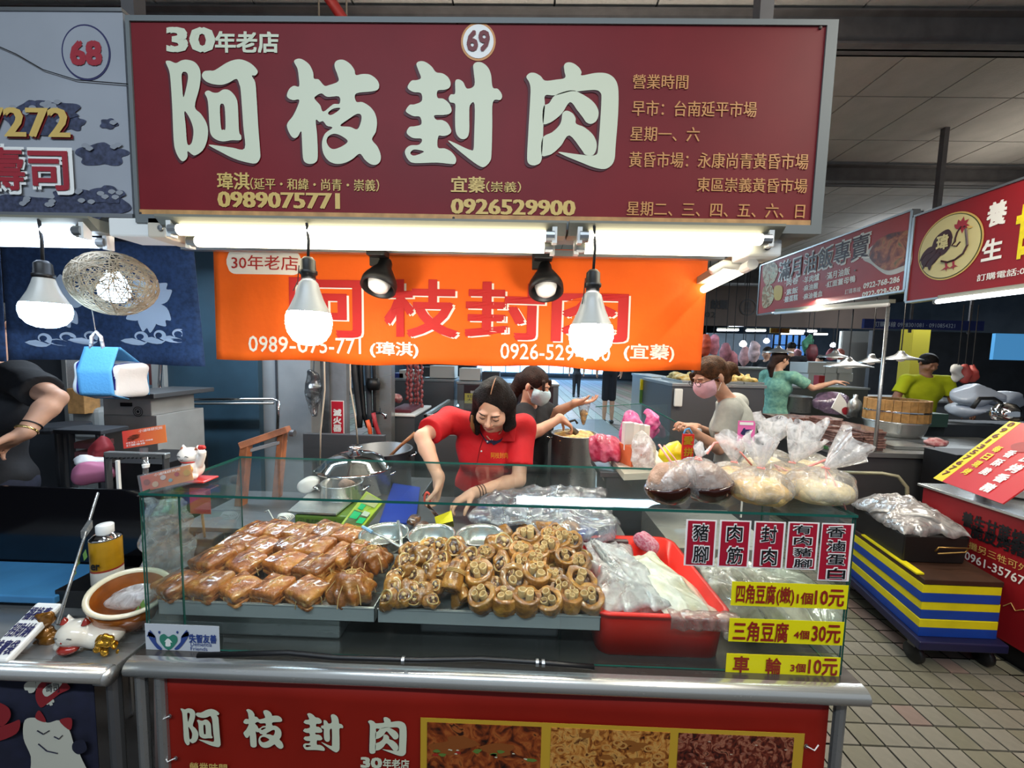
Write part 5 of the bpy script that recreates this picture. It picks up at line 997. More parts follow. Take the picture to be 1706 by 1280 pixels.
for k in range(150):
    ax = np.array([r_.gauss(0, 1), r_.gauss(0, 1), r_.gauss(0, 1)]); ax /= np.linalg.norm(ax); e1 = np.cross(ax, (0, 0, 1)); e1 /= np.linalg.norm(e1)+1e-9; e2 = np.cross(ax, e1); q0 = r_.uniform(0, 6.28); off = r_.uniform(-.55, .55); L = r_.uniform(1.6, 4.2); R2 = math.sqrt(1-off*off); fo = 1+r_.uniform(-.02, .02)
    pts = []
    for j in range(15):
        q = q0+L*j/14; v = (e1*math.cos(q)+e2*math.sin(q))*R2+ax*off; pts.append(rl+v*np.array([.098, .095, .089])*fo)
    b.tube(pts, .0013, 4, caps=False)
b.out('woven_shade', M('rattan'), rt); MB().lathe(rl-[0, 0, .055], [(0, 0), (.02, .003), (.034, .02), (.036, .04), (.026, .07), (.014, .09), (0, .09)], 20).out('inner_bulb', mat('bulb_soft', '#ffffff', .4, emit='#bfe0ff', es=10), rt, smooth=True)
MB().tube([rl+[0, 0, .035], rl+[0, 0, .09]], .014, 12).out('lamp_holder', M('black'), rt); MB().tube([rl+[0, 0, .09], P(181, 372, 1.1)], .0035, 6).out('cord', mat('cord_red', '#6a2a28', .6), rt)
# ================================================================ BASIN
BX0, BX1 = P(1000, 1055, Z=.865)[0], P(1213, 1062, Z=.865)[0]
bs_ = T('red_basin', 'bright red plastic basin holding crumpled clear bags on the right of the counter', 'basin', ((BX0+BX1)/2, 1.25, ZC)); mat('basin_red', '#f5200a', .35, coat=.15)
def rr(x0, y0, x1, y1, r, z, n=8):
    P_ = []
    for cx, cy, q0 in ((x1-r, y1-r, 0), (x0+r, y1-r, 90), (x0+r, y0+r, 180), (x1-r, y0+r, 270)):
        for k in range(n+1): a_ = math.radians(q0+90*k/n); P_.append((cx+r*math.cos(a_), cy+r*math.sin(a_), z))
    return P_
def loft(name, loops, m, parent, cap0=False, cap1=True, smooth=True):
    n = len(loops[0]); V = [p for l in loops for p in l]; Fc = [(i*n+k, i*n+(k+1) % n, (i+1)*n+(k+1) % n, (i+1)*n+k) for i in range(len(loops)-1) for k in range(n)]
    if cap0: Fc.append(tuple(range(n-1, -1, -1)))
    if cap1: Fc.append(tuple(range((len(loops)-1)*n, len(loops)*n)))
    return raw(name, V, Fc, m, smooth=smooth, parent=parent)
x0, x1_, y0, y1 = BX0-.005, BX1+.06, 1.016, 1.49
L = [rr(x0+.02, y0+.025, x1_-.02, y1-.03, .04, ZC+.002), rr(x0+.012, y0+.010, x1_-.012, y1-.014, .045, .85), rr(x0+.012, y0+.010, x1_-.012, y1-.014, .045, .862), rr(x0, y0, x1_, y1, .05, .860), rr(x0, y0, x1_, y1, .05, .868), rr(x0+.014, y0+.012, x1_-.014, y1-.016, .045, .868), rr(x0+.034, y0+.029, x1_-.034, y1-.034, .04, ZC+.006)]
loft('basin_shell', L, M('basin_red'), bs_, cap0=True)
def crumple(name, c, r, lab, m, seed, amp=.014, freq=45, cat='bag', flatten=0, group=None, h=.006, parent=None, sq=1):
    c = np.array(c); s = Sdf(c-np.array(r)*1.25, c+np.array(r)*1.25, h); s.un(s.ell(c, r) if sq == 1 else s.rbox(c, r, min(r)*.6)); s.noise(amp, freq, seed); 
    rg = np.random.default_rng(seed)
    for k in range(6): v = rg.normal(size=3); v /= np.linalg.norm(v); s.sub(s.half(c+v*np.array(r)*.82, -v), .006)
    o = s.out(name, m, parent); 
    return tag(o, lab, cat, group) if parent is None else o
def ridged(x, y, sd, f=1.0, dirx=0):
    r = random.Random(sd); o = 0
    for k in range(6):
        a = r.uniform(0, math.pi)*(1-abs(dirx))+dirx*r.uniform(-.35, .35); kk = f*(14+9*k); w_ = 1.2*math.sin(x*17+y*11+k*2+sd); o += (1-abs(math.sin((x*math.cos(a)+y*math.sin(a))*kk+w_+r.uniform(0, 6))))**2/(1+k*.45)
    return o/2.4
def sheet(name, q, zs, amp, lab, m, sd, n=46, cat='bag', f=1.0, dirx=0, bulge=.03, th=.0008, edge=.6, group=None):
    'crumpled plastic laid over a quad of floor points q (4 xy), base heights zs'
    q = [np.array(p[:2], float) for p in q]
    def fn(i, j):
        b = lambda a: a[0]*(1-i)*(1-j)+a[1]*i*(1-j)+a[2]*i*j+a[3]*(1-i)*j; p = b(q); z = b(zs); e = (16*i*(1-i)*j*(1-j))**.5; wob = .012*math.sin(j*13+i*5+sd)+.01*math.sin(i*17+sd); return (p[0]+wob*(1-e), p[1]+wob*(1-e), z+bulge*e+amp*ridged(p[0], p[1], sd, f, dirx)*(edge+(1-edge)*e))
    V, Fc = grid(fn, n, n); o = raw(name, V, Fc, m, smooth=True); solid(o, th, 1); return tag(o, lab, cat, group)
crumple('plastic_bag', P(1052, 985, Z=.822), (.085, .15, .05), 'crumpled clear plastic bag filling the left of the red basin', film('milky', op=.6, gl=.1, ns=12, bump=1, bs=14), 3, amp=.024, freq=34)
crumple('plastic_bag', P(1135, 1000, Z=.812), (.08, .14, .045), 'milky plastic bag of pale noodles on the right in the red basin', mat('noodle_white', '#d8cfae', .35, col2='#ece8da', vs=18, bump=.6, bs=30, coat=.3), 8, amp=.02, freq=32)
x0_, x1_2 = BX0+.02, BX1-.0
sheet('plastic_bag', [(x0_+.01, 1.05), (x0_+.19, 1.05), (x0_+.17, 1.40), (x0_-.0, 1.40)], (.85, .85, .86, .88), .05, 'white translucent bag with sharp folds draped over the left of the basin', film('milky2', op=.5, gl=.13, rough=.15, ns=18, bump=.7, bs=40), 3, dirx=.6)
sheet('plastic_bag', [(x0_+.16, 1.05), (x0_+.345, 1.05), (x0_+.27, 1.36), (x0_+.16, 1.36)], (.84, .84, .845, .85), .04, 'pale plastic bag of noodles with folds on the right in the basin', mat('noodle_fold', '#dcd2b4', .3, col2='#f0ece0', vs=14, coat=.4, bump=.4, bs=50), 8, dirx=.5)
V, Fc = grid(lambda i, j: tuple(np.array(P(984+48*j+30*i*(1-j)*.2, 905+70*j, Z=.87+.055*(1-j)))+np.array([.045*j*i, .01*math.sin(i*9+j*4), .012*math.sin(i*14+j*7)])), 14, 16); o = raw('plastic_bag', V, Fc, M('bagfilm'), smooth=True); solid(o, .0008); tag(o, 'pointed corner of clear bag sticking up over the left rear basin rim', 'bag')
V, Fc = grid(lambda i, j: ((P(1118, 1070, 1.0)[0])+.19*i, 1.04-.034*min(j*2, 1)+.003*math.sin(i*30), .872-(.0 if j < .5 else (j-.5)*.07)+.002*math.sin(i*25)), 30, 8); o = raw('plastic_sheet', V, Fc, film('pinkish', op=.4, gl=.1, milk='#f0c0b4', ns=20), smooth=True); solid(o, .0008); tag(o, 'thin plastic film folded over the front rim of the red basin', 'plastic film')
# pale noodle bag right of basin
sheet('tofu_wrap', [(.60, 1.03), (.875, 1.03), (.875, 1.35), (.64, 1.35)], (.80, .80, .84, .86), .05, 'white plastic wrap with vertical folds over the tofu bag behind the labels', film('milky3', op=.6, gl=.12, rough=.15, ns=14, bump=.7, bs=30, milk='#f4f0e4'), 11, dirx=.8)
crumple('tofu_bag', P(1300, 995, Z=.80), (.16, .15, .06), 'large white plastic bag of tofu behind the price labels', film('milkier', op=.72, gl=.1, ns=10, bump=.8, bs=12, milk='#f2eee0'), 5)
crumple('tofu_bag', P(1225, 985, Z=.79), (.08, .12, .05), 'pale beige noodle bag between the red basin and white tofu bag', M('noodle_white'), 15)
MB
tag(MB().box((.60, 1.42, 0), (1.0, 1.8, .86)).out('side_cabinet', M('steel')), 'steel cabinet behind the right end of the glass case', 'cabinet')
# ================================================================ WORK TABLE BEHIND
wt = T('work_table', 'stainless steel work table behind the glass case', 'table', (-.2, 1.62, 0)); ZW = .862
MB().box((-1.35, 1.455, ZW-.02), (.44, 1.86, ZW)).out('table_top', M('steel_dark'), wt, bev=.002)
for x, y in ((-1.3, 1.5), (.4, 1.5), (-1.3, 1.82), (.4, 1.82)): MB().tube([(x, y, 0), (x, y, ZW-.02)], .02, 10).out('leg', M('steel_dark'), wt)
def bowl(px, py, rpx, lab, Z=.925, m=None, extra=None):
    c = np.array(P(px, py, Z=Z)); r = rpx*c[1]/F; t = T('steel_bowl', lab, 'bowl', (c[0], c[1], Z-.062), 'steel bowls')
    z = lambda h: Z-.062+h
    MB().lathe((c[0], c[1], Z-.062), [(0, 0), (r*.6, .0), (r*.85, .02), (r*.95, .05), (r, .060), (r*1.05, .061), (r*1.05, .063), (r*.97, .063), (r*.92, .05), (r*.82, .022), (r*.56, .003), (0, .002)], 40).out('bowl_shell', m or M('steel_pale'), t, smooth=True); return t, c
bowl(640, 888, 40, 'steel bowl with tongs, leftmost of the three behind the meat', Z=.93); bowl(719, 890, 39, 'steel bowl in the middle of the three behind the meat', Z=.93); bowl(800, 890, 39, 'steel bowl on the right of the three behind the meat', Z=.93)
tg = T('tongs', 'steel tongs with a pale blue tip lying across the leftmost bowl', 'tongs', P(640, 895, Z=.935)); MB().tube([P(608, 882, Z=.945), P(640, 895, Z=.94), P(668, 912, Z=.935)], .0035, 6, flat=2).out('lower_arm', M('steel'), tg, smooth=True); MB().tube([P(663, 868, Z=.96), P(668, 890, Z=.95), P(668, 912, Z=.935)], .003, 6, flat=2).out('upper_arm', M('steel'), tg, smooth=True); MB().tube([P(604, 878, Z=.947), P(620, 887, Z=.945)], .006, 6).out('tip', mat('tipblue', '#8fb8dc', .4), tg)
for k, px in enumerate((608, 700, 760)): pass
tag(MB().box((P(600, 900, Z=.865)[0], 1.41, ZW+.0), (P(845, 900, Z=.865)[0], 1.56, .868)).out('bowl_rack', M('steel_dark')), 'low dark steel rack under the three bowls', 'rack')
# scale
sc_o = T('digital_scale', 'lime green digital price scale with a steel plate and green buttons', 'scale', P(560, 870, Z=ZW)); mat('lime', '#9db52a', .4); mat('lime_dark', '#5d7a22', .4); mat('green_btn', '#12a060', .3, emit='#12a060', es=.3)
q0 = P(490, 862, Z=.89); q1 = P(592, 868, Z=.89); y_ = q0[1]
MB().box((q0[0], y_, ZW), (q1[0]+.02, y_+.22, .90)).out('base', M('lime_dark'), sc_o, bev=.008)
b = MB(); pa_ = [P(479, 852, Z=.915), P(560, 856, Z=.915), P(628, 800, Z=.915), P(545, 795, Z=.915)]; b.add([(*p[:2], .915) for p in pa_]+[(*p[:2], .908) for p in pa_], [(0, 1, 2, 3), (7, 6, 5, 4), (0, 4, 5, 1), (1, 5, 6, 2), (2, 6, 7, 3), (3, 7, 4, 0)]); b.out('weighing_plate', M('steel_pale'), sc_o)
pk_ = Pl(P(590, 885, Z=.885), np.array(P(645, 850, Z=.935))*[1, 1, 0]+[0, 0, .885]-np.array(P(590, 885, Z=.885)), (-.6, .35, .55))
A = [np.array(P(x, y, Y=yy)) for x, y, yy in ((566, 875, 1.44), (603, 880, 1.44), (640, 835, 1.56), (610, 818, 1.56))]; nrm = np.cross(A[1]-A[0], A[3]-A[0]); nrm /= np.linalg.norm(nrm); nrm *= -1 if nrm[1] > 0 else 1
MB().add(A+[a_-nrm*.03 for a_ in A], [(0, 1, 2, 3), (7, 6, 5, 4), (0, 4, 5, 1), (1, 5, 6, 2), (2, 6, 7, 3), (3, 7, 4, 0)]).out('control_panel', M('lime'), sc_o, bev=.003)
bil = lambda u, v: A[0]*(1-u)*(1-v)+A[1]*u*(1-v)+A[2]*u*v+A[3]*(1-u)*v
def pq(u0, v0, u1, v1, m, of=.001): MB().add([bil(u, v)+nrm*of for u, v in ((u0, v0), (u1, v0), (u1, v1), (u0, v1))], [(0, 1, 2, 3)]).out('button', m, sc_o)
mat('panel_dark', '#4a5a2a', .4); pq(.12, .05, .9, .45, M('panel_dark')); pq(.15, .22, .5, .42, M('green_btn'), .002); pq(.58, .12, .88, .3, M('green_btn'), .002); pq(.2, .5, .45, .66, M('green_btn'), .002); pq(.55, .36, .85, .5, mat('lcd', '#b9c4b0', .2), .002); pq(.15, .68, .85, .95, mat('panel_grey', '#a9b07a', .3), .001)
lpn = YP(y_-.001); text('⊕ 電子秤 2011768', lpn, (497, 864, 560, 872), M('black'), sc_o, off=.002)
cw = T('cable_coil', 'coil of white power cable beside the green scale', 'cable', P(470, 870, 1.45)); b = MB()
for k in range(5): b.tube([np.array(P(473, 866, 1.45))+[.022*math.cos(a_)*(1+.12*k), .006*k-.01, .02*math.sin(a_)*(1-.1*k)+.002*k] for a_ in np.linspace(0, 6.3, 16)], .0022, 5)
b.tube([P(441, 853, 1.45), P(447, 850, 1.45), P(456, 866, 1.45), P(462, 872, 1.45)], .002, 5); b.out('cable', M('white'), cw, smooth=True)
# pots
def pot(px, py_rim, rpx, Z, Y, hh, lab, m, lid=False, name='stock_pot', cat='pot', inner=None):
    c = np.array(P(px, py_rim, Y)); c[2] = c[2] if Z is None else Z; r = rpx*Y/F; t = T(name, lab, cat, (c[0], Y, c[2]-hh)); b0 = (c[0], Y, c[2]-hh)
    MB().lathe(b0, [(0, 0), (r*.97, 0), (r, .006), (r, hh-.006), (r*1.045, hh-.002), (r*1.045, hh+.002), (r*.975, hh+.001), (r*.97, .01), (0, .008)], 44).out('pot_body', m, t, smooth=True)
    for s_ in (-1, 1): MB().tube([(c[0]+s_*r, Y-.03, c[2]-.03), (c[0]+s_*(r+.03), Y-.025, c[2]-.022), (c[0]+s_*(r+.03), Y+.025, c[2]-.022), (c[0]+s_*r, Y+.03, c[2]-.03)], .005, 8).out('handle', M('chrome'), t, smooth=True)
    if lid:
        MB().lathe((c[0], Y, c[2]), [(r*1.06, -.004), (r*1.07, .002), (r*1.0, .008), (r*.8, .045), (r*.5, .068), (r*.2, .078), (0, .079)], 44).out('lid', M('chrome'), t, smooth=True); MB().lathe((c[0], Y, c[2]+.076), [(.018, 0), (.016, .012), (.034, .022), (.036, .028), (.02, .036), (0, .037)], 24).out('lid_knob', M('chrome'), t, smooth=True)
    if inner: s = Sdf(c-[r, r, .03], c+[r, r, .04], .008); s.un(s.ell(c+[0, 0, -.018], (r*.93, r*.93, .022))); s.noise(.010, 70, 2); s.out('contents', inner, t)
    return t, c, r
pot(635, 748, 50, None, 2.12, P(635, 748, 2.12)[2]-.80, 'open stainless stock pot behind the lidded pot', mat('pot_grey', '#5a5c5e', .4, .6))
pot(592, 778, 58, None, 1.92, P(592, 778, 1.92)[2]-.80, 'shiny stainless pot with domed lid and knob', M('steel'), lid=True)
t, c, r = pot(570, 803, 33, None, 1.70, .075, 'small steel basin of meat before the lidded pot', M('steel_pale'), name='steel_basin', cat='basin')
s = Sdf(c-[.05, .05, .04], c+[.07, .06, .04], .004); s.un(s.ell(c+[.02, 0, -.008], (.035, .03, .02))); s.noise(.008, 80, 2); tag(s.out('meat_lump', M('brown_food')), 'lump of brown meat lying in the small steel basin', 'meat')
tag(MB().tube([P(640, 770, 2.0), P(668, 742, 2.05), P(692, 722, 2.1)], [.008, .009, .012], 8).out('wooden_ladle', M('wood'), smooth=True), 'long wooden ladle handle leaning out of the open stock pot', 'ladle')
stv = T('stove', 'dark steel stove block under the two large pots', 'stove', (P(620, 800, 2.0)[0], 2.05, 0)); zst = .80; MB().box((P(500, 800, 1.9)[0], 1.872, 0), (P(700, 800, 2.0)[0], 2.34, zst-.004)).out('stove_body', M('steel_dark'), stv, bev=.004)
z2 = P(635, 748, 2.12)[2]-.30
# wooden chair frame (upturned)
mat('wood_old', '#8a5230', .55, var=.35, vs=18, bump=.3, bs=40)
wf = T('upright_stand', 'old brown wooden frame standing upright beside the grey pillar', 'frame', P(430, 900, 1.75)); Yf = 1.75
def beam_(a, b_, w_, m, par, name='wood_bar', d_=.02):
    a, b_ = np.array(a), np.array(b_); ax = (b_-a)/2; n = np.array([0, 1, 0.]); s_ = np.cross(ax, n); s_ /= np.linalg.norm(s_); return MB().obox((a+b_)/2, ax, s_*w_, n*d_).out(name, m, par, bev=.003)
beam_(P(411, 738, Yf), P(396, 900, Yf-.1), .018, M('wood_old'), wf); beam_(P(403, 742, Yf-.02), P(481, 715, Yf+.1), .016, M('wood_old'), wf); beam_(P(471, 722, Yf+.1), P(455, 905, Yf), .015, M('wood_old'), wf); beam_(P(412, 752, Yf), P(475, 735, Yf+.1), .008, M('grey_paint'), wf, 'metal_plate'); 
MB().lathe(P(484, 722, Yf+.1), [(0, 0), (.016, 0), (.016, .02), (0, .02)], 14, axis=(1, 0, 0)).out('roller', M('steel_dark'), wf)
tag(MB().obox(P(395, 880, 1.6), (.02, .14, -.02), (.06, -.02, 0), (0, 0, .01)).out('white_board', M('white')), 'narrow white board edge lying behind the left meat tray', 'board')
crumple('white_cloth', P(515, 808, 1.75), (.045, .05, .04), 'crumpled pale cloth bundle left of the pots', M('white'), 4, cat='cloth')
# blue tray, plastic wraps, yellow cloth, meat under glass
bt = MB(); A4 = [P(632, 870, Z=.875), P(655, 805, Z=.875), P(700, 812, Z=.875), P(692, 872, Z=.875)]; bt.add(A4+[np.array(a_)-[0, 0, .012] for a_ in A4], [(0, 1, 2, 3), (7, 6, 5, 4), (0, 4, 5, 1), (1, 5, 6, 2), (2, 6, 7, 3), (3, 7, 4, 0)]); tag(bt.out('blue_tray', mat('blue_tray', '#1c3a9a', .35)), 'deep blue plastic tray left of the woman in red', 'tray')
sheet('wrap_sheet', [P(775, 868, Z=.92), P(1030, 872, Z=.92), P(1010, 820, Z=.92), P(800, 818, Z=.92)], (.90, .90, .93, .93), .05, 'sheet of clear plastic with bright folds over the wrapped bundles', film('wrap2', op=.2, gl=.12, rough=.1, ns=16, bump=.6, bs=40, milk='#e4e8f6'), 21, f=.8)
crumple('clear_wrap', P(860, 845, Z=.92), (.20, .13, .05), 'large crumpled clear plastic wrap on the table before the woman', film('wrap', op=.3, gl=.16, rough=.1, ns=16, bump=1, bs=14, milk='#dfe4f4'), 12, h=.008)
crumple('clear_wrap', P(975, 880, Z=.90), (.15, .08, .04), 'clear plastic bag with blue folds right of the stacked meat', M('wrap'), 13, h=.008)
crumple('blue_bundle', P(810, 855, Z=.90), (.06, .05, .03), 'blue cloth bundle under the clear plastic wrap', mat('bluecloth', '#34408c', .6), 14, cat='cloth'); crumple('blue_bundle', P(960, 885, Z=.885), (.09, .05, .025), 'blue bundle inside the clear bag behind the trotters', M('bluecloth'), 19, cat='cloth')
tag(MB().add([P(727, 875, Z=.91), P(755, 868, Z=.93), P(752, 851, Z=.95), P(724, 862, Z=.94), np.array(P(727, 875, Z=.89)), P(756, 877, Z=.89)], [(0, 1, 2, 3), (0, 4, 5, 1)]).out('yellow_cloth', mat('yellow', '#d8c81c', .6)), 'folded yellow cloth or scoop behind the middle steel bowl', 'cloth'); solid(bpy.data.objects['yellow_cloth'], .004)
for k, (px, py, rr_) in enumerate(((868, 868, .05), (905, 876, .07), (838, 884, .04), (950, 878, .05), (700, 878, .035), (690, 866, .03))):
    crumple('meat_slab', P(px, py, Z=.90), (rr_, .045, .022), ['orange brown braised slab behind the trotters, leftmost of four', 'large brown braised slab behind the trotter heap', 'small braised slab beside the right steel bowl', 'braised slab at the right below clear plastic', 'dark meat piece behind the middle bowl', 'small dark meat scrap behind the leftmost bowl'][k], M('trotter_skin' if k < 4 else 'trotter_meat'), 20+k, amp=.006, cat='meat', h=.005)
crumple('pink_bag', P(1075, 905, Z=.87), (.05, .04, .03), 'small pink net bag beside the rear of the red basin', mat('pinknet', '#c8466a', .6, col2='#e8b0c0', vs=120), 29)
b = T('white_rods', 'bundle of white spoons or tubes lying at right behind the glass', 'utensils', P(1010, 790, 1.6))
for k in range(4): MB().tube([P(998+k*9, 784, 2.0), P(1012+k*9, 806, 1.90)], .008, 8).out('rod', M('white_plastic'), b, smooth=True)
# ================================================================ PEOPLE
A = lambda *a: np.array(a, float)
mat('skin', '#c99a80', .5, var=.06, vs=20, sss=.12); mat('skin_pale', '#d9ab8e', .48, var=.06, vs=20, sss=.12); mat('skin_dark', '#9a6a50', .5, var=.06, vs=20, sss=.1)
mat('hair_black', '#15110f', .55, spec=.2, var=.5, vs=60, bump=.6, bs=160); mat('hair_brown', '#33201a', .55, spec=.2, col2='#20130f', vs=60, bump=.6, bs=160); mat('hair_light', '#5a3a22', .55, spec=.2, col2='#33200f', vs=50, bump=.5, bs=160)
mat('tee_red', '#c8101a', .75, var=.08, vs=8, bump=.35, bs=18); mat('tee_black', '#15161b', .85, bump=.3, bs=18, var=.2); mat('tee_grey', '#a5a79f', .85, var=.06, vs=40, bump=.3, bs=18)
mat('tee_teal', '#5d8f84', .85, col2='#7fae98', vs=30); mat('tee_yellow', '#b6c00e', .85, bump=.3, bs=18, var=.08); mat('trousers', '#1a1b22', .85); mat('jean', '#23283a', .85, var=.2, vs=30)
mat('mask_blue', '#b5d6e0', .8, bump=.3, bs=60); mat('mask_pink', '#e6b9c6', .8, bump=.3, bs=60); mat('lip', '#a8584e', .45); mat('brow', '#2a1c16', .7); mat('nail', '#dcb8a6', .3)
def unit(v): v = np.array(v, float); return v/np.linalg.norm(v)
def head_sdf(s, c, R, k=.012, sz=1.0):
    L = lambda x, y, z: c+(R[:, 0]*x+R[:, 1]*y+R[:, 2]*z)*sz; e = lambda p, r, k=k: s.ue(L(*p), [q*sz for q in r], R, k)
    e((0, -.012, .032), (.073, .092, .082)); e((0, .028, -.04), (.057, .062, .062), .02); e((0, .065, -.085), (.024, .022, .020), .02)
    for x in (-1, 1): e((x*.038, .055, -.028), (.028, .032, .030), .015); e((x*.027, .080, .024), (.022, .012, .009), .01)
    for x in (-1, 1): s.ue(L(x*.030, .100, .004), [q*sz for q in (.017, .016, .011)], R, .008, cut=True); e((x*.030, .079, .003), (.0135, .012, .010), .003)
    s.uc(L(0, .086, .010), L(0, .104, -.026), .007*sz, .0115*sz, k=.008)
    for x in (-1, 1): e((x*.012, .094, -.032), (.008, .009, .007), .005); e((x*.075, -.008, -.006), (.010, .017, .029), .006)
    e((0, .086, -.052), (.021, .011, .006), .005); e((0, .084, -.062), (.018, .011, .007), .005)
    return L
def hand_sdf(s, wr, d, n, side, curl=.5, sz=1.0, grip=None, k=.006):
    """d: towards fingertips, n: palm normal (fingers curl to it), side: towards the thumb"""
    d, n = unit(d), unit(n-np.array(d)*np.dot(n, unit(d))); side = unit(np.cross(d, n))*(1 if np.dot(np.cross(d, n), side) > 0 else -1)
    R = np.stack([side, d, n], 1); s.ue(wr+d*.048*sz, [.040*sz, .050*sz, .016*sz], R, .012); s.uc(wr-d*.01, wr+d*.03*sz, .024*sz, .022*sz, k=.015)
    for i, (off, L, r) in enumerate(((.030, .068, .0088), (.010, .076, .009), (-.011, .070, .0086), (-.030, .055, .0076))):
        p = wr+d*(.085-.004*abs(i-1))*sz+side*off*sz; a = curl*(1+.12*i)*(grip[i] if grip else 1); dd = d; q = p-d*.02*sz
        s.uc(q, p, r*1.1*sz, r*1.05*sz, k=k)
        ang = a*.45
        for j, f in enumerate((.46, .30, .24)):
            dd = unit(d*math.cos(ang)+n*math.sin(ang)+side*off*1.5*(1-curl*.6)); p2 = p+dd*L*f*sz; s.uc(p, p2, r*(1-.08*j)*sz, r*(.94-.1*j)*sz, k=.002); p = p2; ang += a*.75
    p = wr+d*.02*sz+side*.026*sz+n*.004; t1 = unit(side*.75+d*.65+n*.35); p2 = p+t1*.04*sz; s.uc(p, p2, .014*sz, .0105*sz, k=.01); t2 = unit(d*.85+side*.15+n*(.3+curl*.4)); s.uc(p2, p2+t2*.032*sz, .0105*sz, .0095*sz, k=.003); p3 = p2+t2*.032*sz; s.uc(p3, p3+unit(t2+n*.3)*.022*sz, .0095*sz, .0075*sz, k=.002)
def person(label, J, h=.008, skin='skin', tee='tee_black', hair='hair_black', style='short', mask=None, group=None, sex='f', sleeve=.62, pants='trousers', shorts=False, hs=1.0, face=True, build=1.0, hem=.02, bagged=0):
    """J: head, f (face direction), neck, chest, pelvis, and per side s in 'LR': sh, el, wr, hd (hand direction), hn (palm normal), ht (thumb side), curl"""
    b = build; pel = J['pelvis']; root = T('person', label, 'person', (pel[0], pel[1], 0), group)
    hc, f = J['head'], unit(J['f']); R = frame(f, J.get('up', (0, 0, 1))); pts = [hc, J['chest'], pel]+[J[k+s_] for k in ('sh', 'el', 'wr') for s_ in 'LR' if k+s_ in J]
    lo = np.min(pts, 0)-.22; hi = np.max(pts, 0)+.22; lo[2] = max(lo[2], pel[2]-.12); S = Sdf(lo, hi, h)
    acr = unit(J['shR']-J['shL']); ch = J['chest']; up_ = unit(J['neck']-pel); fr_ = unit(np.cross(up_, acr)); RT = np.stack([unit(acr), fr_, up_], 1)
    w_ = np.linalg.norm(J['shR']-J['shL'])/2
    def torso(s, g, k=.03):
        s.ue(ch, [w_*.86*b+g, .105*b+g, .15+g], RT, k); s.ue((ch+pel)/2, [.125*b+g, .095*b+g, .15+g], RT, .05); s.ue(pel, [.15*b+g, .105*b+g, .12+g], RT, .05)
        for q in 'LR': s.uc(J['neck']-up_*.045, J['sh'+q], .042+g, .046*b+g, k=.04)
        if sex == 'f':
            sg_ = -1 if np.dot(fr_, f) < 0 else 1
            for x in (-1, 1): s.ue(ch+acr*x*.07+fr_*sg_*.075-up_*.02, [.06+g*.5, .045+g*.5, .055+g*.5], RT, .04)
    torso(S, 0); head_sdf(S, hc, R, sz=hs); S.uc(J['neck']-up_*.03, hc-R[:, 2]*.055-R[:, 1]*.015, .052*b if sex == 'm' else .045, .048 if sex == 'm' else .042, k=.03)
    for q in 'LR':
        if 'el'+q not in J: continue
        sh, el, wr = J['sh'+q], J['el'+q], J['wr'+q]; a = 1.15 if sex == 'm' else 1.0
        S.uc(sh, el, .044*b*a, .034*a, k=.03); m_ = el*.7+wr*.3; S.uc(el, m_, .034*a, .036*a, k=.012); S.uc(m_, wr, .036*a, .023*a, k=.012)
        if 'hd'+q in J: hand_sdf(S, wr, J['hd'+q], J['hn'+q], J['ht'+q], J.get('curl'+q, .6), .96*a)
    S.out('body', M(skin), root)
    g = .012; s2 = Sdf(lo, hi, max(h, .008)); torso(s2, g)
    for q in 'LR':
        if 'el'+q not in J: continue
        sh, el = J['sh'+q], J['el'+q]; e_ = sh+(el-sh)*(sleeve+.12); s2.uc(sh, e_, .052*b+g, .056*b+g*.9, k=.035); cutp = sh+(el-sh)*sleeve; dr = unit(el-sh)
        o, sl = s2._w(cutp-.10+dr*.055, cutp+.10+dr*.055)
        if o is not None:
            dst = np.maximum(o.half(cutp, -dr), o.ell(cutp+dr*.05, (.1, .1, .1))); o.D = np.maximum(o.D, -dst); s2.D[sl] = o.D
    s2.sub(s2.ell(J['neck']+fr_*(1 if np.dot(fr_, f) > 0 else -1)*.018+up_*.01, (.064, .066, .055), RT), .008); s2.noise(.0035, 32, 5)
    s2.sub(s2.half(pel-up_*(.10-hem*0), (0, 0, 1)), 0); shirt = s2.out('shirt', M(tee), root)
    # legs
    ft = J.get('feet', (A(pel[0]-.09, pel[1], 0), A(pel[0]+.09, pel[1], 0))); hl = max(h, .012); s3 = Sdf((min(p[0] for p in ft)-.25, min(min(p[1] for p in ft), pel[1])-.3, 0), (max(p[0] for p in ft)+.25, max(max(p[1] for p in ft), pel[1])+.3, pel[2]+.1), hl); s4 = None
    for i, p in enumerate(ft):
        hp = pel+acr*(-.075 if i == 0 else .075)*np.sign(acr[0] if abs(acr[0]) > .2 else 1)+A(0, 0, -.05); kn = (hp+p)/2+A(0, 0, .02); an = p+A(0, 0, .09); s3.uc(hp, kn, .088*b+.006, .062+(.02 if shorts else 0), k=.04)
        if not shorts: s3.uc(kn, an, .06, .05, k=.02)
    s3.ue(pel, [.155*b, .115*b, .11], RT, .04); s3.out('shorts' if shorts else 'trousers', M(pants), root)
    if shorts:
        s5 = Sdf((min(p[0] for p in ft)-.1, min(p[1] for p in ft)-.2, 0), (max(p[0] for p in ft)+.1, max(p[1] for p in ft)+.2, pel[2]*.62), hl)
        for i, p in enumerate(ft): hp = pel+acr*(-.075 if i == 0 else .075)+A(0, 0, -.05); kn = (hp+p)/2; s5.uc(kn, (kn+p)/2, .055, .052); s5.uc((kn+p)/2, p+A(0, 0, .08), .052, .034); 
        s5.out('lower_legs', M(skin), root)
    s6 = Sdf((min(p[0] for p in ft)-.12, min(p[1] for p in ft)-.25, 0), (max(p[0] for p in ft)+.12, max(p[1] for p in ft)+.25, .12), .01)
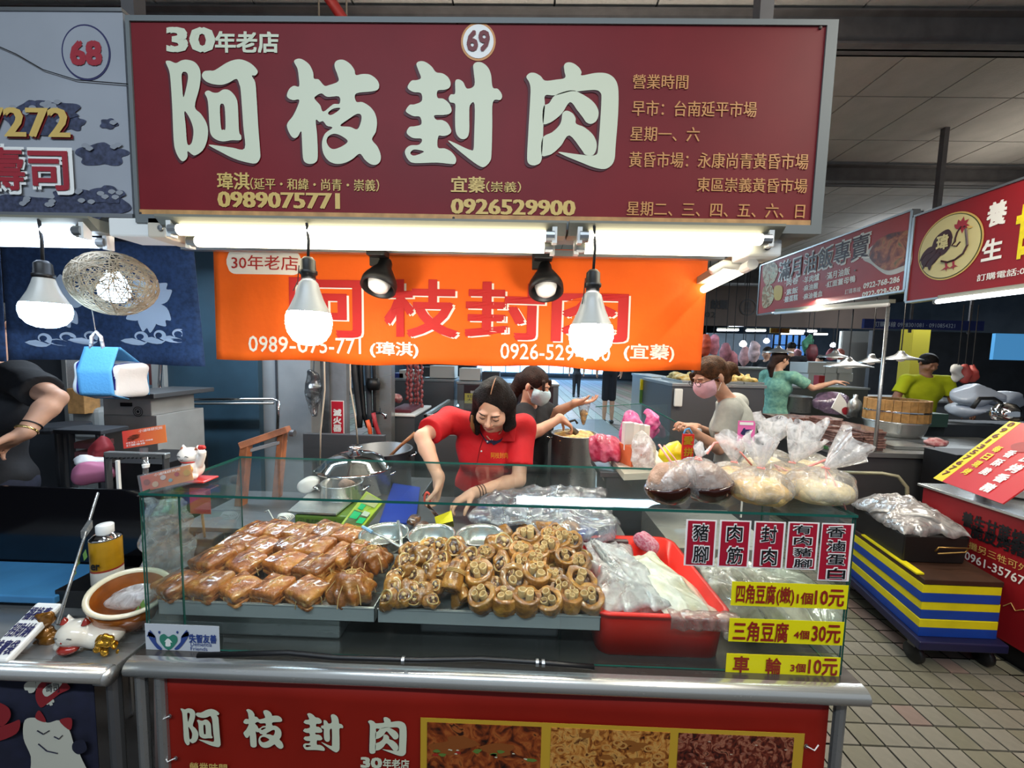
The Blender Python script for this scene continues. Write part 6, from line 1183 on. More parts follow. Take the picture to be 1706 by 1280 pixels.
    for p in ft: fw = unit(fr_*[1, 1, 0]*(1 if np.dot(fr_, f) > 0 else -1)); s6.uc(p+A(0, 0, .045)-fw*.04, p+A(0, 0, .035)+fw*.12, .045, .036, k=.01)
    s6.sub(s6.half((0, 0, .002), (0, 0, 1))); s6.out('shoes', M('black'), root)
    L = lambda x, y, z: hc+(R[:, 0]*x+R[:, 1]*y+R[:, 2]*z)*hs
    # hair
    H = Sdf(hc-.22*A(1, 1, 1.2), hc+.2*A(1, 1, 1), max(h*.8, .0055)); H.ue(L(0, -.016, .036), [q*hs for q in (.080, .097, .088)], R, 0)
    def tr(p): x, y, z = H.loc(hc, R); return x/hs, y/hs, z/hs
    x, y, z = H.loc(hc, R); x, y, z = x/hs, y/hs, z/hs
    if style == 'short': H.D = np.maximum(H.D, -(z+.02-.55*y*(y > 0))); H.D = np.maximum(H.D, (y*.9-z*.75-.035)); H.D = np.maximum(H.D, -(z+.055))
    elif style == 'bob':
        for sx in (-1, 1):
            H.uc(L(sx*.066, -.015, .02), L(sx*.080, .012, -.10), .034, .026, k=.03); H.uc(L(sx*.080, .012, -.10), L(sx*.072, .030, -.17 if sx > 0 else -.11), .026, .014, k=.02); H.uc(L(sx*.045, -.05, .0), L(sx*.055, -.05, -.12), .045, .035, k=.03)
        H.sub(H.ell(L(0, .085, -.03), (.064*hs, .080*hs, .100*hs), R), .012); H.sub(H.cap(L(0, .10, .085), L(0, -.02, .135), .006, .004), .008)
    else:
        H.D = np.maximum(H.D, (y*.95-z*.62-.042)); H.D = np.maximum(H.D, -(z+.075)); H.uc(L(0, -.07, -.01), L(0, -.085, -.05), .05, .035, k=.02)
        if style == 'bun': H.ue(L(0, -.135, -.005), (.040, .040, .042), R, .02); H.uc(L(0, -.15, -.01), L(-.01, -.17, -.06), .022, .01, k=.02); H.uc(L(.055, .075, .045), L(.06, .088, -.02), .014, .006, k=.01)
        if style == 'tail': H.uc(L(0, -.10, .01), L(.0, -.12, -.10), .042, .04, k=.02); H.uc(L(0, -.12, -.10), L(0, -.09, -.22), .04, .022, k=.02); H.uc(L(.05, .072, .055), L(.055, .088, .01), .014, .007, k=.01); H.uc(L(-.05, .072, .055), L(-.055, .088, .01), .014, .007, k=.01)
    H.noise(.0030, 75, 8); H.out('hair', M(hair), root)
    if face:
        b_ = MB()
        for sx in (-1, 1): b_ = MB().tube([L(sx*.014, .097, .026), L(sx*.030, .096, .030), L(sx*.046, .082, .026)], [.0022, .0028, .0014], 6); b_.out('eyebrow', M('brow'), root, smooth=True); MB().tube([L(sx*.017, .0905, .000), L(sx*.030, .0925, -.0035), L(sx*.044, .084, -.001)], [.0012, .0018, .0012], 6).out('eye_line', M('brow'), root, smooth=True)
        if not mask:
            MB().tube([L(-.022, .090, -.056), L(-.008, .0965, -.053), L(0, .097, -.0545), L(.008, .0965, -.053), L(.022, .090, -.056)], [.001, .0032, .003, .0032, .001], 6).out('upper_lip', M('lip'), root, smooth=True); MB().tube([L(-.018, .089, -.060), L(0, .0955, -.0635), L(.018, .089, -.060)], [.001, .0038, .001], 6).out('lower_lip', M('lip'), root, smooth=True)
    if mask:
        K = Sdf(hc-.15, hc+.15, .005); head_sdf(K, hc, R, sz=hs); K.ue(L(0, .078, -.04), (.046*hs, .038*hs, .05*hs), R, .02); K.D = K.D-.006; x, y, z = K.loc(hc, R); K.D = np.maximum(K.D, np.maximum(np.maximum(z-.0, -(z+.102)), -(y-.028))); K.out('face_mask', M(mask), root)
        for sx in (-1, 1): MB().tube([L(sx*.056, .045, -.005), L(sx*.078, -.0, .012), L(sx*.080, -.022, -.005), L(sx*.066, .03, -.07)], .0016, 5).out('ear_loop', M('white'), root)
    return root, L, R, shirt, RT, fr_
# --- woman in red polo
hc = A(*P(822, 675, 1.72)); rw = dict(head=hc, f=A(-.16, -.80, -.62), up=A(.12, 0, 1), neck=A(*P(822, 700, 1.86)), chest=A(*P(815, 748, 1.98)), pelvis=A(P(806, 870, 2.04)[0], 2.06, .86),
    shL=A(*P(749, 700, 1.93)), elL=A(*P(703, 728, 1.74)), wrL=A(*P(731, 797, 1.61)), hdL=A(-.05, -.12, -1), hnL=A(-.8, -.3, 0), htL=A(-.2, -1, 0), curlL=1.0,
    shR=A(*P(871, 712, 1.93)), elR=A(*P(864, 800, 1.80)), wrR=A(*P(789, 822, 1.66)), hdR=A(-1, -.5, -.35), hnR=A(0, -.2, -1), htR=A(0, -1, 0), curlR=.8)
root, L, R, shirt, RT, fr_ = person('woman in a red polo shirt bending over the work table cutting meat', rw, h=.0062, skin='skin_pale', tee='tee_red', hair='hair_black', style='bob', sleeve=.74)
sc.view_layers[0].update()
from mathutils.bvhtree import BVHTree
def onto(o, origin, d):
    me = o.data; bv = BVHTree.FromPolygons([v.co+Vector(WLOC[o.name]) for v in me.vertices], [tuple(p.vertices) for p in me.polygons]); return bv
bv = onto(shirt, None, None)
def hit(px, py, off=.003):
    d = fwd*F+rgt*(px-853)+upv*(640-py); d /= np.linalg.norm(d); r = bv.ray_cast(Vector(CAM), Vector(d)); 
    return (np.array(r[0])-d*off) if r[0] is not None else CAM+d*1.8
# embroidered name, buttons, placket, collar: laid on the shirt surface
V, Fc = txmesh('阿枝封肉'); mn, mx = V.min(0), V.max(0); W = (V-mn)/(mx-mn); raw('embroidery', [hit(818+28*u, 764-10*v-2*u*0, .003) for u, v in W], Fc, mat('embroidery', '#e0a020', .6), parent=root)
for px, py in ((812, 736), (802, 752)): q = hit(px, py, .003); MB().lathe(q, [(.0045, -.001), (.0045, .002), (0, .003)], 12, axis=(0, -1, .2)).out('button', M('white_plastic'), root, smooth=True)
MB().tube([hit(806, 727, .002), hit(800, 745, .002), hit(796, 765, .002), hit(794, 778, .002)], .0014, 5).out('placket_line', mat('tee_red_dark', '#6e0a10', .8), root)
def patch(pts, m, name, off=.006, th=.004):
    q = [hit(x, y, off) for x, y in pts]; n = len(q); c = sum(q)/n; o = raw(name, [c]+q, [(0, 1+i, 1+(i+1) % n) for i in range(n)], m, parent=root); solid(o, th); return o
patch([(803, 706), (842, 706), (834, 722), (818, 735), (811, 728)], M('skin_pale'), 'neck_opening', .004, .002)
mat('navy_collar', '#1a1c3a', .8); patch([(803, 704), (812, 712), (822, 736), (812, 740), (797, 718)], M('navy_collar'), 'collar_lining', .007); patch([(844, 703), (850, 712), (834, 736), (822, 742), (816, 735), (833, 716)], M('navy_collar'), 'collar_lining', .007)
patch([(790, 690), (802, 706), (798, 724), (780, 710)], M('tee_red'), 'collar_flap', .013, .006); patch([(846, 708), (860, 704), (857, 736), (836, 735)], M('tee_red'), 'collar_flap', .013, .006)
MB().tube([L(.0, .052, .1165), L(.0, .02, .1265), L(0, -.02, .129), L(0, -.05, .122)], [.002, .0028, .0028, .001], 6).out('hair_parting', mat('scalp', '#b08a68', .6), root, smooth=True)
MB().tube([L(.092, .03, -.06), L(.090, .04, -.12), L(.082, .045, -.165)], [.006, .012, .004], 8).out('bleached_strand', mat('strand', '#8e6434', .5), root, smooth=True)
w_ = rw['wrR']; d_ = unit(rw['elR']-w_)
for k in range(3): c = w_+d_*(.02+.014*k); e1 = unit(np.cross(d_, (0, 0, 1))); e2 = np.cross(d_, e1); MB().tube([c+(e1*math.cos(a)+e2*math.sin(a))*.0275 for a in np.linspace(0, 6.3, 18)], .0028, 6).out('bracelet', mat('bead', '#4a2e1e', .4), root, smooth=True)
sc_c = A(*P(712, 832, 1.56)); si = T('scissors', 'kitchen scissors with coral red handle in the hand of the woman in red', 'scissors', sc_c)
MB().tube([sc_c+A(.012*math.cos(a), -.01*math.sin(a)*.3, .030*math.sin(a)) for a in np.linspace(0, 6.3, 20)], .005, 8).out('handle_loop', mat('coral', '#e8503c', .4), si, smooth=True); MB().obox(sc_c+A(.03, -.02, -.045), (.035, -.015, -.03), (.003, .0, .006), (0, .0015, 0)).out('blade', M('chrome'), si)
# --- woman in black tee with mask
hc = A(*P(890, 643, 2.42)); bw = dict(head=hc, f=A(.86, -.42, -.32), neck=A(*P(878, 672, 2.46)), chest=A(*P(884, 712, 2.5)), pelvis=A(P(880, 800, 2.5)[0], 2.5, .9), shR=A(*P(872, 690, 2.36)), elR=A(*P(880, 727, 2.22)), wrR=A(*P(934, 697, 2.33)), hdR=A(.8, .1, -.6), hnR=A(-.3, 0, -1), htR=A(0, 1, .3), curlR=.9,
    shL=A(*P(905, 683, 2.62)), elL=A(*P(922, 690, 2.62)), wrL=A(*P(960, 671, 2.5)), hdL=A(.9, -.1, .1), hnL=A(0, 0, 1), htL=A(0, -1, 0), curlL=.5)
person('woman in a black t-shirt with pale blue face mask scooping from a pot', bw, h=.0072, tee='tee_black', hair='hair_brown', style='tail', mask='mask_blue', sleeve=.7)
# --- woman in grey tee
hc = A(*P(1184, 628, 2.3)); gw = dict(head=hc, f=A(-.88, -.18, -.42), neck=A(*P(1212, 660, 2.36)), chest=A(*P(1222, 708, 2.38)), pelvis=A(P(1222, 800, 2.4)[0], 2.4, .9), shL=A(*P(1216, 684, 2.24)), elL=A(*P(1197, 748, 2.22)), wrL=A(*P(1158, 722, 2.12)), hdL=A(-.6, -.2, .5), hnL=A(-.2, 0, -1), htL=A(0, 1, .2), curlL=.9,
    shR=A(*P(1226, 672, 2.54)), elR=A(*P(1200, 730, 2.55)), wrR=A(*P(1160, 712, 2.4)), hdR=A(-.9, -.2, .2), hnR=A(0, 0, -1), htR=A(0, -1, 0), curlR=.8)
person('woman in a light grey t-shirt and pink mask with brown hair in a bun', gw, h=.0072, skin='skin', tee='tee_grey', hair='hair_light', style='bun', mask='mask_pink', sleeve=.62, pants='jean')
b0 = bpy.data.objects[-1] if 0 else None
gl_ = T('glasses', 'dark framed glasses worn by the woman in the grey t-shirt', 'glasses', hc); R = frame(unit(gw['f'])); LL = lambda x, y, z: hc+R[:, 0]*x+R[:, 1]*y+R[:, 2]*z
for sx in (-1, 1): MB().tube([LL(sx*.031+.021*math.cos(a), .112, .004+.015*math.sin(a)) for a in np.linspace(0, 6.3, 16)], .0018, 5).out('rim', M('black'), gl_); MB().tube([LL(sx*.052, .11, .008), LL(sx*.078, .02, .006), LL(sx*.08, -.005, .0)], .0018, 5).out('temple', M('black'), gl_)
# --- man at far left
lm = dict(head=A(P(-40, 520, 1.75)[0], 1.78, 1.66), f=A(.2, -.9, -.4), neck=A(P(-40, 590, 1.75)[0], 1.78, 1.46), chest=A(P(-30, 650, 1.75)[0], 1.74, 1.25), pelvis=A(P(-10, 800, 1.75)[0], 1.74, .92), shR=A(*P(30, 628, 1.70)), elR=A(*P(92, 664, 1.62)), wrR=A(*P(40, 722, 1.50)), hdR=A(-.75, -.3, -.55), hnR=A(0, -.3, -1), htR=A(0, -1, 0), curlR=.55,
    shL=A(*P(-130, 628, 1.75)), elL=A(*P(-150, 720, 1.62)), wrL=A(*P(-70, 740, 1.5)), hdL=A(.8, -.2, -.2), hnL=A(0, 0, -1), htL=A(0, -1, 0), curlL=.5)
root, *_ = person('person in a black t-shirt at the far left resting a hand, wearing a gold watch', lm, h=.0072, skin='skin', tee='tee_black', hair='hair_black', style='short', sex='m', sleeve=.7, pants='jean', build=1.12)
w_ = lm['wrR']; d_ = unit(lm['elR']-w_); e1 = unit(np.cross(d_, (0, 0, 1))); e2 = np.cross(d_, e1); MB().tube([w_+d_*.015+(e1*math.cos(a)+e2*math.sin(a))*.031 for a in np.linspace(0, 6.3, 24)], .006, 8).out('gold_watch', mat('watch', '#d8b878', .2, .9), root, smooth=True); MB().tube([w_+d_*.04+(e1*math.cos(a)+e2*math.sin(a))*.033 for a in np.linspace(0, 6.3, 24)], .003, 6).out('black_band', M('black'), root, smooth=True)
# --- background people
def far(lab, px, py, Y, scale=1.0, facing=(0, -1, 0), arms='down', tee='tee_black', hair='hair_black', style='short', skin='skin', sex='m', z0=0, pants='trousers', mask=None, shorts=False, zh=None, group=None, h=.014, feet=None):
    c = A(*P(px, py, Y)); H = zh or c[2]; k = (H-z0)/1.50; f = unit(facing); r_ = unit(np.cross(f, (0, 0, 1))); sh = .19*k*(1.1 if sex == 'm' else 1)
    J = dict(head=c, f=f+A(0, 0, -.15), neck=c+A(0, 0, -.13*k)-f*.01, chest=c+A(0, 0, -.33*k)-f*.02, pelvis=c+A(0, 0, -.66*k)-f*.02, shR=c+A(0, 0, -.19*k)+r_*sh, shL=c+A(0, 0, -.19*k)-r_*sh, feet=(A(c[0], c[1], z0)-r_*.09, A(c[0], c[1], z0)+r_*.09))
    for q, s_ in (('R', 1), ('L', -1)):
        if arms == 'down' or (arms == 'point' and q == 'L'): J['el'+q] = J['sh'+q]+A(0, 0, -.26*k)+r_*s_*.05; J['wr'+q] = J['el'+q]+A(0, 0, -.23*k)+f*.06; J['hd'+q] = A(0, 0, -1)+f*.1; J['hn'+q] = -r_*s_; J['ht'+q] = f
        elif arms == 'work': J['el'+q] = J['sh'+q]+A(0, 0, -.22*k)+r_*s_*.09; J['wr'+q] = J['el'+q]+f*.20+A(0, 0, -.05)-r_*s_*.06; J['hd'+q] = f; J['hn'+q] = A(0, 0, -1); J['ht'+q] = -r_*s_
        else: d = unit(A(.95, -.2, .12)); J['el'+q] = J['sh'+q]+unit(d+A(0, 0, -.75))*.25; J['wr'+q] = J['el'+q]+unit(d+A(0, 0, .25))*.24; J['hd'+q] = d; J['hn'+q] = A(0, 0, -1); J['ht'+q] = A(0, -1, 0); J['curl'+q] = .5
    return person(lab, J, h=h, skin=skin, tee=tee, hair=hair, style=style, sex=sex, pants=pants, mask=mask, shorts=shorts, group=group, face=False, sleeve=.7)
far('woman in a teal patterned top pointing to the right in the background stall', 1300, 600, 4.95, facing=(.85, .2, 0), arms='point', tee='tee_teal', hair='hair_brown', style='tail', sex='f', h=.011)
far('man in a bright yellow green polo shirt behind the wooden steamer', 1546, 606, 4.75, facing=(-.1, -1, -.3), arms='work', tee='tee_yellow', sex='m', skin='skin_dark', h=.011)
far('person in black t-shirt with dark hair working behind the teal woman', 1278, 588, 7.7, facing=(-.9, -.3, 0), arms='work', h=.016, zh=1.6)
far('person in black standing with back turned beyond the far lamps', 1318, 580, 8.2, facing=(.2, 1, 0), h=.018)
far('dark clothed person at the far sausage stall', 1255, 588, 9.0, facing=(.6, .6, 0), h=.018)
far('person in black shorts walking away down the blue lit aisle', 1018, 568, 9.0, facing=(0, 1, 0), h=.014, shorts=True, zh=1.66, feet=None)
far('person sitting or standing far down the blue aisle', 962, 592, 14.5, facing=(0, 1, 0), h=.022, tee='tee_black')
far('person in a pale top among the red goods in the far right hall', 1366, 600, 9.5, facing=(-1, 0, 0), h=.02, tee='tee_grey')
# ================================================================ BEHIND THE STALL (left)
def bx(name, p0, p1, Y, d, m, lab=None, cat=None, parent=None, bev=.003, group=None, kind=None):
    """box whose front face at depth Y spans photo rectangle p0 (left, top) - p1 (right, bottom)"""
    xc, yc = (p0[0]+p1[0])/2, (p0[1]+p1[1])/2; x0, x1 = P(p0[0], yc, Y)[0], P(p1[0], yc, Y)[0]; z1, z0 = P(xc, p0[1], Y)[2], P(xc, p1[1], Y)[2]; z0 = max(z0, 0)
    o = MB().box((x0, Y, z0), (x1, Y+d, z1)).out(name, m, parent, bev=bev); return tag(o, lab, cat, group, kind)
mat('bluedoor', '#2c4656', .5, var=.15, vs=4); mat('pillar_grey', '#84898c', .7, var=.12, vs=4); mat('dark_grey', '#34383e', .6, var=.15, vs=5); mat('box_grey', '#a2a5a4', .6, var=.1, vs=6); mat('maroon_board', '#5c1a28', .6); mat('blk', '#0c0c10', .5)
def fbox(name, x0, x1, y0, y1, z0, z1, m, lab=None, cat=None, parent=None, bev=.003, kind=None): return tag(MB().box((x0, y0, z0), (x1, y1, z1)).out(name, m, parent, bev=bev), lab, cat, None, kind)
X = lambda px, py, Y: P(px, py, Y)[0]; Zz = lambda px, py, Y: P(px, py, Y)[2]
# cold room door and pillar
dr = T('blue_cabinet', 'tall dark blue cabinet door with chrome guard rails left of the grey pillar', 'cabinet', (X(350, 700, 2.8), 2.8, 0))
fbox('door_panel', X(278, 700, 2.8), X(432, 700, 2.8), 2.8, 2.85, 0, 2.3, M('bluedoor'), parent=dr); fbox('side_frame', X(258, 700, 2.78), X(279, 700, 2.78), 2.77, 2.9, 0, 2.3, M('box_grey'), parent=dr)
MB().tube([P(462, 728, 2.7), P(464, 668, 2.7), P(455, 665, 2.7), P(280, 666, 2.7), P(268, 666, 2.7), P(266, 640, 2.7), P(268, 600, 2.7), P(270, 560, 2.7)], .011, 8).out('guard_rail', M('chrome'), dr, smooth=True); MB().tube([P(456, 672, 2.7), P(285, 673, 2.7)], .009, 8).out('guard_rail', M('steel'), dr, smooth=True)
fbox('grey_pillar', X(432, 650, 2.86), X(518, 650, 2.86), 2.86, 3.1, 0, 3.6, M('pillar_grey'), 'pale grey square pillar behind the wooden stand', 'pillar'); MB
fbox('joint_strip', X(459, 620, 2.855), X(462, 620, 2.855), 2.85, 2.857, 0, 3.5, M('dark_grey'), 'thin dark joint strip on the face of the pale pillar', 'strip', bev=0)
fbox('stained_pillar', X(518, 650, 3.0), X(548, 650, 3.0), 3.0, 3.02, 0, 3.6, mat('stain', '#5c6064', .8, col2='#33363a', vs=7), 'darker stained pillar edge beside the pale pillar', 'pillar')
fbox('steel_column', X(548, 650, 3.04), X(577, 650, 3.04), 3.04, 3.1, 0, 3.4, M('grey_paint'), 'steel column carrying the red extinguisher sign', 'column')
s_ = T('extinguisher_sign', 'red and white upright fire extinguisher sign on the steel column', 'sign', P(562, 722, 3.03)); pe = YP(3.034); a, c = pe.uv(552, 723), pe.uv(573, 668)
MB().slab(pe, a[0], a[1], c[0], c[1], .004, .002).out('plate', M('white'), s_); MB().slab(pe, a[0]+.006, a[1]+.006, c[0]-.006, c[1]-.006, .003, .004).out('red_field', mat('sign_red', '#b8182c', .5), s_)
for k, ch in enumerate('滅火器'): text(ch, pe, (556, 682+k*13, 569, 693+k*13), M('white'), s_, off=.005, bold=.04)
# hanging net bag, cords, pipes
crumple('net_bag', P(522, 650, 2.75), (.055, .05, .19), 'dark transparent sack hanging on the stained pillar', film('darkfilm', op=.5, gl=.1, milk='#3c4046', ns=14), 31, cat='bag', amp=.012, h=.012); MB().tube([P(522, 625, 2.75), P(524, 560, 2.9), A(X(524, 560, 3.0), 3.0, 2.6)], .005, 5).out('hanging_cord', M('cord'), bpy.data.objects['net_bag'])
tag(MB().tube([A(X(540, 598, 2.3), 2.3, 3.64), P(540, 598, 2.3), P(541, 650, 2.3), P(534, 720, 2.3), P(533, 780, 2.3)], .005, 6).out('white_cable', M('beige'), smooth=True), 'off white cord hanging left of the extinguisher sign', 'cable')
tag(MB().tube([A(X(583, 600, 2.35), 2.35, 3.64), P(583, 600, 2.35), P(584, 650, 2.35), P(592, 695, 2.35), P(596, 740, 2.35)], .005, 6).out('white_cable', M('beige'), smooth=True), 'off white cord hanging right of the extinguisher sign', 'cord')
pp = T('pipe_cluster', 'cluster of dark gas pipes and hanging hoses beside the steel partition', 'pipes', P(610, 760, 3.3))
for k, (x0, x1, r) in enumerate(((590, 600, .03), (600, 606, .022), (612, 616, .026), (622, 624, .014))): MB().tube([P(x0, 560, 3.3), P(x0+1, 620, 3.3), P(x1, 690, 3.3), P(x1+(8 if k == 1 else -2), 712, 3.3)], r, 8).out('hose', M('blk' if k % 2 else 'dark_grey'), pp, smooth=True)
MB().lathe(P(622, 640, 3.28), [(0, -.05), (.05, -.05), (.06, 0), (.05, .05), (0, .05)], 14).out('valve', M('black'), pp, smooth=True)
tp_ = T('water_tap', 'small chrome water tap on the grey partition', 'tap', P(634, 690, 3.2)); MB().tube([P(622, 688, 3.2), P(636, 688, 3.15), P(642, 692, 3.12), P(642, 698, 3.12)], .012, 8).out('spout', M('chrome'), tp_, smooth=True); MB().tube([P(633, 680, 3.17), P(633, 688, 3.17)], .008, 8).out('knob', M('chrome'), tp_)
for pts, c_, lab in (([(622, 688), (625, 705), (630, 720), (636, 735)], '#9a1a24', 'red rubber hose hanging below the tap'), ([(612, 700), (616, 715), (618, 735)], '#d8582a', 'orange hose end beside the red hose')): tag(MB().tube([P(x, y, 3.1) for x, y in pts], .018, 8).out('rubber_hose', mat(c_, c_, .5), smooth=True), lab, 'hose')
fbox('steel_partition', X(621, 680, 3.35), X(652, 680, 3.35), 3.35, 3.45, 0, 1.62, M('steel'), 'upright brushed steel partition right of the pipes', 'partition'); fbox('low_steel_panel', X(505, 760, 2.6), X(640, 760, 2.6), 2.6, 2.64, 0, Zz(560, 724, 2.6), M('steel_dark'), 'low steel back panel behind the stock pots', 'panel')
# meat stand
mt = T('meat_stand', 'small steel stand with marble top at left of the hanging sausages', 'stand', (X(672, 700, 3.6), 3.6, 0)); zt = Zz(672, 690, 3.5); fbox('cabinet', X(652, 700, 3.5), X(691, 700, 3.5), 3.5, 4.1, 0, zt-.02, M('steel_dark'), parent=mt); fbox('top', X(650, 700, 3.48), X(692, 700, 3.48), 3.48, 4.12, zt-.02, zt, M('white'), parent=mt)
fbox('cutting_board', X(652, 700, 3.6), X(684, 700, 3.55), 3.56, 4.0, zt+.001, zt+.03, M('maroon_board'), 'dark maroon cutting board on the small steel stand', 'cutting board'); crumple('raw_meat', P(660, 664, 3.75), (.06, .07, .04), 'piece of raw pink meat on the maroon cutting board', mat('rawmeat', '#b0545a', .4, col2='#e0b8b4', vs=30), 40, cat='meat', h=.01)
mat('sausage', '#7e2c30', .4, col2='#a8585a', vs=40, coat=.2)
def sausages(px, py0, py1, Y, n, lab, links=9, spread=.02, r=.017):
    t = T('sausage_string', lab, 'sausages', P(px, py1, Y), 'hanging strings of sausages')
    for k in range(n):
        xo = (k-(n-1)/2)*spread*1.4; z1, z0 = Zz(px, py0, Y)-.01*k, Zz(px, py1, Y)+.05*abs(k-n/2)*(k % 2+1)*.6; x = X(px, (py0+py1)/2, Y)+xo; pts, rs = [], []; m_ = links*6
        for j in range(m_+1): u = j/m_; pts.append((x+.006*math.sin(u*30+k), Y+.02*math.sin(k*2), z1+(z0-z1)*u)); rs.append(r*(.25+.75*abs(math.sin(math.pi*links*u))**.5))
        MB().tube(pts, rs, 7).out('sausage', M('sausage'), t, smooth=True)
sausages(694, 596, 705, 3.95, 4, 'long thick strings of red sausages hanging left of the woman in red', 12, .026); sausages(681, 596, 672, 3.9, 2, 'shorter string of red sausages beside the long ones', 9, .022)
# steel counters of the far stalls behind
def counter(x0, x1, y0, d, zt, lab, m='steel_dark', top='steel', kick=True):
    t = T('market_counter', lab, 'counter', ((x0+x1)/2, y0+d/2, 0)); fbox('cabinet', x0+.01, x1-.01, y0+.02, y0+d-.02, .08, zt-.03, M(m), parent=t); fbox('worktop', x0, x1, y0, y0+d, zt-.03, zt, M(top), parent=t); fbox('plinth', x0+.04, x1-.04, y0+.06, y0+d-.06, 0, .08, M('blk'), parent=t); return t
c1 = counter(X(655, 640, 5.2), X(757, 640, 5.2), 5.2, .8, Zz(710, 632, 5.2), 'grey steel counter behind the sausages')
c2 = counter(X(760, 640, 5.0), X(932, 650, 5.0), 5.0, .8, Zz(840, 638, 5.0), 'steel counter with a maroon menu panel behind the woman in red')
pm = YP(5.018); mp_ = [(pm.uv(772, 720)[0], pm.uv(772, 720)[1]), (pm.uv(922, 645)[0], pm.uv(922, 645)[1])]
MB().slab(pm, mp_[0][0], mp_[0][1], mp_[1][0], mp_[1][1], .004, .004).out('menu_panel', mat('menu_maroon', '#33161e', .5), c2)
for s2, bx_ in (('鴨蛋', (784, 651, 800, 657)), ('食用', (901, 654, 916, 660)), ('☁ ☁', (775, 641, 800, 648))): text(s2, pm, bx_, M('white'), c2, off=.006) if s2[0] != '☁' else None
MB().slab(pm, pm.uv(774, 672)[0], pm.uv(774, 672)[1], pm.uv(800, 656)[0], pm.uv(800, 656)[1], .002, .006).out('yellow_note', mat('note_y', '#c9bd5a', .5), c2); text('狂歡\n大特', pm, (778, 658, 797, 669), M('navy_ink'), c2, off=.008)
mat('boxwhite', '#d4d4d0', .6); mat('bluecont', '#2a3c8a', .5)
for i, (a_, c_, m_, lab, cat) in enumerate([((665, 617), (700, 632), 'boxwhite', 'white box on the far counter behind the sausages', 'box'), ((716, 610), (757, 630), 'boxwhite', 'large white box at right end of the far counter', 'box'), ((655, 622), (672, 632), 'bluecont', 'small blue container on the far left counter', 'container'), ((765, 614), (800, 634), 'boxwhite', 'white box on the counter behind the red woman', 'box'), ((803, 620), (832, 636), 'dark_grey', 'dark tray on the counter left of the masked woman', 'tray'), ((702, 612), (716, 628), 'dark_grey', 'dark wire basket between two white boxes', 'basket')]): bx('storage_box', a_, c_, 5.35 if a_[0] < 760 else 5.15, .3, M(m_), lab, cat)
# low glass display right behind the woman (left and right of her)
dc = T('low_glass_display', 'low steel and glass display counter behind the woman in red', 'display', (X(740, 690, 3.2), 3.2, 0)); zt = Zz(760, 690, 3.0); fbox('base', X(712, 700, 2.95), X(1160, 700, 2.95)-.5, 2.95, 3.9, 0, zt-.16, M('steel_dark'), parent=dc); fbox('glass_top', X(708, 700, 2.93), X(900, 700, 2.93), 2.93, 3.9, zt-.01, zt, M('glass'), parent=dc, bev=0); fbox('frame_bar', X(706, 700, 2.93), X(900, 700, 2.93), 2.92, 2.95, zt-.02, zt+.004, M('steel'), parent=dc); fbox('frame_bar', X(706, 700, 2.93), X(706, 700, 2.93)+.03, 2.92, 3.9, zt-.02, zt+.004, M('steel'), parent=dc)
for k in range(3): fbox('steel_tray', X(726+k*14, 700, 3.1)+.05*k, X(726+k*14, 700, 3.1)+.05*k+.16, 3.05, 3.8, zt-.15, zt-.11, M('steel_pale'), parent=dc)
# left background clutter
bx('grey_cabinet', (-60, 560), (108, 830), 2.75, .4, M('dark_grey'), 'dark grey cabinet behind the person at the far left', 'cabinet'); fbox('cabinet_edge', X(108, 700, 2.7), X(116, 700, 2.7), 2.7, 3.0, 0, 2.2, M('steel'), 'thin bright steel upright right of the grey cabinet', 'upright')
bx('back_wall_panel', (-200, 380), (360, 560), 3.3, .05, mat('backblue', '#2e3444', .8), 'dark slate panel high behind the blue curtains', 'panel')
bx('red_poster', (125, 600), (262, 640), 3.0, .02, mat('posterred', '#8a4a48', .7, col2='#b08080', vs=6), 'faded red poster seen under the blue curtain', 'poster')
pb = T('grey_machine', 'pale grey boxed machine with round black emblem under the tissue holder', 'machine', (X(215, 760, 2.2), 2.2, 0)); fbox('upper_casing', X(172, 680, 2.2), X(252, 680, 2.2), 2.2, 2.5, Zz(212, 692, 2.2), Zz(212, 662, 2.2), M('box_grey'), parent=pb); fbox('lower_casing', X(174, 720, 2.21), X(262, 720, 2.21), 2.21, 2.55, 0, Zz(212, 692, 2.2), M('box_grey'), parent=pb); fbox('lid', X(180, 665, 2.18), X(262, 665, 2.18), 2.16, 2.6, Zz(215, 662, 2.2), Zz(215, 654, 2.2), M('steel_dark'), parent=pb)
pm2 = YP(2.198); cc = pm2.uv(230, 686)
for r_, w2 in ((.030, .004), (.020, .004), (.008, .008)): V, Fc = flatmesh([[(cc[0]+r_*math.cos(q), cc[1]+r_*math.sin(q)) for q in np.linspace(0, 6.28, 24)], [(cc[0]+(r_-w2)*math.cos(q), cc[1]+(r_-w2)*math.sin(q)) for q in np.linspace(0, 6.28, 24)]]) ; place2d(V, Fc, pm2, M('black'), pb, .001, 'emblem')
fbox('slot', X(201, 674, 2.195), X(219, 674, 2.195), 2.192, 2.2, Zz(210, 677, 2.2), Zz(210, 671, 2.2), M('black'), parent=pb, bev=0)
rs_ = T('round_table', 'dark round stool top standing behind the forearm at left', 'table', P(105, 800, 2.3)*[1, 1, 0]); MB().lathe((X(105, 702, 2.3), 2.3, Zz(105, 712, 2.3)), [(0, -.02), (.12, -.02), (.125, 0), (.12, .02), (0, .022)], 28).out('top', M('dark_grey'), rs_, smooth=False); MB().tube([(X(105, 702, 2.3), 2.3, 0), (X(105, 702, 2.3), 2.3, Zz(105, 712, 2.3))], .03, 10).out('post', M('steel_dark'), rs_)
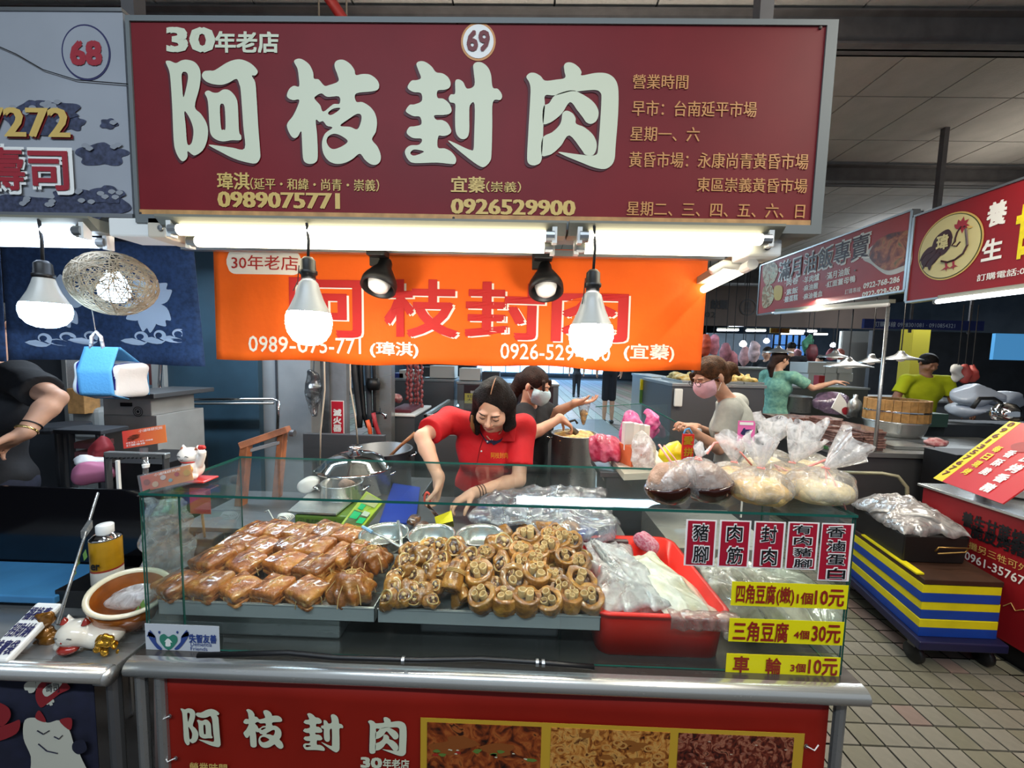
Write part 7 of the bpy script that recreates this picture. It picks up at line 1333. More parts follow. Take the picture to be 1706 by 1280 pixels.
sh_ = T('low_shelf', 'dark metal shelf rack with trays below the round stool top', 'shelf', (X(130, 780, 2.05), 2.05, 0)); fbox('top_board', X(88, 722, 2.0), X(168, 722, 2.0), 2.0, 2.15, Zz(128, 724, 2.0), Zz(128, 717, 2.0), M('dark_grey'), parent=sh_)
for x_ in (92, 112, 160): fbox('leg', X(x_, 760, 2.0), X(x_+5, 760, 2.0), 2.0, 2.03, 0, Zz(x_, 722, 2.0), M('dark_grey'), parent=sh_)
for k in range(2): fbox('tray', X(118, 745+k*16, 2.02), X(152, 745+k*16, 2.02), 2.02, 2.14, Zz(130, 748+k*16, 2.02), Zz(130, 738+k*16, 2.02), mat('traypink', '#8a5a60', .6), parent=sh_)
bx('paper_bag', (112, 648), (140, 690), 2.5, .1, M('wood_pale'), 'brown paper cup or bag behind the tissue holder at left', 'bag'); bx('white_sack', (118, 680), (165, 735), 2.55, .12, M('box_grey'), 'greyish sack below the brown bag at left', 'sack', bev=.03)
crumple('red_cloth', P(168, 752, 1.95), (.05, .05, .08), 'dark red cloth hanging beside the grey machine', mat('darkred', '#7a1620', .7), 41, cat='cloth', h=.01); crumple('pink_plastic', P(155, 790, 1.85), (.10, .06, .06), 'pink plastic bag lying before the shelf rack', mat('pinkbag', '#b06a8a', .5), 42, h=.01); crumple('white_blue_bag', P(150, 768, 1.9), (.10, .05, .03), 'flat white and blue bag on the low shelf', M('pack_white'), 43, h=.01)
tr2 = T('tray_rack', 'steel rack edge with a row of small hooks before the grey machine', 'rack', (X(225, 780, 1.8), 1.8, .6)); fbox('rail', X(172, 756, 1.8), X(275, 760, 1.8), 1.8, 1.83, Zz(220, 764, 1.8), Zz(220, 755, 1.8), M('steel'), parent=tr2); 
for k in range(12): q = P(180+k*7, 763, 1.798); MB().lathe(q, [(.004, 0), (.004, .006), (0, .008)], 8, axis=(0, -1, 0)).out('hook', M('black'), tr2)
for x_ in (173, 270): fbox('post', X(x_, 780, 1.8), X(x_+4, 780, 1.8), 1.8, 1.83, 0, Zz(x_, 758, 1.8), M('steel_dark'), parent=tr2)
fbox('dark_bin', X(186, 790, 1.86), X(272, 790, 1.86), 1.86, 2.14, 0, Zz(220, 772, 1.86), M('blk'), 'black bin under the small hook rack', 'bin')
fbox('white_stick', X(193, 790, 1.5), X(197, 790, 1.5), 1.5, 1.51, 0, Zz(195, 768, 1.5), M('white'), 'narrow white upright strip behind the black guard', 'strip', bev=0)
# ================================================================ MIDDLE: pot, packing table, neighbour glass
t, c, r = pot(957, 722, 38, None, 2.36, .36, 'tall stainless pot of noodles below the masked woman', M('steel'), inner=M('noodle'))
zt = c[2]-.36; st2 = T('serving_table', 'steel serving table carrying the noodle pot', 'table', (.3, 2.5, 0)); fbox('top', .285, 1.2, 2.13, 2.86, zt-.03, zt-.001, M('steel'), parent=st2)
for x_, y_ in ((.32, 2.16), (1.16, 2.16), (.32, 2.82), (1.16, 2.82)): MB().tube([(x_, y_, 0), (x_, y_, zt-.03)], .02, 8).out('leg', M('steel_dark'), st2)
lad = T('scoop', 'dark scoop held in the noodle pot', 'scoop', P(955, 715, 2.33)); MB().tube([P(944, 705, 2.33), P(952, 712, 2.33), P(960, 722, 2.34)], [.006, .012, .02], 8).out('blade', M('steel_dark'), lad, smooth=True); MB().tube([P(948, 703, 2.34), P(958, 700, 2.34), P(962, 706, 2.34)], .007, 8).out('grip', M('black'), lad, smooth=True)
s = Sdf(P(960, 712, 2.5)-A(0, .05, 0), P(986, 664, 2.5)+A(0, .05, 0), .006); q0, q1 = P(972, 706, 2.5), P(973, 672, 2.5); s.un(s.cap(q0, q1, .012, .042)); bagh = s.out('noodle_bag', M('bagthin')); tag(bagh, 'small clear bag of noodles held up by the masked woman', 'bag')
s = Sdf(P(962, 712, 2.5)-A(0, .05, 0), P(984, 680, 2.5)+A(0, .05, 0), .005); s.un(s.cap(q0, (q0+q1)/2, .010, .027)); s.noise(.004, 80, 3); s.out('noodles', M('noodle'), bagh)
gn = T('neighbour_glass_case', 'clear glass case of the next stall behind the packing board', 'display case', (1.0, 2.6, .8)); zt2 = zt
g0, g1, g2 = P(995, 682, 2.9), P(1008, 680, 2.9), P(1150, 760, 2.1)
for a_, c_ in (((P(991, 735, 2.9)), P(991, 678, 2.9)),): pass
def gpane(pts, name='pane'): o = raw(name, pts, [tuple(range(len(pts)))], M('glass'), parent=gn); solid(o, .006); return o
gpane([P(990, 736, 2.8), P(1112, 736, 2.8), P(1112, 674, 2.8), P(992, 678, 2.8)]); gpane([P(1067, 672, 2.8), P(1150, 758, 2.1), P(1150, 810, 2.1), P(1067, 736, 2.8)])
MB().tube([P(1067, 672, 2.8), P(1150, 716, 2.3)], .004, 5).tube([P(992, 678, 2.8), P(1067, 673, 2.8)], .003, 5).out('glass_rim', M('glass_edge'), gn)
zbd = Zz(1050, 770, 1.95); bd2 = MB(); A4 = [P(1003, 745, Z=zbd), P(1040, 790, Z=zbd), P(1130, 786, Z=zbd), P(1085, 742, Z=zbd)]; bd2.add([tuple(q) for q in A4]+[tuple(np.array(q)-A(0, 0, .03)) for q in A4], [(3, 2, 1, 0), (4, 5, 6, 7), (0, 1, 5, 4), (1, 2, 6, 5), (2, 3, 7, 6), (3, 0, 4, 7)]); tag(bd2.out('packing_board', mat('cream_board', '#cfc6b4', .6)), 'cream white packing board right of the noodle pot', 'board')
pbx = T('packing_table', 'steel table under the cream packing board', 'table', (.75, 1.95, 0)); yb0 = P(1040, 790, Z=zbd)[1]; fbox('table_top', X(1010, 780, yb0), X(1330, 780, yb0), max(yb0-.02, 1.87), 2.12, zbd-.06, zbd-.031, M('steel_dark'), parent=pbx); fbox('cabinet', X(1015, 780, yb0)+.02, X(1330, 780, yb0)-.02, max(yb0+.02, 1.88), 2.1, 0, zbd-.06, M('steel_dark'), parent=pbx)
zz = zbd
def onb(px, py, name, r, m, lab, cat='bag', seed=1, h=.008, amp=.01): q = A(*P(px, py, Z=zz)); q[2] += r[2]*.85; return crumple(name, q, r, lab, M(m), seed, cat=cat, amp=amp*1.5, freq=60, h=h)
mat('pinkb', '#d8468e', .35, col2='#e88ab8', vs=25, coat=.3, bump=1, bs=22); mat('crimsonb', '#b82848', .35, col2='#e07088', vs=30, coat=.3, bump=1, bs=22); mat('yellowb', '#e8d414', .4, var=.1, vs=20, coat=.2, bump=.8, bs=20)
onb(1050, 742, 'pink_bag', (.07, .07, .11), 'pinkb', 'bright pink plastic bags bunched behind the paper boxes', seed=51); onb(1005, 768, 'crimson_bag', (.09, .07, .08), 'crimsonb', 'crimson plastic bag heap beside the noodle pot', seed=52); onb(1085, 730, 'pink_bag', (.05, .05, .11), 'pinkb', 'pink and purple carrier bag at the right of the pink heap', seed=53)
onb(1122, 782, 'yellow_bag', (.07, .05, .075), 'yellowb', 'bright yellow plastic carrier bags on the packing board', seed=54); onb(1072, 782, 'clear_food_bag', (.065, .05, .10), 'bagfilm', 'tall clear bag standing before the paper box', seed=55)
pbz = T('paper_box_holder', 'orange and white paper box holding folded paper cups', 'box', P(1055, 775, Z=zz)); q = A(*P(1055, 772, Z=zz)); ry = .3
MB().obox(q+A(0, 0, .05), (.055, .02, 0), (-.02, .05, 0), (0, 0, .05)).out('orange_box', mat('obox', '#c8643a', .6), pbz, bev=.003)
for k in range(4): MB().obox(q+A(-.035+.03*k, .01*k, .14), (.024, .006, 0), (-.004, .018, 0), (0, 0, .07-.006*k)).out('paper_cup', M('white' if k % 2 else 'boxwhite'), pbz, bev=.003)
rp = T('red_packet', 'red packet with gold characters standing before the grey t-shirt woman', 'packet', P(1146, 765, 1.75)); pr_ = YP(1.75); a, c = pr_.uv(1136, 766), pr_.uv(1157, 724); MB().slab(pr_, a[0], a[1], c[0], c[1], .012, 0).out('packet', mat('packred', '#c0241e', .4), rp); text('愛', pr_, (1139, 727, 1154, 741), M('cat_gold'), rp, off=.002, bold=.03); text('拼', pr_, (1139, 746, 1154, 760), M('cat_gold'), rp, off=.002, bold=.03)
MB().tube([P(1139, 724, 1.76), P(1142, 716, 1.76), P(1148, 714, 1.76), P(1153, 723, 1.76)], .004, 6).out('blue_loop', M('tissue_blue'), rp, smooth=True)
pc2 = T('pink_card', 'pink printed card standing behind the food bags', 'card', P(1240, 735, 1.7)); pq_ = YP(1.72); a, c = pq_.uv(1228, 740), pq_.uv(1259, 702); MB().slab(pq_, a[0], a[1], c[0], c[1], .004, 0).out('card', mat('pcard', '#e06aa8', .5), pc2); MB().slab(pq_, *pq_.uv(1232, 708), *pq_.uv(1255, 704), .001, .002).out('band', M('white'), pc2); text('气', pq_, (1234, 714, 1252, 734), M('navy_ink'), pc2, off=.002, bold=.04); MB().tube([P(1243, 740, 1.725), A(P(1243, 740, 1.725)[0], 1.725, .86)], .004, 6).out('stick', M('white'), pc2)
onb(1160, 745, 'white_carrier', (.035, .03, .07), 'bagfilm', 'small clear carrier bag hanging from the grey t-shirt woman hand', seed=56)
# ================================================================ AISLE STALL with fried food, right of middle
c3 = counter(X(1120, 640, 3.9), X(1278, 645, 3.9), 3.9, .97, Zz(1210, 641, 3.9), 'dark steel counter with trays of yellow food behind the grey t-shirt woman'); c4 = counter(X(1086, 630, 4.9), X(1122, 640, 4.9), 4.9, .9, Zz(1100, 628, 4.9), 'narrow steel counter at the aisle corner', m='steel')
mat('fried', '#c8a04a', .6, col2='#e8d490', vs=18, bump=.5, bs=40)
s_f = random.Random(9)
for k in range(4):
    x_ = X(1130+k*34, 636, 4.1); t = T('food_tray', 'steel tray of yellow fried food, %s from the left on the dark counter' % ordn(k), 'tray', (x_+.1, 4.2, Zz(1210, 641, 3.9)), 'trays of fried food'); z_ = Zz(1210, 641, 3.9)
    fbox('tray', x_, x_+.2, 4.0, 4.6, z_+.001, z_+.025, M('steel'), parent=t); s = Sdf((x_, 4.0, z_), (x_+.2, 4.6, z_+.12), .014); s.un(s.ell((x_+.1, 4.3, z_+.03), (.09, .28, .055))); s.noise(.025, 60, k); s.sub(s.half((0, 0, z_+.02), (0, 0, 1))); s.out('fried_food', M('fried'), t)
bx('white_carrier', (1124, 648), (1138, 678), 3.86, .03, M('white'), 'white carrier bag hanging on the dark counter front', 'bag', bev=.012); bx('yellow_towel', (1067, 632), (1076, 650), 4.85, .03, M('yellowb'), 'yellow towel hanging on the aisle corner counter', 'towel'); bx('green_towel', (1066, 650), (1073, 672), 4.86, .02, mat('greenb', '#5a8a3a', .7), 'green cloth hanging below the yellow towel', 'towel')
# ================================================================ RIGHT STALLS: signs
px3 = Pl((3.0, 0, 0), (0, -1, 0))
mat('pinksign', '#a8403e', .5, var=.08, vs=3); mat('darkredsign', '#8a1018', .5, var=.06, vs=3)
def side_sign(name, l, r_, t0, t1, b0, b1, m, lab):
    A_ = [px3.at(l, t0), px3.at(r_, t1), px3.at(r_, b1), px3.at(l, b0)]; y0, y1 = A_[0][1], A_[1][1]; z1 = (A_[0][2]+A_[1][2])/2; z0 = (A_[2][2]+A_[3][2])/2
    t = T(name, lab, 'sign', (3.0, (y0+y1)/2, z0)); MB().box((3.0, y1, z0), (3.05, y0, z1)).out('panel', m, t)
    b = MB()
    for a_, c_, d_, e_ in ((y1, y0, z0-.015, z0), (y1, y0, z1, z1+.015), (y1-.01, y1+.012, z0, z1), (y0-.012, y0+.01, z0, z1)): b.box((2.992, a_, d_), (3.056, c_, e_))
    b.out('frame', M('alu'), t); return t
sA = side_sign('rice_stall_sign', 1268, 1520, 437, 362, 514, 495, M('pinksign'), 'pink signboard with white characters and a bowl of rice, receding on the right')
sB = side_sign('poultry_stall_sign', 1524, 1790, 357, 277, 496, 470, M('darkredsign'), 'dark red signboard with a rooster roundel at the right edge')
def tx3(s, l, r_, tl, tr, bl, br, m, par, **k):
    """box on the receding sign: pixel left/right edges with their own top and bottom"""
    a = px3.uv(l, bl); b = px3.uv(r_, tr); a2 = px3.uv(l, tl); b2 = px3.uv(r_, br); text(s, px3, (a[0], (a[1]+b2[1])/2, b[0], (a2[1]+b[1])/2), m, par, px=False, **k)
mat('brownink', '#3a1418', .5)
tx3('滿月油飯專賣', 1297, 1452, 431, 395, 464, 436, M('white'), sA, off=.003, bold=.04); tx3('滿月油飯專賣', 1299, 1450, 432, 397, 462, 434, M('brownink'), sA, off=.006, bold=.008)
for s, l, r_, t0, t1, b0, b1 in (('·肉卷', 1308, 1331, 466, 462, 477, 473), ('·素飯', 1308, 1330, 482, 479, 492, 489), ('·雞蛋糕', 1306, 1330, 494, 491, 504, 501), ('·羊肉爐', 1338, 1366, 461, 456, 472, 468), ('·麻油雞', 1338, 1364, 476, 471, 486, 481), ('·麻油養血', 1338, 1371, 489, 485, 499, 495), ('·滿月油飯', 1376, 1417, 454, 446, 466, 458), ('·紅面薑母鴨', 1376, 1426, 468, 461, 479, 471)): tx3(s, l, r_, t0, t1, b0, b1, M('white'), sA, off=.003, bold=.02)
tx3('訂購專線:', 1408, 1436, 482, 478, 490, 487, M('white'), sA, off=.003); tx3('0922-768-286', 1439, 1500, 471, 462, 480, 471, M('white'), sA, off=.003, bold=.03); tx3('0922-929-569', 1437, 1499, 486, 478, 494, 487, M('white'), sA, off=.003, bold=.03)
def sb(pts, m, par, off=.003, name='print', pl=px3, sm=4): V, Fc = flatmesh([[pl.uv(x, y) for x, y in pts]], sm); return place2d(V, Fc, pl, m, par, off, name)
sb([(1438, 430), (1452, 440), (1478, 458), (1505, 452), (1519, 440), (1519, 400), (1500, 395), (1460, 405)], M('boxwhite'), sA, .003, 'bowl_print'); sb([(1450, 430), (1456, 408), (1475, 393), (1500, 386), (1519, 388), (1519, 432), (1500, 445), (1475, 450)], printed('rice_print', ['#3a160c', '#7a3418', '#b0683a', '#4a5a2a'], 9, 3), sA, .005, 'rice_print')
sb([(1272, 445), (1290, 437), (1297, 450), (1290, 470), (1275, 474)], printed('veg_print', ['#5a6a4a', '#a87a5a', '#c8c0a0', '#4a5a3a'], 14, 5), sA, .004, 'food_print'); sb([(1272, 480), (1286, 476), (1290, 495), (1282, 510), (1271, 512)], M('veg_print'), sA, .004, 'food_print'); sb([(1291, 478), (1303, 477), (1304, 490), (1300, 500), (1291, 498)], M('gold_ink'), sA, .005, 'yellow_badge')
# rooster roundel
cx, cy, rx_, ry_ = 1581, 411, 54, 54
c_ = px3.uv(cx, cy); ru = abs(px3.uv(cx+rx_, cy-14)[0]-px3.uv(cx-rx_, cy+14)[0])/2; rv = abs(px3.uv(cx, cy-ry_)[1]-px3.uv(cx, cy+ry_)[1])/2
for k_, m_, of in ((1.0, M('gold_ink'), .003), (.955, mat('rim_green', '#3a4a24', .5), .0045), (.93, mat('cream_sign', '#cfc48c', .5), .006)):
    V, Fc = flatmesh([[(c_[0]+ru*k_*math.cos(q), c_[1]+rv*k_*math.sin(q)) for q in np.linspace(0, 6.28, 60)[:-1]]]); place2d(V, Fc, px3, m_, sB, of, 'roundel')
RX = lambda pts: [(c_[0]+(x)*ru, c_[1]+y*rv) for x, y in pts]
def rb(pts, m, of=.008, sm=4): V, Fc = flatmesh([RX(pts)], sm); place2d(V, Fc, px3, m, sB, of, 'rooster_print')
rb([(-.02, .52), (-.25, .50), (-.45, .35), (-.52, .15), (-.60, -.05), (-.75, -.10), (-.85, -.25), (-.78, -.42), (-.55, -.50), (-.38, -.42), (-.22, -.25), (-.05, -.18), (.08, -.0), (.12, .25)], M('brownink'))
rb([(.30, .52), (.42, .50), (.50, .40), (.62, .38), (.50, .32), (.56, .12), (.60, -.10), (.50, -.32), (.28, -.45), (.05, -.48), (-.15, -.40), (-.05, -.20), (.10, -.05), (.12, .20), (.18, .40)], M('cream_sign'), .009); 
V_ = [px3.pt(u, v, .011) for u, v in RX([(.50, .40), (.56, .12), (.60, -.10), (.50, -.32), (.28, -.45), (.05, -.48), (-.15, -.40)])]; MB().tube(V_, .006, 5).out('rooster_line', M('brownink'), sB); V_ = [px3.pt(u, v, .011) for u, v in RX([(.22, .10), (.14, .0), (.28, -.06), (.38, .05)])]; MB().tube(V_, .005, 5).out('rooster_line', M('brownink'), sB)
rb([(.18, .50), (.14, .62), (.22, .60), (.24, .74), (.32, .66), (.40, .78), (.44, .64), (.56, .66), (.50, .54), (.60, .46), (.46, .40), (.40, .28), (.34, .42), (.26, .44)], M('red_ink'), .010, 2)
for s_ in (0, .22): rb([(-.05+s_, -.45), (.0+s_, -.62), (-.16+s_, -.70), (.0+s_, -.68), (.05+s_, -.78), (.06+s_, -.66), (.18+s_, -.68), (.06+s_, -.60), (.04+s_, -.45)], M('red_ink'), .010, 2)
for pts in ([(-.35, .1), (-.62, .12), (-.82, -.05), (-.9, -.3), (-.72, -.1), (-.5, -.05)], [(-.35, .0), (-.6, -.08), (-.76, -.3), (-.74, -.55), (-.6, -.3), (-.4, -.15)], [(-.3, -.1), (-.5, -.25), (-.58, -.5), (-.5, -.62), (-.42, -.4), (-.22, -.22)]): rb(pts, M('brownink'), .0095)
rb([(.52, .46), (.62, .44), (.70, .38), (.58, .38)], M('gold_ink'), .011, 2); rb([(.42, .48), (.46, .50), (.49, .47), (.45, .44)], M('brownink'), .012, 2)
MB().tube([px3.pt(u, v, .011) for u, v in RX([(.36, .50), (.26, .36), (.22, .2), (.22, .10)])], .005, 5).out('rooster_line', M('brownink'), sB)
text('瑋', px3, (c_[0]-.36*ru, c_[1]-.04*rv, c_[0]+.0*ru, c_[1]+.40*rv), M('cream_sign'), sB, px=False, off=.011, bold=.03)
tx3('養', 1644, 1680, 340, 333, 378, 371, M('white'), sB, off=.003, bold=.03); tx3('生', 1636, 1672, 402, 396, 434, 430, M('white'), sB, off=.003, bold=.03); tx3('甘蔗', 1688, 1790, 350, 318, 432, 410, M('yellowb'), sB, off=.003, bold=.04); tx3('訂購電話:0961', 1628, 1735, 458, 440, 469, 453, M('white'), sB, off=.003, bold=.01)
# lamps under them
def tube3(l, r_, yl, yr, lab, m, X_=2.96):
    a, c = A(*P(l, yl, X=X_)), A(*P(r_, yr, X=X_)); t = T('tube_light', lab, 'light', (a+c)/2, 'tube lights of the right stalls'); MB().tube([a, c], .016, 10).out('tube', m, t, smooth=True); d = c-a; MB().obox((a+c)/2+A(.03, 0, .03), d/2, (.025, 0, 0), (0, 0, .015)).out('batten_body', M('batten'), t); MB().tube([a-d*.02, a+d*.01], .018, 8).out('end_cap', M('alu'), t); return t
tube3(1560, 1760, 503, 478, 'bright tube light under the rooster sign', M('tube_far')); tube3(1290, 1480, 522, 508, 'unlit tube light under the pink sign', M('white_plastic'))
tag(MB().tube([P(1480, 512, X=2.98), P(1457, 752, X=2.70)], .012, 10).out('steel_pole', M('steel'), smooth=True), 'slim shiny steel pole from the pink sign down to the stall counter', 'pole')
# main right stall counter
zc_ = .85; K0, K1, K2 = P(1400, 752, Z=zc_), P(1262, 692, Z=zc_), P(1590, 752, Z=zc_)
rc = T('packed_food_counter', 'L-shaped dark steel stall counter stacked with packed slices, right of the aisle', 'counter', (3.2, 4.2, 0))
fbox('front_cabinet', K0[0], 4.6, K0[1], K0[1]+.75, .05, zc_-.04, M('steel_dark'), parent=rc); fbox('front_top', K0[0]-.02, 4.62, K0[1]-.02, K0[1]+.77, zc_-.04, zc_, M('steel'), parent=rc)
fbox('side_cabinet', K0[0]+.0, K0[0]+.75, K0[1]+.76, 4.4, .05, zc_-.04, M('steel_dark'), parent=rc); fbox('side_top', K0[0]-.02, K0[0]+.77, K0[1]+.77, 4.42, zc_-.04, zc_, M('steel'), parent=rc); fbox('green_edge', K0[0]-.03, K0[0]-.018, K0[1]+.1, 4.42, zc_-.012, zc_+.012, mat('greenedge', '#3a6a3a', .5), parent=rc, bev=0)
MB().tube([(K0[0]-.12, 2.75, .62), (K0[0]-.12, 2.78, .62)], .01, 6)
mat('packfilm', '#6a4640', .25, col2='#a88478', vs=22, coat=.6); mat('packfilm2', '#8a6a4a', .25, col2='#b89870', vs=22, coat=.6)
pack0 = None; n_ = 0
for row, (xo, yo, cnt, hgt) in enumerate([(.10, 3.35, 0, 8), (.10, 0, 0, 0)][:1]): pass
stacks = [(K0[0]+.12+.19*i, K0[1]+.14+.215*j, (7, 8, 6, 8, 7, 9, 8, 7)[(i*3+j) % 8], j, i) for j in range(5) for i in range(3) if not (j < 1 and i > 1)]
r_ = random.Random(5)
for x, y, hn, sj, si_ in stacks:
    for k in range(hn):
        if pack0 is None:
            b = MB().box((-.085, -.10, 0), (.085, .10, .019)); pack0 = b.out('food_pack', M('packfilm'), bev=.006, base=(0, 0, 0)); o = pack0
            tag(o, 'flat vacuum packed slices in a stack on the dark steel counter', 'food pack', 'stacked packs of sliced food')
        else: o = pack0.copy(); C.objects.link(o)
        o.location = (x+r_.uniform(-.008, .008), y+r_.uniform(-.01, .01), zc_+.001+k*.0205); o.rotation_euler = (0, 0, r_.uniform(-.08, .08)); n_ += 1
        o['label'] = 'film packed slices, %s layer up, %s stack back, %s stack in' % (ordn(k), ordn(sj), ordn(si_))
# steamer on its pot
sx, sy_ = X(1491, 700, 3.75), 3.75; kk_ = 3.6/F
sp_ = T('steamer_pot', 'wide shiny steel pot under the wooden steamer', 'pot', (sx, sy_, zc_)); rz = 54*sy_/F*.74
MB().lathe((sx, sy_, zc_+.03), [(0, 0), (rz*.8, 0), (rz*.9, .05), (rz*.98, .13), (rz*1.02, .14), (rz*1.02, .15), (0, .15)], 40).out('pot_body', M('steel_pale'), sp_, smooth=True); fbox('burner', sx-.25, sx+.25, sy_-.2, sy_+.2, zc_, zc_+.03, M('steel'), parent=sp_)
ws = T('wooden_steamer', 'round wooden steamer of pale staves bound by a shiny hoop', 'steamer', (sx, sy_, zc_+.182)); mat('stave', '#b8894e', .6, var=.2, vs=25); n = 26; hh = .20
sv = None
for k in range(n):
    q = 2*math.pi*k/n; b = MB(); q2 = q+2*math.pi/n*.94; c1_, s1 = math.cos(q), math.sin(q); c2_, s2_ = math.cos(q2), math.sin(q2); r1, r0 = rz*1.0+.004*(k % 2), rz*.9; z0_, z1_ = zc_+.182, zc_+.182+hh
    b.add([(sx+r*cc, sy_+r*ss, z) for z in (z0_, z1_) for r, cc, ss in ((r0, c1_, s1), (r1, c1_, s1), (r1, c2_, s2_), (r0, c2_, s2_))], [(0, 1, 2, 3), (7, 6, 5, 4), (0, 4, 5, 1), (1, 5, 6, 2), (2, 6, 7, 3), (3, 7, 4, 0)]); b.out('stave', M('stave'), ws)
MB().lathe((sx, sy_, zc_+.182+hh*.45), [(rz*1.015, -.008), (rz*1.025, 0), (rz*1.015, .008)], 40).out('hoop', M('chrome'), ws, smooth=True); MB().lathe((sx, sy_, zc_+.182), [(rz*.9, hh*.85), (0, hh*.9)], 30).out('rice_cloth', M('dark_grey'), ws)
bx('green_crate', (1545, 690), (1580, 712), 3.9, .4, mat('greencrate', '#3c5a4e', .5), 'dark green plastic crate right of the steamer', 'crate'); 
crumple('red_meat_pack', P(1560, 738, 3.35), (.10, .07, .04), 'pink and red meat pack at the counter corner', M('rawmeat'), 61, cat='meat', h=.012); fbox('steel_plate', X(1482, 735, 3.3), X(1548, 735, 3.3), 3.25, 3.5, zc_+.001, zc_+.03, M('steel_pale'), 'bright steel plate lying before the steamer pot', 'plate')
crumple('purple_bag', P(1385, 672, 4.7), (.22, .15, .12), 'translucent purple plastic bag heap on the far counter', film('purple', op=.6, gl=.12, milk='#a888a8', ns=8), 62, h=.02, amp=.03, freq=20); crumple('brown_bundle', P(1285, 678, 5.2), (.2, .15, .06), 'brown lumpy food bundle at the far end of the stacked packs', M('brown_food'), 63, cat='food', h=.02)
pnt = T('printed_bag', 'white printed bag with a red apple print standing behind the packs', 'bag', P(1408, 690, 4.3)); pp_ = YP(4.3); V, Fc = flatmesh([[pp_.uv(x, y) for x, y in ((1385, 680), (1398, 655), (1408, 668), (1420, 695), (1412, 697))]]); o = place2d(V, Fc, pp_, M('white'), pnt, 0, 'bag_sheet'); solid(o, .01); V, Fc = flatmesh([[pp_.uv(x, y) for x, y in ((1401, 682), (1408, 678), (1414, 684), (1412, 690), (1404, 690))]], 3); place2d(V, Fc, pp_, M('red_ink'), pnt, .012, 'apple_print')
t_ = T('steel_flask', 'dented steel thermos flask behind the stacked packs', 'flask', P(1422, 690, 4.25)); MB().lathe(P(1422, 694, 4.25), [(0, 0), (.06, 0), (.06, .14), (.05, .17), (.02, .20), (.02, .24), (0, .24)], 20).out('flask_body', M('steel'), t_, smooth=True)
pot(1325, 660, 22, None, 5.0, .2, 'wide shallow steel pan with ring handle before the teal woman', M('steel'), name='steel_pan', cat='pan')
# boxes, sacks behind
mat('styro', '#c8cbc8', .8)
for i, (a_, c_) in enumerate([((1346, 604), (1375, 622)), ((1346, 622), (1372, 645)), ((1376, 603), (1394, 622)), ((1374, 622), (1394, 640)), ((1396, 608), (1420, 622)), ((1398, 622), (1421, 636))]): bx('foam_box', a_, c_, 6.0+.01*(i % 2), .4, M('styro'), 'white foam box, %s column and %s layer behind the pointing woman' % (('left', 'left', 'middle', 'middle', 'right', 'right')[i], ('upper', 'lower')[i % 2]), 'box', group='stacked foam boxes')
bx('red_cup', (1364, 626), (1374, 643), 5.6, .1, M('red_ink'), 'red paper cup under the pointing hand', 'cup'); counter(X(1320, 645, 5.5), X(1450, 650, 5.5), 5.5, 1.0, Zz(1380, 645, 5.5), 'low pale counter before the foam boxes')
counter(5.5, 8.0, 6.6, .8, .95, 'long grey counter in the rear of the right stalls'); tag(MB().box((5.6, 6.65, .951), (7.2, 7.1, .99)).out('stacked_sheets', M('box_grey')), 'flat grey sheets stacked on the rear counter', 'sheets')
for k, (px, py, r0) in enumerate([(1622, 660, (.2, .16, .12)), (1665, 668, (.22, .16, .11)), (1612, 682, (.16, .16, .07))]): crumple('white_sack', P(px, py, 4.1), r0, ['large white plastic sack behind the yellow shirted man, left one', 'large white plastic sack behind the yellow shirted man, right one', 'low white plastic sack beside the steamer counter'][k], mat('sack', '#aab4c4', .4, coat=.3, bump=.6, bs=12), 70+k, h=.02, amp=.04, freq=16, cat='sack')
for k, (px, c0) in enumerate([(1596, '#c8c8c4'), (1608, '#b84a44'), (1620, '#b84a44')]): crumple('hanging_carrier', P(px, 622, 3.5), (.035, .04, .10), ['off white', 'red', 'dull red'][k]+' carrier bags hanging beside the yellow shirted man', mat('hc'+c0, c0, .5), 80+k, h=.012, cat='bag'); MB().tube([P(px, 610, 3.5), A(X(px, 600, 3.5), 3.5, 2.1)], .004, 5).out('hanging_cord', M('cord'), [o for o in C.objects if o.name.startswith('hanging_carrier')][-1])
kt = T('steel_kettle', 'shiny steel kettle on the far side of the red poster', 'kettle', P(1675, 700, 2.9)); MB().lathe(P(1675, 700, 2.9), [(0, 0), (.07, 0), (.08, .03), (.075, .08), (.04, .12), (.0, .13)], 24).out('kettle_body', M('chrome'), kt, smooth=True); MB().tube([P(1620, 680, 2.9), P(1632, 664, 2.9), P(1655, 664, 2.9), P(1668, 672, 2.9)], .014, 8).out('handle', M('black'), kt, smooth=True)
fbox('dark_stove', X(1590, 730, 2.85), 4.6, 2.82, 3.05, 0, .92, M('blk'), 'dark stove block behind the red poster', 'stove')
fbox('yellow_column', X(1518, 590, 6.3), X(1547, 590, 6.3), 6.3, 6.5, 0, Zz(1530, 540, 6.3), mat('ycol', '#b8a92c', .6), 'bright yellow column behind the yellow shirted man', 'column')
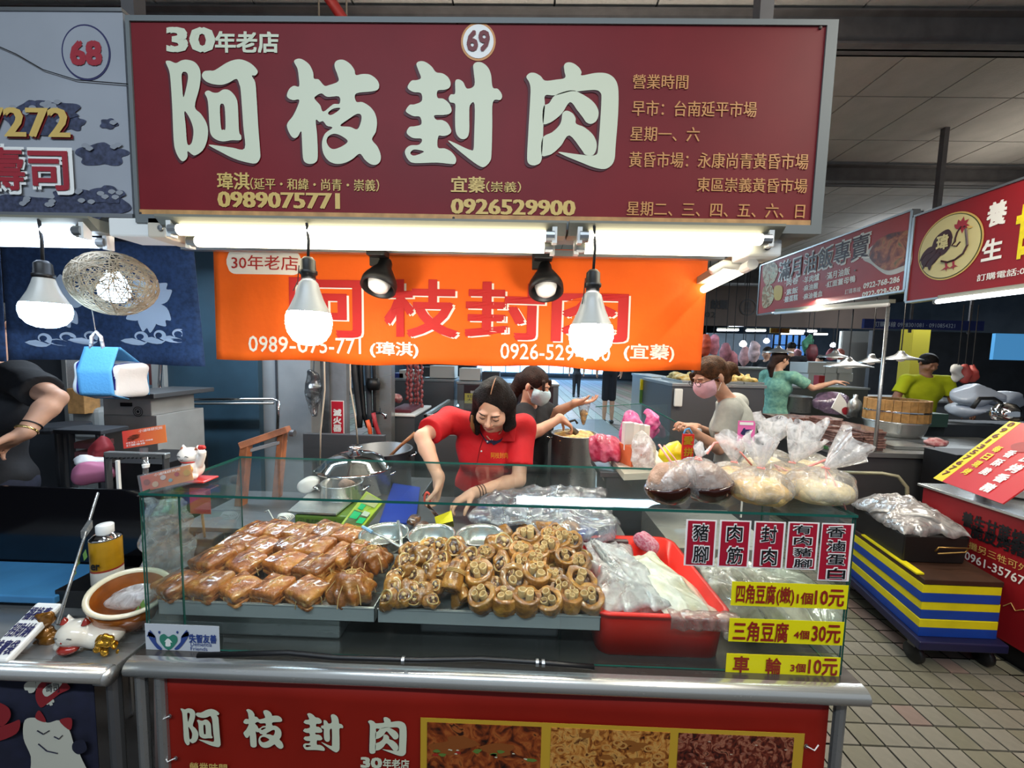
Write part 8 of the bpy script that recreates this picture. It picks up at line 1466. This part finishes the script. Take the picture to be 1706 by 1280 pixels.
for k, (px, py, Y, r_px) in enumerate([(1391, 596, 4.6, 20), (1451, 605, 3.9, 18), (1413, 612, 3.6, 32), (1500, 600, 3.9, 27), (1296, 588, 5.0, 22)]):
    c = A(*P(px, py, Y)); r = r_px*Y/F; t = T('disc_lamp', 'aluminium disc lamp shade, %s' % ['the one above the foam boxes', 'just right of the steel pole', 'lowest, left of the steel pole', 'over the head of the yellow shirted man', 'above the teal top woman'][k], 'lamp', c, 'aluminium disc lamps'); MB().lathe(c, [(r, 0), (r*.98, .01), (r*.55, .03), (r*.3, .05), (.03, .07), (.02, .09), (0, .09)], 30).out('shade', M('alu'), t, smooth=True); MB().tube([c+A(0, 0, .09), A(c[0], c[1], 2.4)], .005, 6).out('cord', M('cord'), t); MB().tube([A(c[0]-.02, c[1], 2.4), A(3.05, c[1], 2.4)], .008, 6).out('arm', M('grey_paint'), t); MB().lathe(c+A(0, 0, -.02), [(0, 0), (.03, .01), (.03, .04), (0, .05)], 12).out('bulb', M('bulb_off_glow'), t, smooth=True)
fbox('sack_bench', 4.3, 5.9, 3.93, 4.3, 0, .97, M('dark_grey'), 'dark bench under the white plastic sacks', 'bench')
for l, r_, Y_, z0_, z1_, o_ in ((1190, 1200, 7.63, 2.9, 3.64, 'brown_banner'), (1420, 1426, 7.63, 2.9, 3.64, 'brown_banner'), (1480, 1484, 5.52, 2.0, 3.64, 'blue_phone_sign')): pass
# ================================================================ FAR HALL
mat('brown_sign', '#4e4038', .7, var=.15, vs=1.5); bs2 = T('brown_banner', 'long dull brown overhead banner with black brush characters far behind', 'banner', (5, 7.6, 2.3)); yb2 = YP(7.6); MB().box((X(900, 500, 7.6), 7.6, Zz(1300, 545, 7.6)), (X(1480, 500, 7.6), 7.66, Zz(1300, 478, 7.6))).out('panel', M('brown_sign'), bs2)
text('餃類', yb2, (1184, 500, 1212, 515), M('blk'), bs2, off=.01, bold=.03); [MB().box((x, 7.62, 2.6), (x+.04, 7.65, 3.64)).out('hanger', M('beam'), bs2) for x in (4.6, 6.4)]; text('02', yb2, (1174, 520, 1192, 529), M('blk'), bs2, off=.01); 
for r0 in (.16,): cc = yb2.uv(1246, 512); V, Fc = flatmesh([[(cc[0]+r0*math.cos(q), cc[1]+r0*math.sin(q)) for q in np.linspace(0, 6.2, 30)], [(cc[0]+(r0-.02)*math.cos(q), cc[1]+(r0-.02)*math.sin(q)) for q in np.linspace(0, 6.2, 30)]]); place2d(V, Fc, yb2, M('blk'), bs2, .01, 'emblem'); text('黑', yb2, (1240, 504, 1252, 520), M('blk'), bs2, off=.01)
b3 = T('blue_phone_sign', 'narrow blue overhead sign with white phone numbers', 'sign', (X(1530, 540, 5.5), 5.5, 2.0)); yb3 = YP(5.5); MB().box((X(1440, 540, 5.5), 5.5, Zz(1530, 549, 5.5)), (X(1640, 540, 5.5), 5.54, Zz(1530, 533, 5.5))).out('panel', mat('bluesign', '#1c2a6a', .5), b3); text('訂購專線 0928301081 · 0910854321', yb3, (1456, 537, 1590, 546), M('noren_white'), b3, off=.01); [MB().box((x, 5.51, 2.0), (x+.03, 5.53, 3.64)).out('hanger', M('beam'), b3) for x in (5.4, 6.2)]
bx('fire_sign', (1284, 547), (1316, 555), 8.2, .04, M('mustard'), 'small yellow hanging sign with red writing in the far hall', 'sign'); yf = YP(8.19); text('火雞肉片', yf, (1286, 548, 1314, 554), M('red_ink'), bpy.data.objects['fire_sign'], off=.01); MB().box((X(1300, 550, 8.2), 8.2, 2.0), (X(1300, 550, 8.2)+.02, 8.22, 3.64)).out('hanger', M('beam'), bpy.data.objects['fire_sign'])
for k, (l, r_, y, Y) in enumerate([(1174, 1207, 540, 8.4), (1215, 1258, 542, 8.6), (1195, 1230, 550, 10.5), (1243, 1275, 551, 10.8), (1316, 1340, 552, 9.4), (1346, 1360, 552, 9.6), (1356, 1378, 557, 12), (1300, 1338, 556, 12), (700, 760, 380, 9), (1290, 1330, 560, 14), (330, 362, 505, 4.2), (1400, 1430, 556, 13)]):
    a, c = A(*P(l, y, Y)), A(*P(r_, y, Y)); 
    if k == 8: continue
    o = MB().tube([a, c], .028 if k != 10 else .03, 8).out('hall_tube', M('tube_far'), smooth=True); MB().box((a[0], Y-.03, a[2]+.03), (c[0], Y+.03, a[2]+.06)).out('batten_body', M('batten'), o); MB().tube([(a+c)/2+A(0, 0, .06), A((a[0]+c[0])/2, Y, 3.64)], .008, 5).out('hanger', M('grey_paint'), o); tag(o, 'distant lit tube light, %s of the far hall tubes' % ['nearest pair left', 'nearest pair right', 'second row left', 'second row right', 'right of the yellow sign', 'short one beside the last', 'third row right', 'third row left', '', 'lowest visible', 'between blue curtain and orange banner', 'far right'][k], 'light', 'far hall tube lights')
bgw = T('blue_window_wall', 'blue lit window grid in the far hall behind the black clad people', 'window', (7, 13, 1)); 
mat('bluewin', '#5a8ac8', .4, emit='#4f86d0', es=.9); x0, x1, z0, z1 = X(1287, 580, 13), X(1352, 580, 13), Zz(1320, 610, 13), Zz(1320, 558, 13); MB().box((x0, 13, z0), (x1, 13.05, z1)).out('pane', M('bluewin'), bgw)
for k in range(7): MB().box((x0+(x1-x0)*k/6-.02, 12.96, z0), (x0+(x1-x0)*k/6+.02, 13, z1)).out('mullion', M('blk'), bgw)
for k in range(4): MB().box((x0, 12.95, z0+(z1-z0)*k/3-.015), (x1, 12.97, z0+(z1-z0)*k/3+.015)).out('transom', M('blk'), bgw)
mat('farwall', '#8fa0b0', .7, var=.2, vs=1.5); fbox('white_far_partition', X(1176, 600, 13.2), X(1286, 600, 13.2), 13.2, 13.3, 0, Zz(1230, 556, 13.2), M('farwall'), 'pale blue grey partition wall of the far hall', 'partition'); fbox('tiled_far_partition', X(1400, 600, 10), X(1450, 600, 10), 10, 10.1, 0, Zz(1420, 552, 10), M('styro'), 'white tiled partition behind the foam boxes', 'partition'); fbox('dark_far_partition', X(1450, 600, 9), 12.9, 9, 9.1, 0, 2.3, M('dark_grey'), 'dark partition behind the right stalls', 'partition')
bw2 = T('lit_glass_front', 'bluish lit glass front with white writing at the far right edge', 'window', (X(1680, 590, 5.6), 5.6, 1.4)); MB().box((X(1655, 590, 5.6), 5.6, Zz(1680, 600, 5.6)), (X(1760, 590, 5.6), 5.64, Zz(1680, 556, 5.6))).out('pane', mat('litblue', '#4a86b0', .3, emit='#4a90c8', es=.7), bw2)
for k, (px, py, Y, c_) in enumerate([(1175, 575, 6.5, '#c84a2a'), (1188, 575, 6.6, '#e08a9a'), (1208, 588, 7, '#b06a70'), (1220, 600, 7.2, '#b06a70'), (1240, 595, 7.5, '#c09090'), (1256, 585, 6.8, '#d8b8b8'), (1345, 575, 7.5, '#3a7a5a'), (1352, 590, 7.4, '#5a1a20'), (1385, 590, 8.5, '#b05a60'), (1400, 590, 9, '#c8786a'), (1328, 590, 9.4, '#c08a90')]):
    crumple('hanging_goods', P(px, py, Y), (.10, .08, .22 if k < 8 else .15), ['orange red', 'pink', 'dusky red', 'small dusky', 'pale rose', 'whitish striped', 'green', 'dark maroon', 'rosy', 'salmon', 'faded pink'][k]+' goods hanging in the far hall, %s from the left' % ordn(k), mat('hg'+c_, c_, .6, var=.3, vs=12), 90+k, h=.03, cat='goods', group='goods hanging in the far hall'); MB().tube([P(px, py, Y), A(X(px, py, Y), Y, 3.64)], .006, 5).out('hanging_cord', M('cord'), bpy.data.objects['hanging_goods' if k == 0 else 'hanging_goods.%03d' % k])
for k, (px, py, Y) in enumerate([(1238, 573, 7.0), (1277, 568, 8.5), (1388, 575, 9.5)]): c = A(*P(px, py, Y)); t = T('far_bulb', 'glowing bulb lamp in the far hall, %s from the left' % ordn(k), 'lamp', c, 'far hall bulbs'); MB().lathe(c, [(0, -.06), (.05, -.04), (.06, 0), (.03, .05), (0, .06)], 16).out('globe', M('tube_far'), t, smooth=True); MB().tube([c+A(0, 0, .06), A(c[0], c[1], 3.64)], .006, 5).out('cord', M('cord'), t)
counter(X(1176, 620, 6.6), X(1300, 620, 6.6), 6.6, .6, Zz(1240, 612, 6.6), 'pale counter of the far sausage stall')
# ================================================================ RIGHT FOREGROUND
# boards stack on a trolley
Zt = .476; Zb = .175; c0_, c1_, c2_ = A(2.102, 1.936), A(2.237, 2.526), A(2.496, 1.933); du = (c2_-c0_); dv = (c1_-c0_)*1.25
tr3 = T('trolley', 'low dark blue trolley with castors under the striped crates', 'trolley', (*(c0_+du*.5+dv*.5), 0)); 
def qbox(name, z0, z1, m, parent=None, gx=.0, o=(0, 0), **k):
    A4 = [c0_-du*gx-dv*gx, c0_+du*(1+gx)-dv*gx, c0_+du*(1+gx)+dv*(1+gx), c0_-du*gx+dv*(1+gx)]; A4 = [a+A(*o) for a in A4]; V = [(*a, z) for z in (z0, z1) for a in A4]; o_ = MB().add(V, [(3, 2, 1, 0), (4, 5, 6, 7), (0, 1, 5, 4), (1, 2, 6, 5), (2, 3, 7, 6), (3, 0, 4, 7)]).out(name, m, parent, **k); return o_
mat('crate_blue', '#12409a', .5, var=.08, vs=10); mat('crate_yellow', '#e0d014', .5, var=.08, vs=10); mat('trolley_blue', '#14163c', .5); mat('leather', '#3a2418', .5, var=.2, vs=12)
qbox('deck', .12, .165, M('trolley_blue'), tr3, gx=.06, bev=.006)
for q in ((.05, .05), (.95, .05), (.05, .95), (.95, .95)): p = c0_+du*q[0]+dv*q[1]; MB().lathe((p[0]-.015, p[1], .05), [(0, 0), (.045, 0), (.05, .005), (.05, .025), (.045, .03), (0, .03)], 18, axis=(1, 0, 0)).out('castor', M('black'), tr3, smooth=True); MB().box((p[0]-.02, p[1]-.02, .09), (p[0]+.02, p[1]+.02, .12)).out('fork', M('steel_dark'), tr3)
hL = (Zt-.03-.166)/3
for k in range(3):
    z = .166+k*hL; off_ = ((0, 0), (.004, .003), (-.003, .0))[k]; t = T('striped_crate', '%s flat crate with blue lower and yellow upper band on the trolley' % ['bottom', 'middle', 'top'][k], 'crate', (*(c0_+du*.5+dv*.5), z), 'blue and yellow crates'); qbox('blue_band', z, z+hL*.52, M('crate_blue'), t, o=off_, bev=.002); qbox('yellow_band', z+hL*.52, z+hL-.001, M('crate_yellow'), t, o=off_, bev=.002)
tp3 = qbox('brown_board', Zt-.029, Zt, M('leather'), None, gx=.004, bev=.004); tag(tp3, 'worn dark brown board lying on top of the striped crates', 'board')
tag(MB().obox((*(c0_+dv*.35+du*.02), Zt+.006), (*(dv*.3), 0), (*(unit(A(*du, 0))*.02)[:2], 0), (0, 0, .004)).out('yellow_strip', M('crate_yellow')), 'narrow yellow strip along the edge of the brown board', 'strip')
q = c0_+du*.12+dv*.42
mat('bb', '#120f0e', .55); bb = T('black_basin', 'black tub with brass handle full of plastic wrapped goods on the brown board', 'tub', (*(c0_+du*.4+dv*.45), Zt)); ang = math.atan2(du[1], du[0])
def qb2(name, u0, u1, v0, v1, z0, z1, m, par, tp=0):
    A4 = [c0_+du*a+dv*b for a, b in ((u0, v0), (u1, v0), (u1, v1), (u0, v1))]; cc = sum(A4)/4; V = [(*a, z0) for a in A4]+[(*(cc+(a-cc)*(1+tp)), z1) for a in A4]; return MB().add(V, [(3, 2, 1, 0), (4, 5, 6, 7), (0, 1, 5, 4), (1, 2, 6, 5), (2, 3, 7, 6), (3, 0, 4, 7)]).out(name, m, par, bev=.008)
qb2('tub', .02, .86, .22, .80, Zt+.001, Zt+.16, M('bb'), bb, .06); hq = c0_+du*.5+dv*.19; MB().tube([(hq[0]-.06, hq[1]-.02, Zt+.09), (hq[0]-.06, hq[1]-.035, Zt+.12), (hq[0]+.1, hq[1]-.035, Zt+.12), (hq[0]+.1, hq[1]-.02, Zt+.09), (hq[0]-.06, hq[1]-.035, Zt+.085)], .004, 6).out('brass_handle', mat('brass', '#a8844a', .35, .8), bb, smooth=True)
qc = c0_+du*.5+dv*.5; sheet('tub_wrap', [c0_+du*a+dv*b for a, b in ((-.02, .2), (.9, .2), (.9, .84), (-.02, .84))], (Zt+.15,)*4, .05, 'glossy crumpled plastic sheet covering the bundle in the black tub', film('wrap3', op=.6, gl=.2, rough=.12, ns=14, bump=.5, bs=30, milk='#e6e0dc'), 31, bulge=.11, f=.7); crumple('wrapped_bundle', (qc[0], qc[1], Zt+.20), (.235, .20, .055), 'large bundle of clear crumpled plastic filling the black tub', mat('plastic_white', '#c2beb8', .25, col2='#8e8a86', vs=10, coat=.6, bump=.9, bs=14), 88, amp=.025, freq=24, h=.01)
tag(MB().tube([P(1400, 787, 2.9), P(1470, 789, 2.75), P(1496, 794, 2.7), P(1511, 812, 2.68), P(1512, 835, 2.66), A(P(1512, 835, 2.66)[0], 2.66, 0)], .012, 10).out('bent_rail', mat('cream_pipe', '#9a9478', .4, .3), smooth=True), 'bent cream coloured tube handle before the dark steel counter', 'rail')
# red counter with poster
rc2 = T('red_poultry_counter', 'red fronted counter with black and white writing at the right edge', 'counter', (2.9, 1.9, 0)); XR = 2.60; fbox('cabinet', XR, 3.5, 1.0, 2.46, .12, .795, M('darkredsign'), parent=rc2); fbox('counter_top', XR-.02, 3.52, .98, 2.48, .795, .81, M('steel_pale'), parent=rc2); fbox('plinth', XR+.05, 3.45, 1.0, 2.4, 0, .12, M('blk'), parent=rc2)
pr3 = Pl((XR, 0, 0), (0, -1, 0))
def tx4(s, l, r_, tl, tr, bl, br, m, par, **k): a = pr3.uv(l, bl); b = pr3.uv(r_, tr); a2 = pr3.uv(l, tl); b2 = pr3.uv(r_, br); text(s, pr3, (a[0], (a[1]+b2[1])/2, b[0], (a2[1]+b[1])/2), m, par, px=False, **k)
tx4('養生甘蔗烤雞', 1603, 1735, 850, 898, 872, 930, M('blk'), rc2, off=.003, bold=.03); tx4('脆皮烤豬肉', 1618, 1735, 872, 918, 892, 945, M('blk'), rc2, off=.003, bold=.03); tx4('本攤另三牲可外送', 1600, 1735, 893, 955, 905, 970, M('gold_ink'), rc2, off=.003); tx4('0961-357677', 1608, 1720, 917, 968, 930, 985, M('white'), rc2, off=.003, bold=.01)
MB().tube([pr3.pt(*pr3.uv(x, y), .002) for x, y in ((1672, 1010), (1685, 1005), (1692, 1018), (1706, 1016), (1720, 1030))], .002, 5).out('line_print', M('gold_ink'), rc2)
ps = T('slanted_poster', 'red and yellow slanted poster with white characters clipped above the red counter', 'poster', (2.6, 2.1, .8))
Aq = [A(*P(1555, 797, 2.45)), A(*P(1655, 834, 2.02)), A(*P(1712, 705, 2.2)), A(*P(1622, 694, 2.62))]; pu = Aq[1]-Aq[0]; pvv = Aq[3]-Aq[0]; pz2 = Pl(Aq[0], pu, pvv); W_, H_ = np.linalg.norm(pu), pz2.uv(0, 0)[1]*0+np.dot(pvv, pz2.v)
if pz2.n[0] > 0 or pz2.n[1] > 0: pass
MB().slab(pz2, 0, 0, W_*1.12, H_, .006, 0).out('poster_sheet', mat('posterR', '#c41a1c', .4), ps); MB().slab(pz2, 0, 0, W_*.17, H_, .001, .001).out('yellow_strip', mat('posterY', '#e8d418', .4), ps)
def tpz(s, u0, v0, u1, v1, m, off=.003, **k): text(s, pz2, (W_*u0, H_*v0, W_*u1, H_*v1), m, ps, px=False, off=off, **k)
for k, ch in enumerate('0961357677'): tpz(ch, .05+.02*(ch == '1'), .92-k*.093, .12-.03*(ch == '1'), .985-k*.093, M('maroon'), bold=.03)
for k, ch in enumerate('每日現烤'): tpz(ch, .27, .55-k*.125, .37, .64-k*.125, M('posterY'), bold=.03)
for k, ch in enumerate('香酥脆'): tpz(ch, .48, .52-k*.14, .59, .62-k*.14, M('white'), bold=.03)
for k, ch in enumerate('脆皮烤香豬'): tpz(ch, .72, .66-k*.15, .86, .77-k*.15, M('white'), bold=.04)
q_ = [(W_*.55+.045*math.cos(a), H_*.88+.045*math.sin(a)) for a in np.linspace(0, 6.2, 24)]; V, Fc = flatmesh([q_]); place2d(V, Fc, pz2, M('white'), ps, .003, 'white_roundel'); text('雅', pz2, (W_*.55-.03, H_*.88-.03, W_*.55+.03, H_*.88+.03), M('posterR'), ps, px=False, off=.005, bold=.03)
q_ = [(W_*.55+x, H_*.68+y) for x, y in ((-.06, -.0), (-.02, .035), (.05, .02), (.06, -.02), (0, -.035))]; V, Fc = flatmesh([q_], 3); place2d(V, Fc, pz2, M('pinksign'), ps, .003, 'meat_print')
MB().obox(pz2.pt(W_*.6, H_*1.0, .01), pz2.u*.06, pz2.v*.012, pz2.n*.012).out('clip', M('black'), ps); MB().lathe(pz2.pt(W_*.6, H_*1.02, .02), [(.014, -.01), (.014, .01), (0, .012)], 12).out('clip_ring', M('chrome'), ps)
MB().obox((Aq[0]+Aq[1])/2+A(.25, .1, .06), (.02, 0, 0), (0, .02, 0), (0, 0, .12)).out('stand', M('steel_dark'), ps)
tf = T('foam_tray', 'white foam tray on the steel top beside the slanted poster', 'tray', P(1690, 830, Z=.82)); q = A(*P(1692, 822, Z=.82)); MB().obox(q+A(0, 0, .004), (.08, -.06, 0), (.06, .09, 0), (0, 0, .005)).out('base', M('white'), tf); MB().obox(q+A(-.05, -.07, .02), (.08, -.06, 0), (.012, .014, 0), (0, 0, .02)).out('rim', M('white'), tf); MB().obox(q+A(-.09, .07, .02), (.015, -.012, 0), (.06, .09, 0), (0, 0, .02)).out('rim', M('white'), tf)
